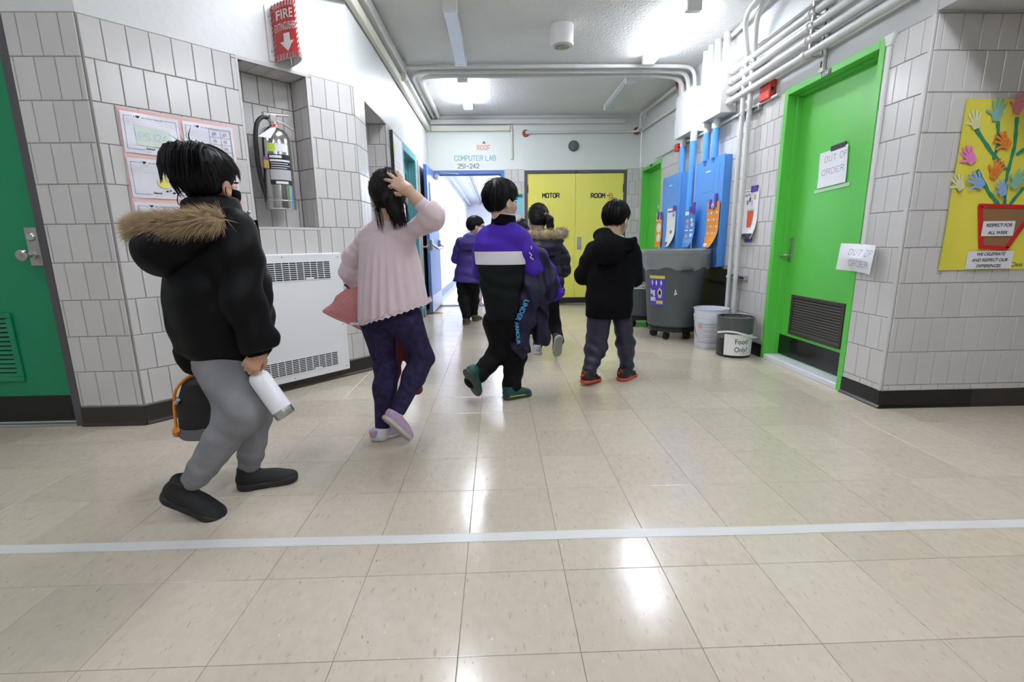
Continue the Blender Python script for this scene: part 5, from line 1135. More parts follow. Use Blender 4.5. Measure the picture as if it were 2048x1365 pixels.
class Head:
    def __init__(s, c, az, pitch=0., roll=0., k=1.): s.c = Vector(c); s.r, s.f, s.u = axes(az, pitch, roll); s.k = k; s.R = (s.r, s.f, s.u)
    def p(s, x, y, z): return s.c+(s.r*x+s.f*y+s.u*z)*s.k
    def b(s, x, y, z, rx, ry, rz): return ball(s.p(x, y, z), (rx*s.k, ry*s.k, rz*s.k), s.R)
    def skull(s): return s.b(0, -.012, .022, .072, .090, .084)
    def core(s): return union([s.skull(), s.b(0, .028, -.042, .056, .058, .066), s.b(0, .05, -.078, .028, .03, .026), s.b(.036, .05, -.035, .026, .026, .026), s.b(-.036, .05, -.035, .026, .026, .026), cone(s.p(0, .078, .0), s.p(0, .094, -.032), .007*s.k, .012*s.k)], .025*s.k)
    def face(s):
        fs = union([s.skull(), s.b(0, .028, -.042, .056, .058, .066), s.b(0, .05, -.078, .028, .03, .026), s.b(.036, .05, -.035, .026, .026, .026), s.b(-.036, .05, -.035, .026, .026, .026)], .025*s.k)
        fs = union([fs, cone(s.p(0, .078, .0), s.p(0, .094, -.032), .007*s.k, .012*s.k)], .012*s.k)
        for x in (-1, 1): fs = minus(fs, s.b(x*.031, .090, -.004, .020, .016, .011), .008)
        ears = [minus(s.b(x*.077, -.006, -.024, .011, .018, .028), s.b(x*.087, -.001, -.022, .007, .010, .017), .004) for x in (-1, 1)]
        return union([fs]+ears, .005*s.k)
    def local(s, P): q = P-V3(s.c); return np.stack([q@V3(s.r), q@V3(s.f), q@V3(s.u)], 1)/s.k
    def hair(s, back=-.075, side=-.02, front=.03, t=.014, top=None, vol=1., strand=.0022):
        ear = [s.b(x*.086, .004, -.030, .030, .024, .034) for x in (-1, 1)]; sk = union([grow(s.skull(), t*s.k)]+([top] if top else []), .02)
        def f(P):
            q = s.local(P); d = sk(P); y = q[:, 1]
            cut = np.interp(y, [-.1, -.05, -.015, .03, .07, .1], [back, back, side-.02, side+.012, front, front])
            ang = np.arctan2(q[:, 0], q[:, 1]+.035)
            d = d+strand*.6*np.sin(ang*40+5*np.sin(q[:, 2]*22)+3*np.sin(ang*5))*np.clip((.11-q[:, 2])*12, .2, 1)
            d = smax(d, (cut-q[:, 2])*.75*s.k, .008); er = np.minimum(ear[0](P), ear[1](P)); return smax(d, -er, .006)
        return f
    def pts(s): return [s.p(x, y, z) for x in (-.1, .1) for y in (-.11, .11) for z in (-.12, .115)]
    def strands(s, n, rad, seed=1, length=.05, lift=.002, w=.002, zlo=-.05, crown=(0, -.045, .10), back=-.09, frizz=.3, ends=0.):
        """locks that run from the crown over the hair"""
        rn = random.Random(seed); mb = MB(); cr = Vector(crown)
        for i in range(n):
            th = rn.uniform(0, 2*PI); u_ = rn.uniform(-.55, .98); q = Vector((math.sqrt(1-u_*u_)*math.cos(th), math.sqrt(1-u_*u_)*math.sin(th), u_))
            x, y, z = q.x*(.072+rad), -.012+q.y*(.090+rad), .022+q.z*(.084+rad)
            if rn.random() < 0 or z < zlo or (y > .0 and z < .055) or (y > -.05 and z < .03): continue
            p = Vector((x, y, z)); P = []; L = length*rn.uniform(.6, 1.25)*(.55 if y > -.055 and z < .075 else 1)
            for k in range(5):
                g = Vector((x/(.072+rad)**2, (y+.012)/(.090+rad)**2, (z-.022)/(.084+rad)**2)).normalized()
                d = p-cr; d = (d-g*d.dot(g)); d = d.normalized() if d.length > .02 else Vector((rn.uniform(-1, 1), rn.uniform(-1, 1), 0)).normalized()
                d = (d+Vector((rn.uniform(-1, 1), rn.uniform(-1, 1), rn.uniform(-1, 1)))*frizz*.3).normalized()
                P.append(s.c+(s.r*p.x+s.f*p.y+s.u*p.z)*s.k); p = p+d*L/4+g*(lift*(k/4)+ends*(k/4)**2)
                pr = Vector((p.x/(.072+rad), (p.y+.012)/(.090+rad), (p.z-.022)/(.084+rad))); e = pr.length
                if e < 1: p = Vector((p.x/e, (p.y+.012)/e-.012, (p.z-.022)/e+.022))
                x, y, z = p
            mb.tube(P, [w*s.k*v for v in (.7, 1, .9, .6, .12)], 3, cap=False)
        return mb
def frame_m(o, y, z):        # matrix with local y along `y`, z near `z`
    y = Vector(y).normalized(); z = Vector(z); z = (z-y*z.dot(y)).normalized(); x = y.cross(z)
    return Matrix(((x.x, y.x, z.x, o[0]), (x.y, y.y, z.y, o[1]), (x.z, y.z, z.z, o[2]), (0, 0, 0, 1)))
def hand(M, curl, spread, thumb, k=1., side=1):
    """fingers run along +y, back of the hand +z, thumb on +x*side; curl: three angles for each of four fingers"""
    def w_(x, y, z): return M @ Vector((x*side*k, y*k, z*k))
    fs = [union([cone(w_(.020, .006, 0), w_(.026, .070, .002), .013*k, .0105*k), cone(w_(.0, .002, 0), w_(.009, .074, .004), .014*k, .011*k), cone(w_(-.012, .004, 0), w_(-.009, .070, .003), .013*k, .0105*k), cone(w_(-.018, .008, -.001), w_(-.024, .062, 0), .011*k, .0095*k)], .012*k)]
    base = [(.027, .072, .003), (.0095, .077, .005), (-.0085, .073, .004), (-.0245, .064, .001)]; ln = [.056, .062, .058, .046]
    allp = [w_(0, 0, 0)]; nails = []
    for i in range(4):
        b = Vector(base[i]); a = 0; d0 = Vector((math.sin(spread[i]), math.cos(spread[i]), 0)); p = b; pts = [w_(*p)]; rs = [.0092*k]
        for j, fr in enumerate((.45, .31, .24)):
            a += curl[i][j]; d = d0*math.cos(a)+Vector((0, 0, -1))*math.sin(a); p = p+d*ln[i]*fr; pts.append(w_(*p)); rs.append((.0082, .0074, .0062)[j]*k*(1 if i < 3 else .9))
        fs.append(chain(pts, rs, .004*k)); allp += pts; nails.append((pts[-1], (M.to_3x3() @ (d0*math.sin(a)+Vector((0, 0, 1))*math.cos(a))).normalized(), (pts[-1]-pts[-2]).normalized()))
    tp = [w_(*q) for q in thumb]; fs.append(chain(tp, [.0125*k, .0105*k, .009*k, .007*k][:len(tp)], .006*k)); allp += tp
    return union(fs, .0075*k), allp, nails
def shoe(P, heel, toe, up, L, w, m_up, m_sole, extra=None, sole_h=.026, h=.004, m_lace=None, collar=.085, label=None):
    M = frame_m(heel, Vector(toe)-Vector(heel), up); q = lambda x, y, z: M @ Vector((x, y*L/.22, z)); R = (M.col[0][:3], M.col[1][:3], M.col[2][:3]); b = lambda x, y, z, rx, ry, rz: ball(q(x, y, z), (rx*w/.08, ry*L/.22, rz), R)
    up_ = union([b(0, .050, .038, .034, .050, .036), b(0, .105, .034, .036, .062, .034), b(0, .165, .024, .038, .056, .027), cone(q(0, .042, .05), q(0, .038, collar), .030*w/.08, .030*w/.08)], .03)
    up_ = inter(up_, plane(q(0, 0, sole_h*.55), -Vector(M.col[2][:3])), .004); up_ = inter(up_, plane(q(0, .04, collar), Vector(M.col[2][:3])-Vector(M.col[1][:3])*.15), .006)
    so = union([cone(q(0, .042, sole_h*.5), q(0, .10, sole_h*.5), .040*w/.08, .037*w/.08), cone(q(0, .10, sole_h*.5), q(0, .176, sole_h*.5+.002), .037*w/.08, .042*w/.08)], .01)
    so = inter(so, plane(q(0, 0, .0), -Vector(M.col[2][:3])), .006); so = inter(so, plane(q(0, 0, sole_h), M.col[2][:3]), .006)
    bx = [q(x, y, z) for x in (-.05, .05) for y in (-.01, .235) for z in (-.005, collar+.01)]
    o = P.part('shoe', up_, bx, .01, m_up, h=h, label=label); P.part('sole', so, bx, .01, m_sole, o, h=h)
    if m_lace is not None:
        mb = MB()
        for i in range(4): y = .085+.018*i; z = .074-.010*i; mb.tube([q(-.022, y, z-.012), q(0, y+.004, z+.003), q(.022, y, z-.012)], .0028, 6, bend=.01)
        P.mb('laces', mb, m_lace, o)
    return o, q
def tuft(mb, p, d, L, w, rn, sag=.3, n=4):
    d = Vector(d).normalized(); P = []; q = Vector(p)
    for k in range(n): P.append(q.copy()); d = (d+Vector((0, 0, -sag/n))+Vector((rn.uniform(-1, 1), rn.uniform(-1, 1), rn.uniform(-1, 1)))*.12).normalized(); q = q+d*L/(n-1)
    mb.tube(P, [w*(1-.9*k/(n-1)) for k in range(n)], 3, cap=False)
def fur(P, name, path, r, n, L, m, seed=1, bias=(0, 0, 0), parent=None, w=.0035):
    rn = random.Random(seed); mb = MB(); pts = [Vector(p) for p in path]; seg = [(b-a).length for a, b in zip(pts, pts[1:])]; tot = sum(seg)
    for i in range(n):
        t = rn.random()*tot; k = 0
        while k < len(seg)-1 and t > seg[k]: t -= seg[k]; k += 1
        a, b = pts[k], pts[k+1]; c = a.lerp(b, min(1, t/seg[k])); ax = (b-a).normalized(); e = ax.orthogonal().normalized(); g = ax.cross(e); th = rn.uniform(0, 2*PI)
        d = e*math.cos(th)+g*math.sin(th); tuft(mb, c+d*r*rn.uniform(.5, .95), d+Vector(bias)+ax*rn.uniform(-.5, .5), L*rn.uniform(.6, 1.3), w*rn.uniform(.7, 1.2), rn)
    return P.mb(name, mb, m, parent)
def skinmat(name, c): return mat(name, c, .5, noise=.06, nscale=20, sss=.08)
M_skin = skinmat('skin', (.52, .29, .19)); M_skin2 = skinmat('skin_light', (.62, .40, .29))
M_hair = mat('black_hair', (.005, .0045, .005), .5, spec=.22, noise=.4, nscale=60); M_hair2 = mat('dark_brown_hair', (.0085, .0065, .006), .5, spec=.22, noise=.4, nscale=60)
M_eye = mat('eye', (.02, .015, .012), .1)
def face_bits(P, H, body, mask=None, strap=None, glasses=False):
    for x in (-1, 1): P.part('eye', H.b(x*.030, .074, -.006, .012, .008, .007), [H.p(x*.030, .074, -.006)], .02, M_eye, body, h=.003)
    P.part('eyebrow', union([H.b(x*.030, .083, .012, .017, .006, .0035) for x in (-1, 1)], .002), [H.p(-.05, .08, .01), H.p(.05, .09, .02)], .015, M_hair, body, h=.003)
    if mask is not None:
        sh = grow(H.core(), .006)
        c = V3(H.c)
        def f(Q):
            q = H.local(Q); d = sh(Q); d = smax(d, -(d+.006), .001); return smax(smax(d, (.010-q[:, 1]+.28*np.abs(q[:, 2]+.055)), .004), np.maximum(q[:, 2]+.018, -.112-q[:, 2]), .004)
        mk = P.part('face_mask', f, [H.p(-.08, .0, -.13), H.p(.08, .12, .0)], .01, mask, h=.003)
        mb = MB()
        for x in (-1, 1): mb.tube([H.p(x*.058, .042, -.035), H.p(x*.076, .012, -.005), H.p(x*.084, -.016, -.012), H.p(x*.084, -.022, -.035), H.p(x*.074, .0, -.062), H.p(x*.056, .04, -.075)], .0016, 6, bend=.015)
        P.mb('ear_loop', mb, strap or mask, mk)
    if glasses:
        mb = MB()
        for x in (-1, 1): mb.tube([H.p(x*.03+.020*math.cos(t), .097-abs(x*.03+.02*math.cos(t))*.12, -.004+.015*math.sin(t)) for t in [2*PI*i/14 for i in range(14)]], .0022, 6, closed=True); mb.tube([H.p(x*.050, .088, .0), H.p(x*.076, .03, .0), H.p(x*.082, -.012, -.006)], .0022, 6)
        mb.tube([H.p(-.01, .096, 0), H.p(.01, .096, 0)], .002, 6); P.mb('glasses', mb, M_ink)

def slab(pts, th, rnd=.004):      # filled polygon of world points (near a plane), th thick, rounded
    p = [Vector(q) for q in pts]; c = sum(p, Vector())/len(p); n = Vector()
    for a, b in zip(p, p[1:]+p[:1]): n += (a-c).cross(b-c)
    n.normalize(); e = (p[1]-p[0]); e = (e-n*e.dot(n)).normalized(); g = n.cross(e); C2 = [((q-c).dot(e), (q-c).dot(g)) for q in p]; cv, ev, gv, nv = V3(c), V3(e), V3(g), V3(n)
    def f(P):
        q = P-cv; x, y, z = q@ev, q@gv, q@nv; d = np.full(len(P), 1e9, np.float32); ins = np.zeros(len(P), bool)
        for (ax, ay), (bx, by) in zip(C2, C2[1:]+C2[:1]):
            ex, ey = bx-ax, by-ay; wx, wy = x-ax, y-ay; t = np.clip((wx*ex+wy*ey)/(ex*ex+ey*ey), 0, 1); d = np.minimum(d, (wx-ex*t)**2+(wy-ey*t)**2)
            cnd = ((ay > y) != (by > y)) & (x < (bx-ax)*(y-ay)/((by-ay) if abs(by-ay) > 1e-9 else 1e-9)+ax); ins ^= cnd
        d2 = np.where(ins, -np.sqrt(d), np.sqrt(d)); puff = th*np.clip(-d2/(th*1.5), .15, 1)**.5
        return np.maximum(d2, np.abs(z)-puff)-rnd
    return f
# ------------------------------------------------------------------ boy in the black parka
M_parka = mat('black_nylon', (.0028, .003, .0036), .55, spec=.16, bump=.25, bscale=9); M_greyp = mat('grey_fleece', (.225, .225, .245), .9, noise=.3, nscale=11, spec=.2, bump=.25, bscale=120)
M_fur = mat('tan_fur', (.36, .255, .135), .7, noise=.8, nscale=45); M_blk = mat('black_knit', (.003, .003, .0035), .8, spec=.1, bump=.2, bscale=150)
def person_A():
    P = Person('boy in a black fur-trimmed parka and grey sweatpants carrying a white bottle', (-1.03, 1.80, 0), .006)
    az = 42; r, f, u = axes(az); Z = Vector((0, 0, 1))
    hc = at(418, 366, 1.83); H = Head(hc, 15, -3, 0, 1.05)
    neck = at(428, 428, 1.82); hem = at(440, 708, 1.83); sh = at(432, 452, 1.82)
    # body
    rs, ls = neck+r*.125-Z*.045, neck-r*.125-Z*.045
    el = at(482, 600, 1.685); wr = at(519, 708, 1.685)
    Mh = frame_m(wr+Vector((0, 0, .012)), at(499, 746, 1.665)-wr, Vector((.50, -.80, .25)))
    hd, hp, nails = hand(Mh, [(.55, 1.15, .8), (.60, 1.2, .8), (.68, 1.2, .8), (.75, 1.2, .8)], [.10, .02, -.06, -.14], [(.018, .012, -.004), (.038, .032, -.014), (.046, .054, -.022), (.040, .076, -.032)], .86, -1)
    arm = chain([wr+(wr-el).normalized()*-.06, wr, Mh @ Vector((0, .02, 0))], [.026, .021, .018], .01)
    legs = [chain([at(443, 700, 1.78), at(492, 822, 1.725), at(392, 958, 1.67)], [.06, .045, .03], .03), chain([at(470, 700, 1.90), at(512, 822, 1.93), at(502, 925, 1.90)], [.06, .045, .03], .03)]
    torso = loft(hem, neck, r, [(0, .09, .07), (.5, .10, .075), (.85, .12, .07), (1, .05, .05)])
    bd = P.parts('body', [(union([H.face(), cone(H.p(0, -.02, -.07), neck-Z*.04, .048, .055)], .02), H.pts()+[neck-Z*.05], .03, .0042),
        (union([hd, arm], .01), hp+[wr-(wr-el).normalized()*.07], .03, .0026), (union([torso]+legs, .03), [hem, neck, at(392, 958, 1.67), at(512, 830, 1.93), at(502, 925, 1.9), rs, ls], .1, .014)], M_skin)
    mb = MB()
    for p, n, d in nails[:3]: mb.add([p+n*.0058+d*a+d.cross(n)*b for a, b in ((-.004, -.004), (.004, -.0035), (.004, .0035), (-.004, .004))], [(0, 1, 2, 3)])
    P.mb('fingernails', mb, mat('nail', (.70, .48, .40), .3), bd)
    face_bits(P, H, bd, M_blk)
    # earring hoop of the mask cord behind the far ear
    P.mb('mask_cord', MB().tube([H.p(-.085+.022*math.cos(t), -.03+.006*math.sin(t), -.052+.026*math.sin(t)) for t in [2*PI*i/16 for i in range(16)]], .0016, 6, closed=True), M_blk)
    # hair: shaved sides, mop on top
    top = union([H.b(0, -.020, .052, .086, .104, .066), H.b(-.012, -.090, .040, .060, .045, .048)], .03)
    hr = P.part('hair', H.hair(-.115, -.018, .045, .008, top, strand=.0028), H.pts(), .045, M_hair, h=.004)
    mb = H.strands(950, .017, 2, .07, .0008, .0019, .0, (0, -.05, .13), frizz=.3, ends=.001)
    rn = random.Random(5)
    for i in range(260):      # mop hanging over the back of the head
        a = rn.uniform(-1.25, 1.25); sa, ca = math.sin(a), math.cos(a); g = rn.uniform(.88, 1.06); e_ = rn.uniform(-.02, .03)
        j1, j2, j3 = rn.uniform(-.022, .022), rn.uniform(-.03, .03), rn.uniform(-.012, .012); mb.tube([H.p(.03*sa+j1, -.045-.01*ca+j2, .105*g), H.p(.062*sa+j1*.6, -.075-.030*ca+j2*.4, .104*g+j3*.4), H.p(.082*sa*g, -.085-.052*ca*g, .076), H.p(.088*sa*g, -.085-.060*ca*g, .038), H.p(.084*sa, -.082-.058*ca+e_*.3, -.002+e_)], [.0016, .0019, .0018, .0014, .0003], 3, cap=False)
    for i in range(5): p = H.p(rn.uniform(-.03, .03), -.055+rn.uniform(-.02, .02), .112); d = H.u*.026*rn.uniform(.6, 1.2)-H.f*rn.uniform(.0, .05)+H.r*rn.uniform(-.02, .02); mb.tube([p, p+d*.5, p+d], [.0016, .0012, .0003], 3, cap=False)
    p = H.p(-.01, -.05, .11); mb.tube([p, p+H.u*.035-H.f*.004, p+H.u*.062+H.r*.008], [.0026, .002, .0004], 4, cap=False)
    P.mb('hair_locks', mb, M_hair, hr)
    # parka
    tor = loft(hem-Z*.0, sh+Z*.03, r, [(-.02, .145, .130, .01, .008), (.06, .168, .155, .01, .006), (.30, .180, .172, .01, .004), (.55, .178, .168, .01, .002), (.80, .168, .148, 0, -.003), (.93, .135, .115), (1.03, .085, .085)], 2.4)
    tor = folds(tor, Z*.6+r, 38, .003, 1, 3.2); tor = folds(tor, Z-f*.5, 70, .0025, 9, 3.5); tor = bumpy(tor, 11, .006, 2)
    col = minus(loft(neck-Z*.05, at(420, 400, 1.83), r, [(0, .098, .100), (1, .084, .092)]), loft(neck-Z*.02, at(416, 395, 1.83), r, [(0, .070, .072), (1.2, .062, .068)]), .006)
    sl = chain([rs-Z*.005+r*.03, rs-Z*.10+r*.045, el+r*.012, wr+Z*.055, wr+Z*.012], [.070, .076, .070, .060, .050], .03); sl = folds(sl, (wr-rs).normalized()+f*.9, 62, .0038, 4, 3.4); sl = inter(bumpy(sl, 14, .004, 6), plane(wr+Z*.010, (wr-el).normalized()), .01)
    slL = chain([ls, ls-Z*.15-r*.05+f*.03, ls-Z*.30+f*.10, ls-Z*.36+f*.14], [.08, .08, .07, .055], .03)
    pk = P.part('parka', union([blend(tor, [sl], el.z, rs.z-.02, .008, .07), col], .02), [hem-Z*.03, sh+Z*.1, hem+r*.2+f*.2, hem-r*.2-f*.2, hem+r*.2-f*.2, hem-r*.2+f*.2, rs+r*.1, el, wr], .07, M_parka)
    P.part('sleeve', slL, [ls, ls-Z*.36+f*.14, ls-Z*.15-r*.05], .1, M_parka, h=.009)
    P.part('cuff', inter(grow(chain([wr+Z*.03, wr-Z*.004], [.044, .040], .01), 0), plane(wr-Z*.004, (wr-el).normalized()), .004), [wr, wr+Z*.05], .06, M_blk)
    hb = at(436, 712, 1.83)
    P.part('hem_band', loft(hb-Z*.035+f*.012, hb+Z*.06, r, [(0, .128, .125), (.5, .150, .140), (1, .150, .14)]), [hb-Z*.05, hb+Z*.08, hb+r*.16+f*.16, hb-r*.16-f*.16, hb+r*.16-f*.16, hb-r*.16+f*.16], .03, M_blk)
    # zip edge on the front, snap
    z0 = hem+f*.175+r*.02+Z*.08; z1 = neck+f*.13+r*.03-Z*.02
    zp = MB(); zp.tube([z0, z0.lerp(z1, .4)+f*.016, z0.lerp(z1, .75)+f*.006, z1], .007, 8, bend=.08); P.mb('zipper', zp, M_blk, pk)
    pz = at(537, 660, 1.74); P.mb('zipper_pull', MB().tube([pz, pz+Vector((.03, 0, -.012))], .002, 6), M_steel, pk)
    for q in ((506, 448), (498, 425)): c = at(*q, 1.73); P.part('snap', ball(c, (.007, .007, .007)), [c], .015, M_steel, pk, h=.003)
    # hood lying on the back, rimmed with fur
    hb0 = at(352, 492, 1.70); 
    hood = union([ball(hb0, (.115, .100, .088), (f, r, Z)), ball(at(318, 510, 1.705), (.070, .088, .072), (f, r, Z)), ball(at(404, 468, 1.70), (.085, .095, .060), (f, r, Z))], .05)
    hood = folds(hood, (.8, 0, .5), 55, .004, 3, 2.)
    hd_ = P.part('hood', hood, [hb0, at(318, 520, 1.70), at(412, 466, 1.70)], .14, M_parka)
    path = [at(276, 462, 1.74), at(296, 452, 1.67), at(335, 450, 1.625), at(380, 446, 1.61), at(420, 440, 1.62), at(443, 440, 1.66)]
    far = [at(276, 462, 1.74), at(300, 448, 1.84), at(340, 440, 1.88)]
    P.part('fur_core', union([chain(path, [.018, .022, .022, .022, .019, .008], .02), chain(far, [.018, .018, .016], .02)], .01), path+far, .05, M_fur, hd_)
    fur(P, 'fur_trim', path, .026, 6500, .046, M_fur, 3, (-1.0, -.1, -.15), hd_, .0012); fur(P, 'fur_trim', far, .02, 260, .04, M_fur, 5, (-.3, 0, .1), hd_, .0016)
    # sweatpants
    def leg(a, b, c, rs_): g = chain([a, b, c], rs_, .04); g = folds(g, (c-b).normalized()+f*.3, 80, .0042, 3, 2.6, b, .13); g = folds(g, (c-b).normalized(), 110, .0045, 8, 1.6, c, .07); return folds(g, r+f*.6, 42, .003, 7, 3.)
    hipR, kR, aR = at(440, 715, 1.77), at(486, 824, 1.725), at(398, 945, 1.67); hipL, kL, aL = at(468, 715, 1.90), at(508, 822, 1.93), at(500, 915, 1.895)
    pel = ball(at(450, 705, 1.835), (.125, .115, .10), (f, r, Z))
    P.part('sweatpants', union([leg(hipR, kR, aR, [.098, .078, .052]), leg(hipL, kL, aL, [.092, .072, .050]), pel], .035), [hipR, kR, aR, hipL, kL, aL], .13, M_greyp)
    for k_, a_ in ((kR, aR), (kL, aL)): d = (a_-k_).normalized(); P.part('ankle_cuff', cone(a_-d*.012, a_+d*.030, .046, .043), [a_], .08, M_greyp)
    # shoes
    M_sh = mat('black_shoe_mesh', (.009, .009, .010), .7, bump=.3, bscale=200); M_so = mat('black_rubber', (.012, .012, .013), .55)
    shoe(P, at(322, 990, 1.655), at(430, 1035, 1.672), Vector((.35, -.1, .9)), .235, .094, M_sh, M_so, sole_h=.030, m_lace=M_blk, collar=.105)
    hl = at(474, 977, 1.868); hl.z = 0; tt = at(588, 955, 1.94); tt.z = 0.0
    shoe(P, hl, tt, Z, .235, .092, M_sh, M_so, sole_h=.030, m_lace=M_blk, collar=.10)
    # bottle in the right hand
    b0, b1 = at(508, 742, 1.715), at(573, 832, 1.70); M_b = frame_m(b0, (0, 1, 0), b0-b1); ax = (b0-b1).normalized(); M_b = Matrix.Translation(b1) @ Vector((0, 0, 1)).rotation_difference(ax).to_matrix().to_4x4(); L = (b1-b0).length
    e = tag(empty('water_bottle', M_b), 'white insulated bottle with steel base held by the boy in the black parka', 'bottle')
    MB().lathe([(.0355, .028), (.037, .030), (.037, L*.80), (.034, L*.88), (.026, L*.94), (.024, L*.96)], (0, 0, 0), 36).obj('body', mat('white_enamel', (.80, .80, .84), .3), e, smooth=True)
    MB().lathe([(.030, -.001), (.0345, .002), (.0362, .008), (.0362, .028)], (0, 0, 0), 36).obj('base', M_steel, e, smooth=True)
    MB().lathe([(.026, L*.95), (.026, L+.012), (.022, L+.018)], (0, 0, 0), 28).obj('cap', M_black, e, smooth=True)
    # lunch bag on the far side
    M_bg = mat('black_bag', (.010, .010, .011), .6); M_bo = mat('orange_piping', (.75, .22, .01), .5); M_bgy = mat('grey_bag_base', (.14, .14, .15), .6)
    bc = at(430, 808, 2.02); rr, ff, uu = axes(80); RB = (ff, rr, uu)
    bx = Person('black lunch bag with orange piping and grey base behind the boy in the parka', (bc.x, bc.y, bc.z-.13), .005, 'lunch_bag', 'bag')
    bx.part('pocket', inter(loft(bc-Z*.085, bc+Z*.145, rr, [(0, .095, .135), (.5, .09, .13), (.85, .075, .10), (1, .04, .06)], 3.5), plane(bc-Z*.085, -Z), .004), [bc-Z*.1, bc+Z*.16, bc+ff*.14+rr*.1, bc-ff*.14-rr*.1, bc+ff*.14-rr*.1, bc-ff*.14+rr*.1], .03, M_bg)
    bx.part('base', loft(bc-Z*.135, bc-Z*.075, rr, [(0, .09, .13), (.4, .10, .142), (1, .098, .14)], 3.5), [bc-Z*.14, bc-Z*.07, bc+ff*.15+rr*.1, bc-ff*.15-rr*.1], .03, M_bgy)
    e1 = [bc-ff*.138-Z*.08-rr*.0, bc-ff*.134+Z*.02, bc-ff*.120+Z*.09, bc-ff*.075+Z*.135, bc-ff*.04+Z*.15]; e1 = [p+rr*.055 for p in e1]
    bx.mb('piping', MB().tube(e1, .006, 8, bend=.03), M_bo); bx.mb('corner_trim', MB().tube([bc-ff*.138-Z*.105+rr*.06, bc-ff*.125-Z*.075+rr*.088], .014, 8), M_bo)
    bx.mb('reflective_tab', MB().tube([bc-ff*.118+Z*.035+rr*.075, bc-ff*.100+Z*.055+rr*.086], .008, 6), mat('reflective', (.4, .42, .46), .3))
    bx.mb('carry_strap', MB().tube([bc+Z*.14-ff*.04, bc+Z*.24+ff*.02, bc+Z*.30+ff*.06], .011, 8, bend=.05), M_bg)
person_A()
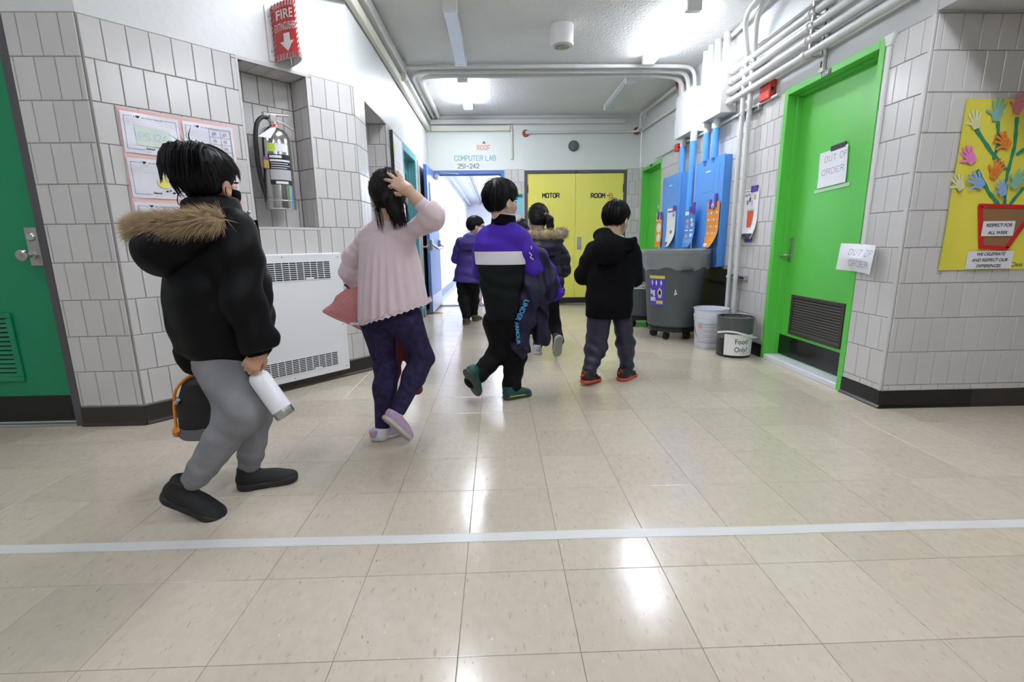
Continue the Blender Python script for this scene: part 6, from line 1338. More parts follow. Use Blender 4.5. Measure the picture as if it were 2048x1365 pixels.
# ------------------------------------------------------------------ girl in pink
M_pinkc = mat('pink_cotton', (.66, .535, .565), .8, noise=.05, nscale=12, bump=.08, bscale=90, sheen=.2); M_leg = mat('purple_speckled_leggings', (.026, .020, .064), .8, spec=.2, noise=.9, nscale=40, bump=.15, bscale=120)
def person_B():
    P = Person('girl in a pink blouse scratching her head, in purple leggings', (-.56, 2.35, 0), .006)
    r, f, u = axes(2); Z = Vector((0, 0, 1)); hc = at(776, 392, 2.36); H = Head(hc, -20, -6, 4, 1.0)
    neck = at(772, 442, 2.37); hem = at(783, 632, 2.36); rs = at(826, 456, 2.33); ls = at(722, 472, 2.40)
    el = at(868, 437, 2.24); wr = at(816, 380, 2.22); kn = at(794, 366, 2.225)
    Mh = frame_m(wr, at(790, 362, 2.235)-wr, Vector((.05, -.95, .25)))
    hd, hp, nails = hand(Mh, [(.75, .95, .45), (.18, .35, .2), (.02, .18, .1), (-.10, .12, .1)], [.42, .20, -.06, -.40], [(.018, .010, -.006), (.036, .028, -.018), (.044, .048, -.030), (.040, .066, -.042)], .92, -1)
    fore = chain([el.lerp(wr, .25), el.lerp(wr, .65), wr, Mh @ Vector((0, .02, 0))], [.034, .029, .0225, .018], .012)
    hipL, kL, aL = at(755, 645, 2.38), at(772, 738, 2.43), at(765, 850, 2.36); hipR, kR, aR = at(810, 640, 2.34), at(845, 716, 2.42), at(797, 820, 2.30)
    le = at(696, 545, 2.46); lw = at(722, 590, 2.56)
    torso = loft(hem, neck, r, [(0, .10, .075), (.5, .10, .075), (.85, .12, .065), (1, .045, .045)])
    bd = P.parts('body', [(union([H.face(), cone(H.p(0, -.02, -.07), neck-Z*.03, .042, .05)], .02), H.pts()+[neck-Z*.05], .03, .0042), (union([hd, fore], .012), hp+[el.lerp(wr, .25)], .04, .0026),
        (union([torso, chain([hipL, kL, aL], [.055, .04, .028], .03), chain([hipR, kR, aR], [.055, .04, .028], .03), chain([ls+r*.03-Z*.02, le, lw], [.024, .022, .02], .02)], .03), [hem, neck, aL, aR, kR, hipL, lw, le], .1, .014)], M_skin2)
    mb = MB()
    for p, n, d in nails: mb.add([p+n*.006+d*a+d.cross(n)*b for a, b in ((-.004, -.004), (.004, -.0035), (.004, .0035), (-.004, .004))], [(0, 1, 2, 3)])
    P.mb('fingernails', mb, mat('nail_pink', (.74, .52, .46), .3), bd); face_bits(P, H, bd, mat('white_mask', (.72, .74, .76), .7))
    # dark hair gathered low
    tail = union([H.b(.004, -.088, -.030, .036, .030, .040), chain([H.p(.0, -.095, -.03), H.p(.012, -.098, -.085), H.p(.02, -.085, -.13)], [.036, .030, .016], .02)], .02)
    hr = P.part('hair', union([H.hair(-.085, -.035, .04, .014, strand=.003), tail], .012), H.pts()+[H.p(.02, -.1, -.15)], .04, M_hair2, h=.004)
    mb = H.strands(800, .014, 4, .06, .0005, .0018, -.06, (0, -.10, -.03), frizz=.25); rn = random.Random(3)
    for i in range(34):
        a = rn.uniform(-1, 1); p = H.p(-.072+.02*rn.random() if i % 3 else .07, -.03-.03*rn.random(), -.03-.03*rn.random()); mb.tube([p, p-H.u*.04-H.r*.006*a, p-H.u*.085-H.r*.012*a-H.f*.01, p-H.u*.12*rn.uniform(.7, 1.1)+H.r*.01*a], [.0016, .0014, .001, .0003], 3, cap=False)
    for i in range(420):
        t = rn.random(); a = rn.uniform(0, 6.28); c_ = H.p(.004+.02*t, -.094+.008*t, -.015-.11*t); q_ = H.r*math.cos(a)+H.f*math.sin(a); p = c_+q_*(.040-.016*t); mb.tube([p, p-H.u*.022+q_*.003, p-H.u*.045+q_*rn.uniform(-.004, .010)+H.r*rn.uniform(-.006, .006)], [.0018, .0016, .0003], 3, cap=False)
    P.mb('hair_locks', mb, M_hair2, hr)
    # blouse: yoke, gathered body with ruffled hem, puffed sleeves
    a, b = at(786, 626, 2.35), at(773, 446, 2.37)
    tor = loft(a, b, r, [(-.10, .180, .140, .012, 0), (.0, .174, .138, .010), (.3, .157, .124, .004), (.6, .140, .108), (.80, .128, .092), (.93, .108, .075), (1.04, .060, .058)], 2.2)
    slant = plane(at(786, 622, 2.35), (-Z+r*.30)); tor = inter(tor, slant, .006)
    rv, fv, av = V3(r), V3(f), V3(a)
    def gath(Q):
        d = tor(Q); m = np.abs(d) < .05; q = Q[m]-av; an = np.arctan2(q@rv, q@fv); z = q[:, 2]; w_ = np.clip((.36-z)/.10, 0, 1)
        d[m] += w_*.0034*np.sin(an*19+2.6*wob(Q[m], 8, 4))*np.clip(.5+.5*(.4-z)/.4, 0, 1)+w_*.005*wob(Q[m], 13, 2); d[m] += (1-w_)*.0016*np.sin(q[:, 2]*520+5*np.sin(an*6)); return d
    slr = chain([rs-r*.045-Z*.01, rs-r*.01, rs.lerp(el, .5), el, el.lerp(wr, .28), el.lerp(wr, .42)], [.050, .046, .045, .047, .043, .036], .03); slr = folds(slr, (el-rs).normalized()+Z*.5, 80, .0035, 5, 3.); slr = inter(bumpy(slr, 24, .004, 3), plane(el.lerp(wr, .40), (wr-el).normalized()), .006)
    sll = chain([ls+r*.035, ls.lerp(le, .55)-r*.004, le, le.lerp(lw, .5)], [.044, .043, .041, .035], .03); sll = folds(sll, (le-ls).normalized(), 150, .0018, 6, 1.2)
    bl = P.part('blouse', blend(gath, [slr, sll], le.z, ls.z, .010, .05), [rs, el, wr, ls, le, lw, a-Z*.05, b+Z*.03, a+r*.2+f*.15, a-r*.2-f*.15, a+r*.2-f*.15, a-r*.2+f*.15], .05, M_pinkc, h=.0055)
    mb = MB(); n = 150; ring = []
    for i in range(n):
        t = 2*PI*i/n; c = a+r*(.178*math.cos(t)+.011)+f*(.139*math.sin(t)); c.z = at(786, 622, 2.35).z+.30*((c-at(786, 622, 2.35)).dot(r)); ring.append(c+Vector((0, 0, .004*math.sin(i*1.6))))
    for c in range(n): pass
    mb.add([p+Vector((0, 0, .010)) for p in ring]+[p-Vector((0, 0, .016))+((p-a).normalized()*(.003+.005*math.sin(i*1.25))) for i, p in enumerate(ring)], [(i, (i+1) % n, n+(i+1) % n, n+i) for i in range(n)]); P.mb('ruffle', mb, M_pinkc, bl)
    for o_ in P.root.children:
        if o_.name.startswith('ruffle'): o_.modifiers.new('s', 'SOLIDIFY').thickness = .002
    d = (wr-el).normalized(); c = el.lerp(wr, .43); P.part('cuff', cone(c-d*.004, c+d*.012, .037, .034), [c], .06, M_pinkc, h=.005)
    # leggings
    def leg(a_, b_, c_, rr): g = chain([a_, b_, b_.lerp(c_, .35), c_], rr, .04); return folds(g, (c_-b_).normalized(), 85, .0025, 3, 2., b_, .12)
    P.part('leggings', union([leg(hipL, kL, aL, [.086, .053, .055, .038]), leg(hipR, kR, aR, [.086, .055, .054, .038]), ball(at(785, 625, 2.36), (.125, .105, .085), (r, f, Z))], .035), [hipL, kL, aL, hipR, kR, aR], .12, M_leg, h=.0055)
    # socks and shoes
    M_sk = mat('white_sock', (.70, .69, .70), .9); M_ls = mat('lilac_glitter', (.46, .33, .50), .32, noise=.15, nscale=60); M_lsole = mat('cream_sole', (.52, .49, .45), .6); 
    for k_, a_ in ((kL, aL), (kR, aR)): d = (a_-k_).normalized(); P.part('sock', cone(a_-d*.01, a_+d*.055, .034, .034), [a_+d*.02], .07, M_sk)
    h0 = at(741, 887, 2.335); h0.z = 0.001; t0 = at(796, 872, 2.42); t0.z = 0.001
    shoe(P, h0, t0, Z, .205, .074, M_ls, M_lsole, sole_h=.022, collar=.062)
    shoe(P, at(764, 836, 2.22), at(818, 884, 2.29), Vector((.55, .55, .62)), .205, .076, M_ls, M_lsole, sole_h=.022, collar=.064)
    # striped pouch and the maroon cloth she carries
    m, nt, bs = _nodes('red_stripe_cloth'); g = N(nt, 'ShaderNodeTexCoord'); wv = N(nt, 'ShaderNodeTexWave', wave_type='BANDS', bands_direction='Z'); mp = N(nt, 'ShaderNodeMapping'); mp.inputs['Rotation'].default_value = (0, .25, 0); nt.links.new(g.outputs['Object'], mp.inputs[0]); nt.links.new(mp.outputs[0], wv.inputs[0]); wv.inputs['Scale'].default_value = 42; rp = N(nt, 'ShaderNodeMapRange'); nt.links.new(wv.outputs['Fac'], rp.inputs[0]); rp.inputs[1].default_value = .55; rp.inputs[2].default_value = .75
    mx = N(nt, 'ShaderNodeMix', data_type='RGBA'); nt.links.new(rp.outputs[0], mx.inputs[0]); mx.inputs[6].default_value = (.50, .055, .06, 1); mx.inputs[7].default_value = (.68, .52, .50, 1); nt.links.new(mx.outputs[2], bs.inputs['Base Color']); bs.inputs['Roughness'].default_value = .8
    bc = at(698, 615, 2.50); bg = Person('red and white striped cloth bag hanging from the arm of the girl in pink', (bc.x, bc.y, bc.z), .005, 'cloth_bag', 'bag')
    q = [at(700, 572, 2.50), at(652, 622, 2.50), at(724, 660, 2.50), at(735, 585, 2.50)]
    fb_ = slab(q, .028, .008); bg.part('pouch', folds(fb_, (.6, 0, .8), 55, .004, 2, 1.5), q, .06, m)
    bg.part('drawstring', cone(at(690, 570, 2.485), at(700, 578, 2.485), .006, .006), [at(695, 574, 2.485)], .02, M_ink, h=.003); c = at(708, 648, 2.472); bg.mb('tag', MB().box(c.x-.022, c.x+.022, c.y-.003, c.y, c.z-.007, c.z+.007, .001), M_paper)
    mc = at(812, 700, 2.58); cl = Person('maroon cloth hanging in front of the girl in pink', (mc.x, mc.y, mc.z), .007, 'garment', 'garment'); M_mar = mat('maroon_cloth', (.15, .012, .018), .8)
    cl.part('cloth', folds(union([chain([at(790, 610, 2.58), at(800, 690, 2.56), at(793, 765, 2.53)], [.05, .03, .014], .02), chain([at(800, 610, 2.58), at(820, 700, 2.56), at(834, 778, 2.53)], [.05, .04, .03], .02)], .02), Z, 60, .004, 2), [at(790, 600, 2.58), at(834, 790, 2.53), at(793, 770, 2.53)], .06, M_mar)
person_B()
# ------------------------------------------------------------------ boy in the purple, white and black top
def band_mat(name, stops, bump=.2):
    m, nt, b = _nodes(name); g = N(nt, 'ShaderNodeTexCoord'); sp = N(nt, 'ShaderNodeSeparateXYZ'); nt.links.new(g.outputs['Object'], sp.inputs[0]); mr = N(nt, 'ShaderNodeMapRange'); nt.links.new(sp.outputs[2], mr.inputs[0]); mr.inputs[1].default_value = 0; mr.inputs[2].default_value = 2
    cr = N(nt, 'ShaderNodeValToRGB'); cr.color_ramp.interpolation = 'CONSTANT'; nt.links.new(mr.outputs[0], cr.inputs[0]); e = cr.color_ramp.elements; e[0].position = 0; e[0].color = stops[0][1]+(1,); e[1].position = stops[1][0]/2; e[1].color = stops[1][1]+(1,)
    for z, c in stops[2:]: k = e.new(z/2); k.color = c+(1,)
    nt.links.new(cr.outputs[0], b.inputs['Base Color']); b.inputs['Roughness'].default_value = .75; b.inputs['Specular IOR Level'].default_value = .15; return m
M_purp = mat('purple_knit', (.060, .022, .34), .7, spec=.2, noise=.08, nscale=10); M_navyj = mat('navy_jacket', (.017, .0145, .040), .6, spec=.25, noise=.12, nscale=12, bump=.2, bscale=14); M_blkp = mat('black_trousers', (.0045, .0045, .006), .8, spec=.2, noise=.2, nscale=10)
def person_C():
    P = Person('boy in a purple, white and black top carrying a navy jacket on his arm', (.03, 3.0, 0), .0065)
    r, f, u = axes(12); Z = Vector((0, 0, 1)); hc = at(1003, 401, 3.02); H = Head(hc, 54, -3, 0, 1.06)
    neck = at(1006, 446, 3.02); hem = at(1014, 633, 3.0); rs = at(1043, 470, 2.98); ls = at(966, 470, 3.06)
    el = at(1066, 540, 2.97); wr = at(1072, 548, 3.18); lel = at(962, 545, 3.10); lw = at(985, 560, 3.25)
    hipL, kL, aL = at(992, 645, 3.02), at(1003, 700, 3.05), at(946, 762, 2.94); hipR, kR, aR = at(1034, 648, 3.0), at(1030, 715, 3.06), at(1022, 782, 3.0)
    torso = loft(hem, neck, r, [(0, .10, .07), (.6, .11, .07), (.85, .12, .065), (1, .045, .045)])
    bd = P.parts('body', [(union([H.face(), cone(H.p(0, -.02, -.07), neck-Z*.03, .045, .05)], .02), H.pts()+[neck-Z*.05], .03, .0045), (union([torso, chain([hipL, kL, aL], [.055, .04, .03], .03), chain([hipR, kR, aR], [.055, .04, .03], .03), chain([rs, el, wr], [.04, .03, .022], .02), chain([ls, lel, lw], [.04, .03, .022], .02)], .03), [hem, neck, aL, aR, kR, hipL, wr, lw, rs, ls], .1, .015)], M_skin2)
    face_bits(P, H, bd, mat('white_mask', (.72, .74, .76), .7)); hr = P.part('hair', H.hair(-.088, -.022, .02, .018), H.pts(), .035, M_hair, h=.0045); P.mb('hair_locks', H.strands(850, .017, 8, .07, .001, .002, -.07, (0, -.05, .12), frizz=.3), M_hair, hr)
    zb = lambda py: at(1003, py, 2.88).z
    M_t = band_mat('colour_block_top', [(0, (.005, .009, .0085)), (zb(531), (.66, .65, .68)), (zb(506), (.060, .022, .34))])
    tor = loft(hem, neck-Z*.01, r, [(-.02, .118, .105, -.004), (.05, .125, .112, -.006), (.3, .146, .118, -.014), (.6, .158, .120, -.016), (.80, .155, .105, -.012), (.92, .125, .085), (1.02, .065, .06)], 2.3)
    tor = bumpy(folds(tor, Z+r*.4, 45, .0025, 2, 2.2), 12, .003, 3); sl = folds(chain([rs-r*.03-Z*.012, rs.lerp(el, .5)+r*.004, el, wr], [.056, .058, .054, .042], .03), (el-rs).normalized(), 60, .0028, 5, 2.4); sL = chain([ls+r*.03-Z*.012, ls.lerp(lel, .5), lel, lw], [.054, .054, .050, .040], .03); FF_ = blend(tor, [sl, sL], el.z, rs.z-.01, .008, .07)
    P.part('top', FF_, [hem-Z*.02, neck+Z*.02, hem+r*.18+f*.15, hem-r*.18-f*.15, hem+r*.18-f*.15, hem-r*.18+f*.15, rs, el, ls, lel], .05, M_t)
    P.part('collar', minus(loft(neck-Z*.03, at(1008, 431, 3.03), H.r, [(0, .076, .075), (1, .068, .072)]), loft(neck, at(1008, 420, 3.03), H.r, [(0, .058, .058), (1.2, .056, .058)]), .004), [neck, at(1008, 425, 3.03)], .11, M_blk, h=.005)
    ct = at(1008, 431, 3.03); P.mb('collar_edge', MB().tube([ct+H.r*.066*math.cos(t)+H.f*.070*math.sin(t)+Z*(.002-.0*math.sin(t)) for t in [2*PI*i/30 for i in range(30)]], .0045, 6, closed=True), mat('white_trim', (.7, .7, .72), .6))
    P.part('sleeve', lambda Q: np.maximum(FF_(Q)-.0018, sl(Q)-tor(Q)), [rs, el, wr], .09, M_purp)
    P.part('sleeve', lambda Q: np.maximum(FF_(Q)-.0018, sL(Q)-tor(Q)), [ls, lel, lw], .09, M_purp)
    mb = MB(); c = at(1062, 512, 2.90); mb.tube([c+Vector((-.012, 0, .02)), c+Vector((.004, -.004, .004)), c+Vector((-.006, -.004, -.008)), c+Vector((.014, -.002, -.022))], .003, 5); mb.tube([c+Vector((-.004, 0, .055)), c+Vector((.004, 0, .052)), c+Vector((.002, 0, .038))], .003, 5); P.mb('sleeve_emblem', mb, MATS['white_trim'])
    def leg(a_, b_, c_, rr): g = chain([a_, b_, c_], rr, .04); return folds(folds(g, (c_-b_).normalized(), 70, .006, 3, 2.4, b_, .14), (c_-b_).normalized(), 85, .006, 5, 2., c_, .09)
    P.part('trousers', union([leg(hipL, kL, aL, [.088, .070, .054]), leg(hipR, kR, aR, [.088, .070, .060]), ball(at(1014, 630, 3.0), (.115, .10, .07), (r, f, Z))], .03), [hipL, kL, aL, hipR, kR, aR], .12, M_blkp)
    M_gs = mat('green_shoe', (.004, .060, .052), .5); M_gso = mat('dark_green_sole', (.045, .060, .052), .6)
    o, q = shoe(P, at(929, 742, 2.87), at(957, 800, 2.93), Vector((.75, .62, .15)), .205, .085, M_gs, M_gso, sole_h=.024, m_lace=M_blk)
    P.mb('stripe', MB().tube([q(-.04, .03, .03), q(-.043, .08, .03), q(-.042, .14, .026)], .004, 6), mat('lime_stripe', (.45, .48, .08), .5), o)
    h0 = at(1007, 801, 2.955); h0.z = .001; t0 = at(1062, 786, 3.05); t0.z = .001; o, q = shoe(P, h0, t0, Z, .205, .084, M_gs, M_gso, sole_h=.024, m_lace=M_blk); P.mb('stripe', MB().tube([q(.038, .03, .026), q(.041, .08, .024), q(.040, .15, .022)], .004, 6), MATS['lime_stripe'], o)
    jc = at(1075, 600, 3.02); J = Person('navy jacket with light blue lettering draped over the arm of the boy in purple', (jc.x, jc.y, jc.z), .006, 'jacket', 'jacket')
    body = union([chain([at(1072, 520, 3.02), at(1064, 580, 2.95), at(1052, 640, 2.94), at(1042, 692, 2.95), at(1046, 704, 2.95)], [.050, .072, .060, .050, .032], .03), chain([at(1078, 520, 3.05), at(1092, 570, 3.03), at(1082, 620, 3.03)], [.055, .075, .050], .04), chain([at(1075, 640, 3.06), at(1084, 672, 3.05), at(1088, 684, 3.05)], [.055, .048, .025], .03)], .03)
    J.part('cloth', folds(folds(bumpy(body, 14, .007, 3), (.95, .1, .25), 75, .010, 2, 2.6), (.5, .3, -.8), 55, .005, 6, 2.5), [at(1050, 505, 3.05), at(1110, 690, 3.0), at(1030, 705, 2.95)], .09, M_navyj)
    J.part('lining', folds(chain([at(1082, 505, 3.08), at(1102, 545, 3.08), at(1118, 585, 3.07), at(1110, 600, 3.07)], [.032, .036, .030, .015], .02), (.5, 0, -.8), 60, .004, 3), [at(1080, 500, 3.08), at(1120, 600, 3.07)], .06, M_purp)
    M_lb = mat('light_blue_print', (.06, .33, .62), .5)
    for t, a_, b_, sz in (('UNDER', (1050, 598), (1031, 640), .042), ('ARMOUR', (1030, 645), (1034, 690), .030)):
        A_, B_ = at(*a_, 2.872), at(*b_, 2.880); d = B_-A_; cu = text('lettering', t, M_lb, J.root, 0, 0, 0, sz, bold=.0012, vert=True); mx = max(p.co.x for p in cu.data.vertices); dn = d.normalized(); nn = Vector((dn.z, 0, -dn.x))*-1
        for p in cu.data.vertices: p.co = A_+d*(p.co.x/mx)+Vector((-dn.z, 0, dn.x))*p.co.z*1.0-Vector(J.o)
person_C()
# ------------------------------------------------------------------ girl in the navy puffer coat
M_puff = mat('navy_puffer', (.011, .009, .027), .42, spec=.35, bump=.2, bscale=12); M_fur2 = mat('grey_tan_fur', (.36, .28, .17), .6, noise=.7, nscale=40)
def person_D():
    P = Person('girl with a ponytail in a navy puffer coat with a fur hood', (.42, 4.2, 0), .0075)
    r, f, u = axes(-6); Z = Vector((0, 0, 1)); hc = at(1076, 438, 4.24); H = Head(hc, -14, -4, 0, 1.06)
    neck = at(1080, 474, 4.24); hem = at(1092, 594, 4.2); rs = at(1118, 490, 4.22); ls = at(1052, 490, 4.27); el = at(1128, 540, 4.25); wr = at(1112, 545, 4.45); lel = at(1050, 540, 4.3); lw = at(1062, 548, 4.5)
    hipL, kL, aL = at(1078, 600, 4.22), at(1082, 650, 4.28), at(1075, 694, 4.26); hipR, kR, aR = at(1100, 600, 4.2), at(1108, 650, 4.24), at(1119, 682, 4.1)
    bd = P.parts('body', [(union([H.face(), cone(H.p(0, -.02, -.07), neck-Z*.03, .045, .05)], .02), H.pts()+[neck-Z*.05], .03, .006), (union([loft(hem, neck, r, [(0, .10, .07), (.85, .12, .065), (1, .045, .045)]), chain([hipL, kL, aL], [.055, .04, .03], .03), chain([hipR, kR, aR], [.055, .04, .03], .03), chain([rs, el, wr], [.04, .03, .022], .02), chain([ls, lel, lw], [.04, .03, .022], .02)], .03), [hem, neck, aL, aR, wr, lw, rs, ls], .1, .016)], M_skin2)
    face_bits(P, H, bd, mat('white_mask', (.72, .74, .76), .7))
    tail = chain([H.p(.035, -.10, .015), H.p(.055, -.125, -.02), H.p(.062, -.115, -.075), H.p(.058, -.10, -.11)], [.020, .030, .030, .012], .02)
    hr = P.part('hair', union([H.hair(-.06, -.03, .045, .012), tail], .01), H.pts()+[H.p(.06, -.13, -.12)], .04, M_hair2, h=.0055); P.mb('hair_locks', H.strands(500, .012, 5, .08, .0005, .002, -.05, (.035, -.11, .015), frizz=.15), M_hair2, hr)
    c = H.p(.033, -.106, .017); P.part('hair_tie', union([ball(c+H.r*.012, (.015, .012, .014)), ball(c-H.r*.010+H.u*.006, (.015, .012, .013)), ball(c-H.u*.010, (.012, .011, .012))], .004), [c], .04, M_red, hr, h=.004)
    q0 = hem.z; tor0 = loft(hem, neck, r, [(-.02, .150, .125), (.05, .165, .140), (.35, .168, .138), (.7, .165, .125), (.9, .14, .10), (1.02, .07, .07)], 2.4)
    def quilt(g, k=.013, base=0.):
        def h_(Q): d = g(Q); m = np.abs(d) < .05; d[m] -= k*(np.abs(np.sin((Q[m, 2]-q0)*PI/.092))**.55)-k*.6; return d
        return h_
    P.part('puffer_coat', bumpy(quilt(blend(tor0, [chain([rs-r*.03, rs.lerp(el, .5)+r*.004, el, wr], [.062, .064, .060, .048], .03), chain([ls+r*.03, ls.lerp(lel, .5), lel, lw], [.062, .064, .060, .048], .03)], el.z, rs.z-.01, .008, .06), .011), 22, .003, 2), [rs, el, wr, ls, lel, lw, hem-Z*.03, neck+Z*.02, hem+r*.19+f*.16, hem-r*.19-f*.16], .05, M_puff)
    pass
    c = at(1090, 497, 4.08); hd_ = P.part('hood', bumpy(union([ball(c, (.155, .085, .075), (r, f, Z)), ball(at(1090, 482, 4.12), (.165, .09, .045), (r, f, Z))], .04), 20, .004, 3), [c], .2, M_puff)
    path = [at(1044, 474, 4.16), at(1062, 470, 4.06), at(1090, 470, 4.03), at(1115, 469, 4.06), at(1129, 466, 4.16)]; P.part('fur_core', chain(path, [.03, .034, .036, .036, .034], .02), path, .06, M_fur2, hd_); fur(P, 'fur_trim', path, .034, 3500, .032, M_fur2, 4, (.2, 0, -.1), hd_, .0016)
    c = at(1122, 578, 4.05); P.mb('logo_patch', MB().box(c.x-.02, c.x+.02, c.y-.002, c.y, c.z-.006, c.z+.006), MATS['white_trim'])
    P.part('leggings', union([chain([hipL, kL, aL], [.078, .056, .042], .04), chain([hipR, kR, aR], [.078, .058, .042], .04), ball(at(1090, 598, 4.2), (.11, .095, .06), (r, f, Z))], .03), [hipL, kL, aL, hipR, kR, aR], .1, M_blkp)
    M_ws = mat('grey_white_shoe', (.48, .48, .52), .6, noise=.3, nscale=40); M_wso = mat('white_sole', (.66, .66, .68), .5)
    h0 = at(1074, 709, 4.19); h0.z = .001; t0 = at(1076, 695, 4.42); t0.z = .001; shoe(P, h0, t0, Z, .20, .082, M_ws, M_wso, sole_h=.03)
    o, q = shoe(P, at(1120, 673, 4.02), at(1115, 712, 4.07), Vector((-.35, .92, .25)), .20, .082, mat('black_mesh_shoe', (.03, .03, .035), .6), mat('grey_sole', (.40, .38, .38), .6), sole_h=.03); P.mb('orange_tab', MB().tube([q(-.036, .04, .05), q(-.03, .05, .075)], .007, 6), mat('orange_trim', (.8, .16, .04), .5), o)
person_D()
# ------------------------------------------------------------------ boy in the black hoodie
M_hoodie = mat('black_hoodie', (.0038, .0038, .0055), .9, spec=.15, bump=.15, bscale=120); M_navyp = mat('navy_track_pants', (.022, .021, .050), .5, noise=.15, nscale=9)
def person_G():
    P = Person('boy in a black hoodie and navy track pants in front of the yellow doors', (.78, 3.32, 0), .0065)
    r, f, u = axes(8); Z = Vector((0, 0, 1)); hc = at(1232, 437, 3.34); H = Head(hc, 36, -14, 0, 1.0)
    neck = at(1228, 478, 3.32); hem = at(1216, 632, 3.32); rs = at(1270, 500, 3.31); ls = at(1181, 500, 3.36); el = at(1268, 556, 3.32); wr = at(1262, 556, 3.52); lel = at(1166, 552, 3.36); lw = at(1190, 556, 3.55)
    hipL, kL, aL = at(1198, 640, 3.32), at(1192, 695, 3.34), at(1180, 738, 3.28); hipR, kR, aR = at(1245, 640, 3.34), at(1251, 690, 3.38), at(1254, 734, 3.40)
    bd = P.parts('body', [(union([H.face(), cone(H.p(0, -.025, -.06), neck-Z*.03, .045, .055)], .02), H.pts()+[neck-Z*.05], .03, .0048), (union([loft(hem, neck, r, [(0, .10, .07), (.85, .12, .065), (1, .045, .045)]), chain([hipL, kL, aL], [.055, .04, .03], .03), chain([hipR, kR, aR], [.055, .04, .03], .03), chain([rs, el, wr, wr+f*.08], [.04, .03, .022, .02], .02), chain([ls, lel, lw, lw+f*.08], [.04, .03, .022, .02], .02)], .03), [hem, neck, aL, aR, wr, lw, rs, ls, wr+f*.1], .1, .015)], M_skin2)
    face_bits(P, H, bd, mat('blue_mask', (.38, .52, .68), .7), mat('white_mask', (.72, .74, .76), .7)); hr = P.part('hair', H.hair(-.070, -.020, .015, .017), H.pts(), .035, M_hair, h=.0045); P.mb('hair_locks', H.strands(850, .016, 9, .07, .001, .002, -.06, (0, -.05, .12), frizz=.25), M_hair, hr)
    P.part('shirt_collar', loft(neck-Z*.02, neck+Z*.025, r, [(0, .08, .075), (1, .064, .062)]), [neck], .11, mat('mint_tee', (.45, .68, .42), .8), h=.006)
    tor = loft(hem, neck, r, [(-.02, .158, .115), (.06, .164, .120), (.3, .162, .118), (.6, .164, .118), (.82, .155, .105), (.93, .125, .085), (1.0, .07, .065)], 2.5)
    P.part('hoodie', blend(bumpy(folds(tor, Z, 40, .003, 2, 2.2), 12, .004, 5), [folds(chain([a_, a_.lerp(b_, .5), b_, c_], [.062, .062, .058, .046], .03), (b_-a_).normalized(), 65, .003, 4, 2.) for a_, b_, c_ in ((rs-r*.03, el, wr), (ls+r*.03, lel, lw))], el.z, rs.z-.01, .008, .06), [rs, el, wr, ls, lel, lw, hem-Z*.02, neck+Z*.01, hem+r*.19+f*.15, hem-r*.19-f*.15], .04, M_hoodie)
    c = at(1215, 500, 3.19); hd = union([ball(c, (.118, .075, .098), (r, f, (Z+f*.12).normalized())), ball(at(1243, 484, 3.23), (.105, .07, .070), (r, f, Z)), ball(at(1208, 472, 3.26), (.075, .065, .055), (r, f, Z))], .04)
    op = ball(at(1245, 468, 3.25), (.085, .09, .045), ((r-Z*.3).normalized(), f, (Z+r*.3).normalized())); P.part('hood', bumpy(minus(hd, op, .012), 18, .003, 2), [c, at(1243, 484, 3.23), at(1208, 465, 3.26)], .14, M_hoodie)
    rim = [at(1203, 462, 3.245), at(1212, 474, 3.165), at(1232, 490, 3.145), at(1252, 500, 3.15), at(1268, 496, 3.20)]; P.part('hood_seam', chain(rim, [.008, .011, .012, .011, .007], .01), rim, .03, M_hoodie, h=.005)
    def leg(a_, b_, c_, rr): g = chain([a_, b_, c_], rr, .04); return folds(folds(g, (c_-b_).normalized(), 75, .007, 3, 2.4, b_, .14), (c_-b_).normalized(), 90, .006, 5, 2., c_, .08)
    P.part('track_pants', union([leg(hipL, kL, aL, [.085, .074, .052]), leg(hipR, kR, aR, [.068, .062, .050]), ball(at(1218, 612, 3.33), (.13, .10, .07), (r, f, Z))], .015), [hipL, kL, aL, hipR, kR, aR], .12, M_navyp)
    for k_, a_ in ((kL, aL), (kR, aR)): d = (a_-k_).normalized(); P.part('ankle_cuff', cone(a_, a_+d*.03, .044, .040), [a_], .07, M_navyp)
    M_bs = mat('black_red_shoe', (.018, .014, .014), .5, noise=.3, nscale=60); M_rs = mat('red_white_sole', (.62, .08, .05), .5); M_rt = mat('red_tab', (.70, .05, .03), .5); M_wm = mat('white_midsole', (.68, .66, .68), .5)
    for h_, t_, raised in (((1166, 772), (1196, 762), 1), ((1240, 763), (1272, 752), 0)):
        h0 = at(*h_, 3.21 if raised else 3.315); t0 = at(*t_, 3.36 if raised else 3.49); t0.z = .002; h0.z = .02 if raised else .002
        o, q = shoe(P, h0, t0, Z, .205, .09, M_bs, M_rs, sole_h=.022, m_lace=M_blk, collar=.092)
        P.part('midsole', inter(inter(union([cone(q(0, .045, .028), q(0, .10, .028), .041, .038), cone(q(0, .1, .028), q(0, .172, .026), .038, .041)], .01), plane(q(0, 0, .018), (0, 0, -1)), .004), plane(q(0, 0, .038), (0, 0, 1)), .004), [q(-.05, 0, 0), q(.05, .23, .05)], .01, M_wm, o, h=.004)
        P.mb('heel_tab', MB().tube([q(-.012, .006, .04), q(-.010, .004, .075), q(.0, .002, .088), q(.010, .004, .075), q(.012, .006, .04)], .004, 6).box(q(0, 0, 0).x-.016, q(0, 0, 0).x+.016, q(0, .0, 0).y-.0, q(0, .012, 0).y, q(0, 0, .05).z, q(0, 0, .066).z, .003), M_rt, o)
person_G()
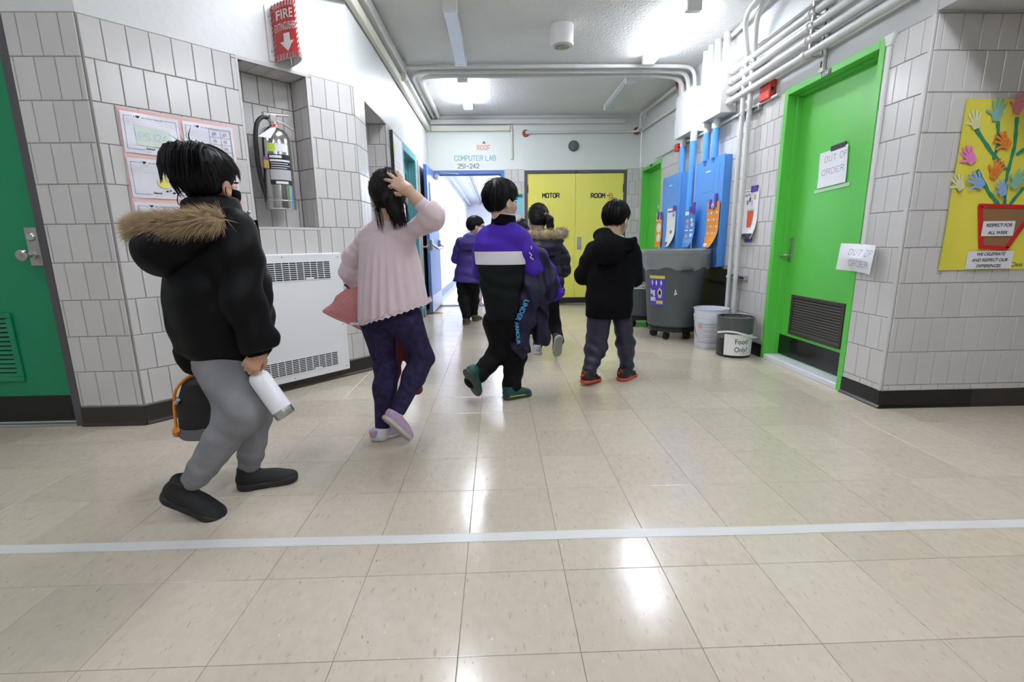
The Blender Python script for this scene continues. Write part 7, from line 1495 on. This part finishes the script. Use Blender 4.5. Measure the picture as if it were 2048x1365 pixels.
# ------------------------------------------------------------------ boy with glasses at the blue door
def person_E():
    P = Person('boy with glasses in a long purple jacket at the open blue door', (-.36, 6.0, 0), .009)
    r, f, u = axes(6); Z = Vector((0, 0, 1)); hc = at(952, 452, 6.03); H = Head(hc, 78, -4, 0, 1.05)
    neck = at(944, 476, 6.03); hem = at(936, 564, 6.0); rs = at(960, 484, 6.0); ls = at(918, 484, 6.04); el = at(964, 520, 6.02); wr = at(962, 522, 6.22); lel = at(912, 518, 6.06); lw = at(918, 522, 6.26)
    hipL, kL, aL = at(926, 565, 6.02), at(928, 602, 6.0), at(933, 632, 5.92); hipR, kR, aR = at(947, 565, 6.0), at(947, 602, 6.1), at(947, 628, 6.2)
    bd = P.parts('body', [(union([H.face(), cone(H.p(0, -.02, -.07), neck-Z*.03, .045, .05)], .02), H.pts()+[neck-Z*.05], .03, .006), (union([loft(hem, neck, r, [(0, .10, .07), (.85, .12, .065), (1, .045, .045)]), chain([hipL, kL, aL], [.055, .04, .03], .03), chain([hipR, kR, aR], [.055, .04, .03], .03), chain([rs, el, wr], [.04, .03, .022], .02), chain([ls, lel, lw], [.04, .03, .022], .02)], .03), [hem, neck, aL, aR, wr, lw, rs, ls], .1, .018)], M_skin2)
    face_bits(P, H, bd, mat('white_mask', (.72, .74, .76), .7), glasses=True); hr = P.part('hair', H.hair(-.06, -.015, .03, .014), H.pts(), .035, M_hair, h=.006); P.mb('hair_locks', H.strands(320, .013, 9, .06, .001, .0025, -.05, (0, -.05, .12), frizz=.3), M_hair, hr)
    M_pj = mat('purple_nylon', (.042, .018, .20), .5, bump=.2, bscale=10)
    tor = loft(hem, neck, r, [(-.02, .185, .150), (.05, .182, .148), (.4, .160, .130), (.75, .150, .115), (.9, .13, .095), (1.02, .07, .065)], 2.4); P.part('jacket', blend(folds(tor, Z, 55, .004, 2, 2.2), [chain([a_, a_.lerp(b_, .5), b_, c_], [.060, .062, .058, .046], .03) for a_, b_, c_ in ((rs-r*.02, el, wr), (ls+r*.02, lel, lw))], el.z, rs.z, .008, .06), [rs, el, wr, ls, lel, lw, hem-Z*.02, neck+Z*.02, hem+r*.2+f*.17, hem-r*.2-f*.17], .05, M_pj)
    c = at(935, 487, 5.87); P.part('hood', folds(union([ball(c, (.125, .075, .085), (r, f, Z)), ball(at(944, 474, 5.92), (.11, .09, .05), (r, f, Z))], .04), Z, 60, .004, 2), [c], .18, M_pj)
    P.part('trousers', folds(union([chain([hipL, kL, aL], [.088, .070, .055], .04), chain([hipR, kR, aR], [.086, .068, .055], .04)], .02), Z, 60, .003, 3), [hipL, kL, aL, hipR, kR, aR], .12, M_blkp)
    M_os = mat('olive_shoe', (.055, .048, .022), .7); M_oso = mat('brown_sole', (.13, .085, .035), .6)
    h0 = at(931, 651, 5.86); h0.z = .002; t0 = h0+Vector((.02, .2, 0)); shoe(P, h0, t0, Z, .20, .09, M_os, M_oso, sole_h=.03); h0 = at(947, 643, 6.12); h0.z = .002; shoe(P, h0, h0+Vector((.08, .18, 0)), Z, .20, .088, M_os, M_oso, sole_h=.03)
person_E()
# ------------------------------------------------------------------ two children almost hidden by the others
def person_hidden(label, x, y, hgt, m_top, m_leg, m_shoe, hair=M_hair, az=0):
    k = hgt/1.25; P = Person(label, (x, y, 0), .011); r, f, u = axes(az); Z = Vector((0, 0, 1)); o = Vector((x, y, 0)); H = Head(o+Z*(hgt-.125), az, 0, 0, 1.0); q = lambda a, b, c: o+(r*a+f*b+Z*c)*k
    neck, hem = q(0, 0, 1.0), q(0, 0, .56); bd = P.parts('body', [(union([H.face(), cone(H.p(0, -.02, -.07), neck-Z*.03, .045, .05)], .02), H.pts()+[neck-Z*.05], .03, .0065), (union([loft(hem, neck, r, [(0, .10, .07), (.85, .12, .065), (1, .045, .045)])]+[chain([q(s*.07, 0, .56), q(s*.075, .03, .3), q(s*.075, 0, .06)], [.055, .04, .03], .03) for s in (-1, 1)]+[chain([q(s*.13, 0, .93), q(s*.17, -.02, .72), q(s*.16, .1, .6), q(s*.155, .17, .58)], [.04, .03, .022, .02], .02) for s in (-1, 1)], .03), [hem, neck, q(-.2, 0, .02), q(.2, .2, .6)], .1, .018)], M_skin2)
    face_bits(P, H, bd, mat('white_mask', (.72, .74, .76), .7)); P.part('hair', H.hair(-.06, -.02, .03, .014), H.pts(), .035, hair, h=.006)
    P.part('jacket', union([loft(q(0, 0, .52), neck, r, [(0, .145, .11), (.5, .15, .115), (.85, .14, .10), (1, .07, .065)])]+[chain([q(s*.13, 0, .93), q(s*.17, -.02, .72), q(s*.16, .08, .62)], [.06, .056, .042], .03) for s in (-1, 1)], .02), [q(-.2, -.1, .5), q(.2, .15, 1.0)], .06, m_top)
    P.part('trousers', union([chain([q(s*.07, 0, .56), q(s*.075, .03, .3), q(s*.075, 0, .08)], [.08, .062, .05], .03) for s in (-1, 1)], .02), [q(-.1, 0, .08), q(.1, .03, .56)], .1, m_leg)
    for s in (-1, 1): a_ = q(s*.075, -.07, .0); a_.z = .002; shoe(P, a_, a_+f*.2, Z, .2, .085, m_shoe, mat('white_sole', (.66, .66, .68), .5), h=.006)
p_ = at(1044, 446, 5.1); person_hidden('child whose dark hair shows between the boy in purple and the girl with the ponytail', p_.x, 5.1, at(1044, 436, 5.1).z, mat('grey_coat', (.10, .10, .12), .7), M_blkp, M_blk)
person_hidden('child with pink shoes far down the corridor behind the boy in the purple jacket', -.245, 8.12, 1.16, mat('lilac_coat', (.45, .38, .5), .7), mat('pale_pants', (.55, .52, .56), .8), mat('pink_shoe', (.75, .22, .25), .5))
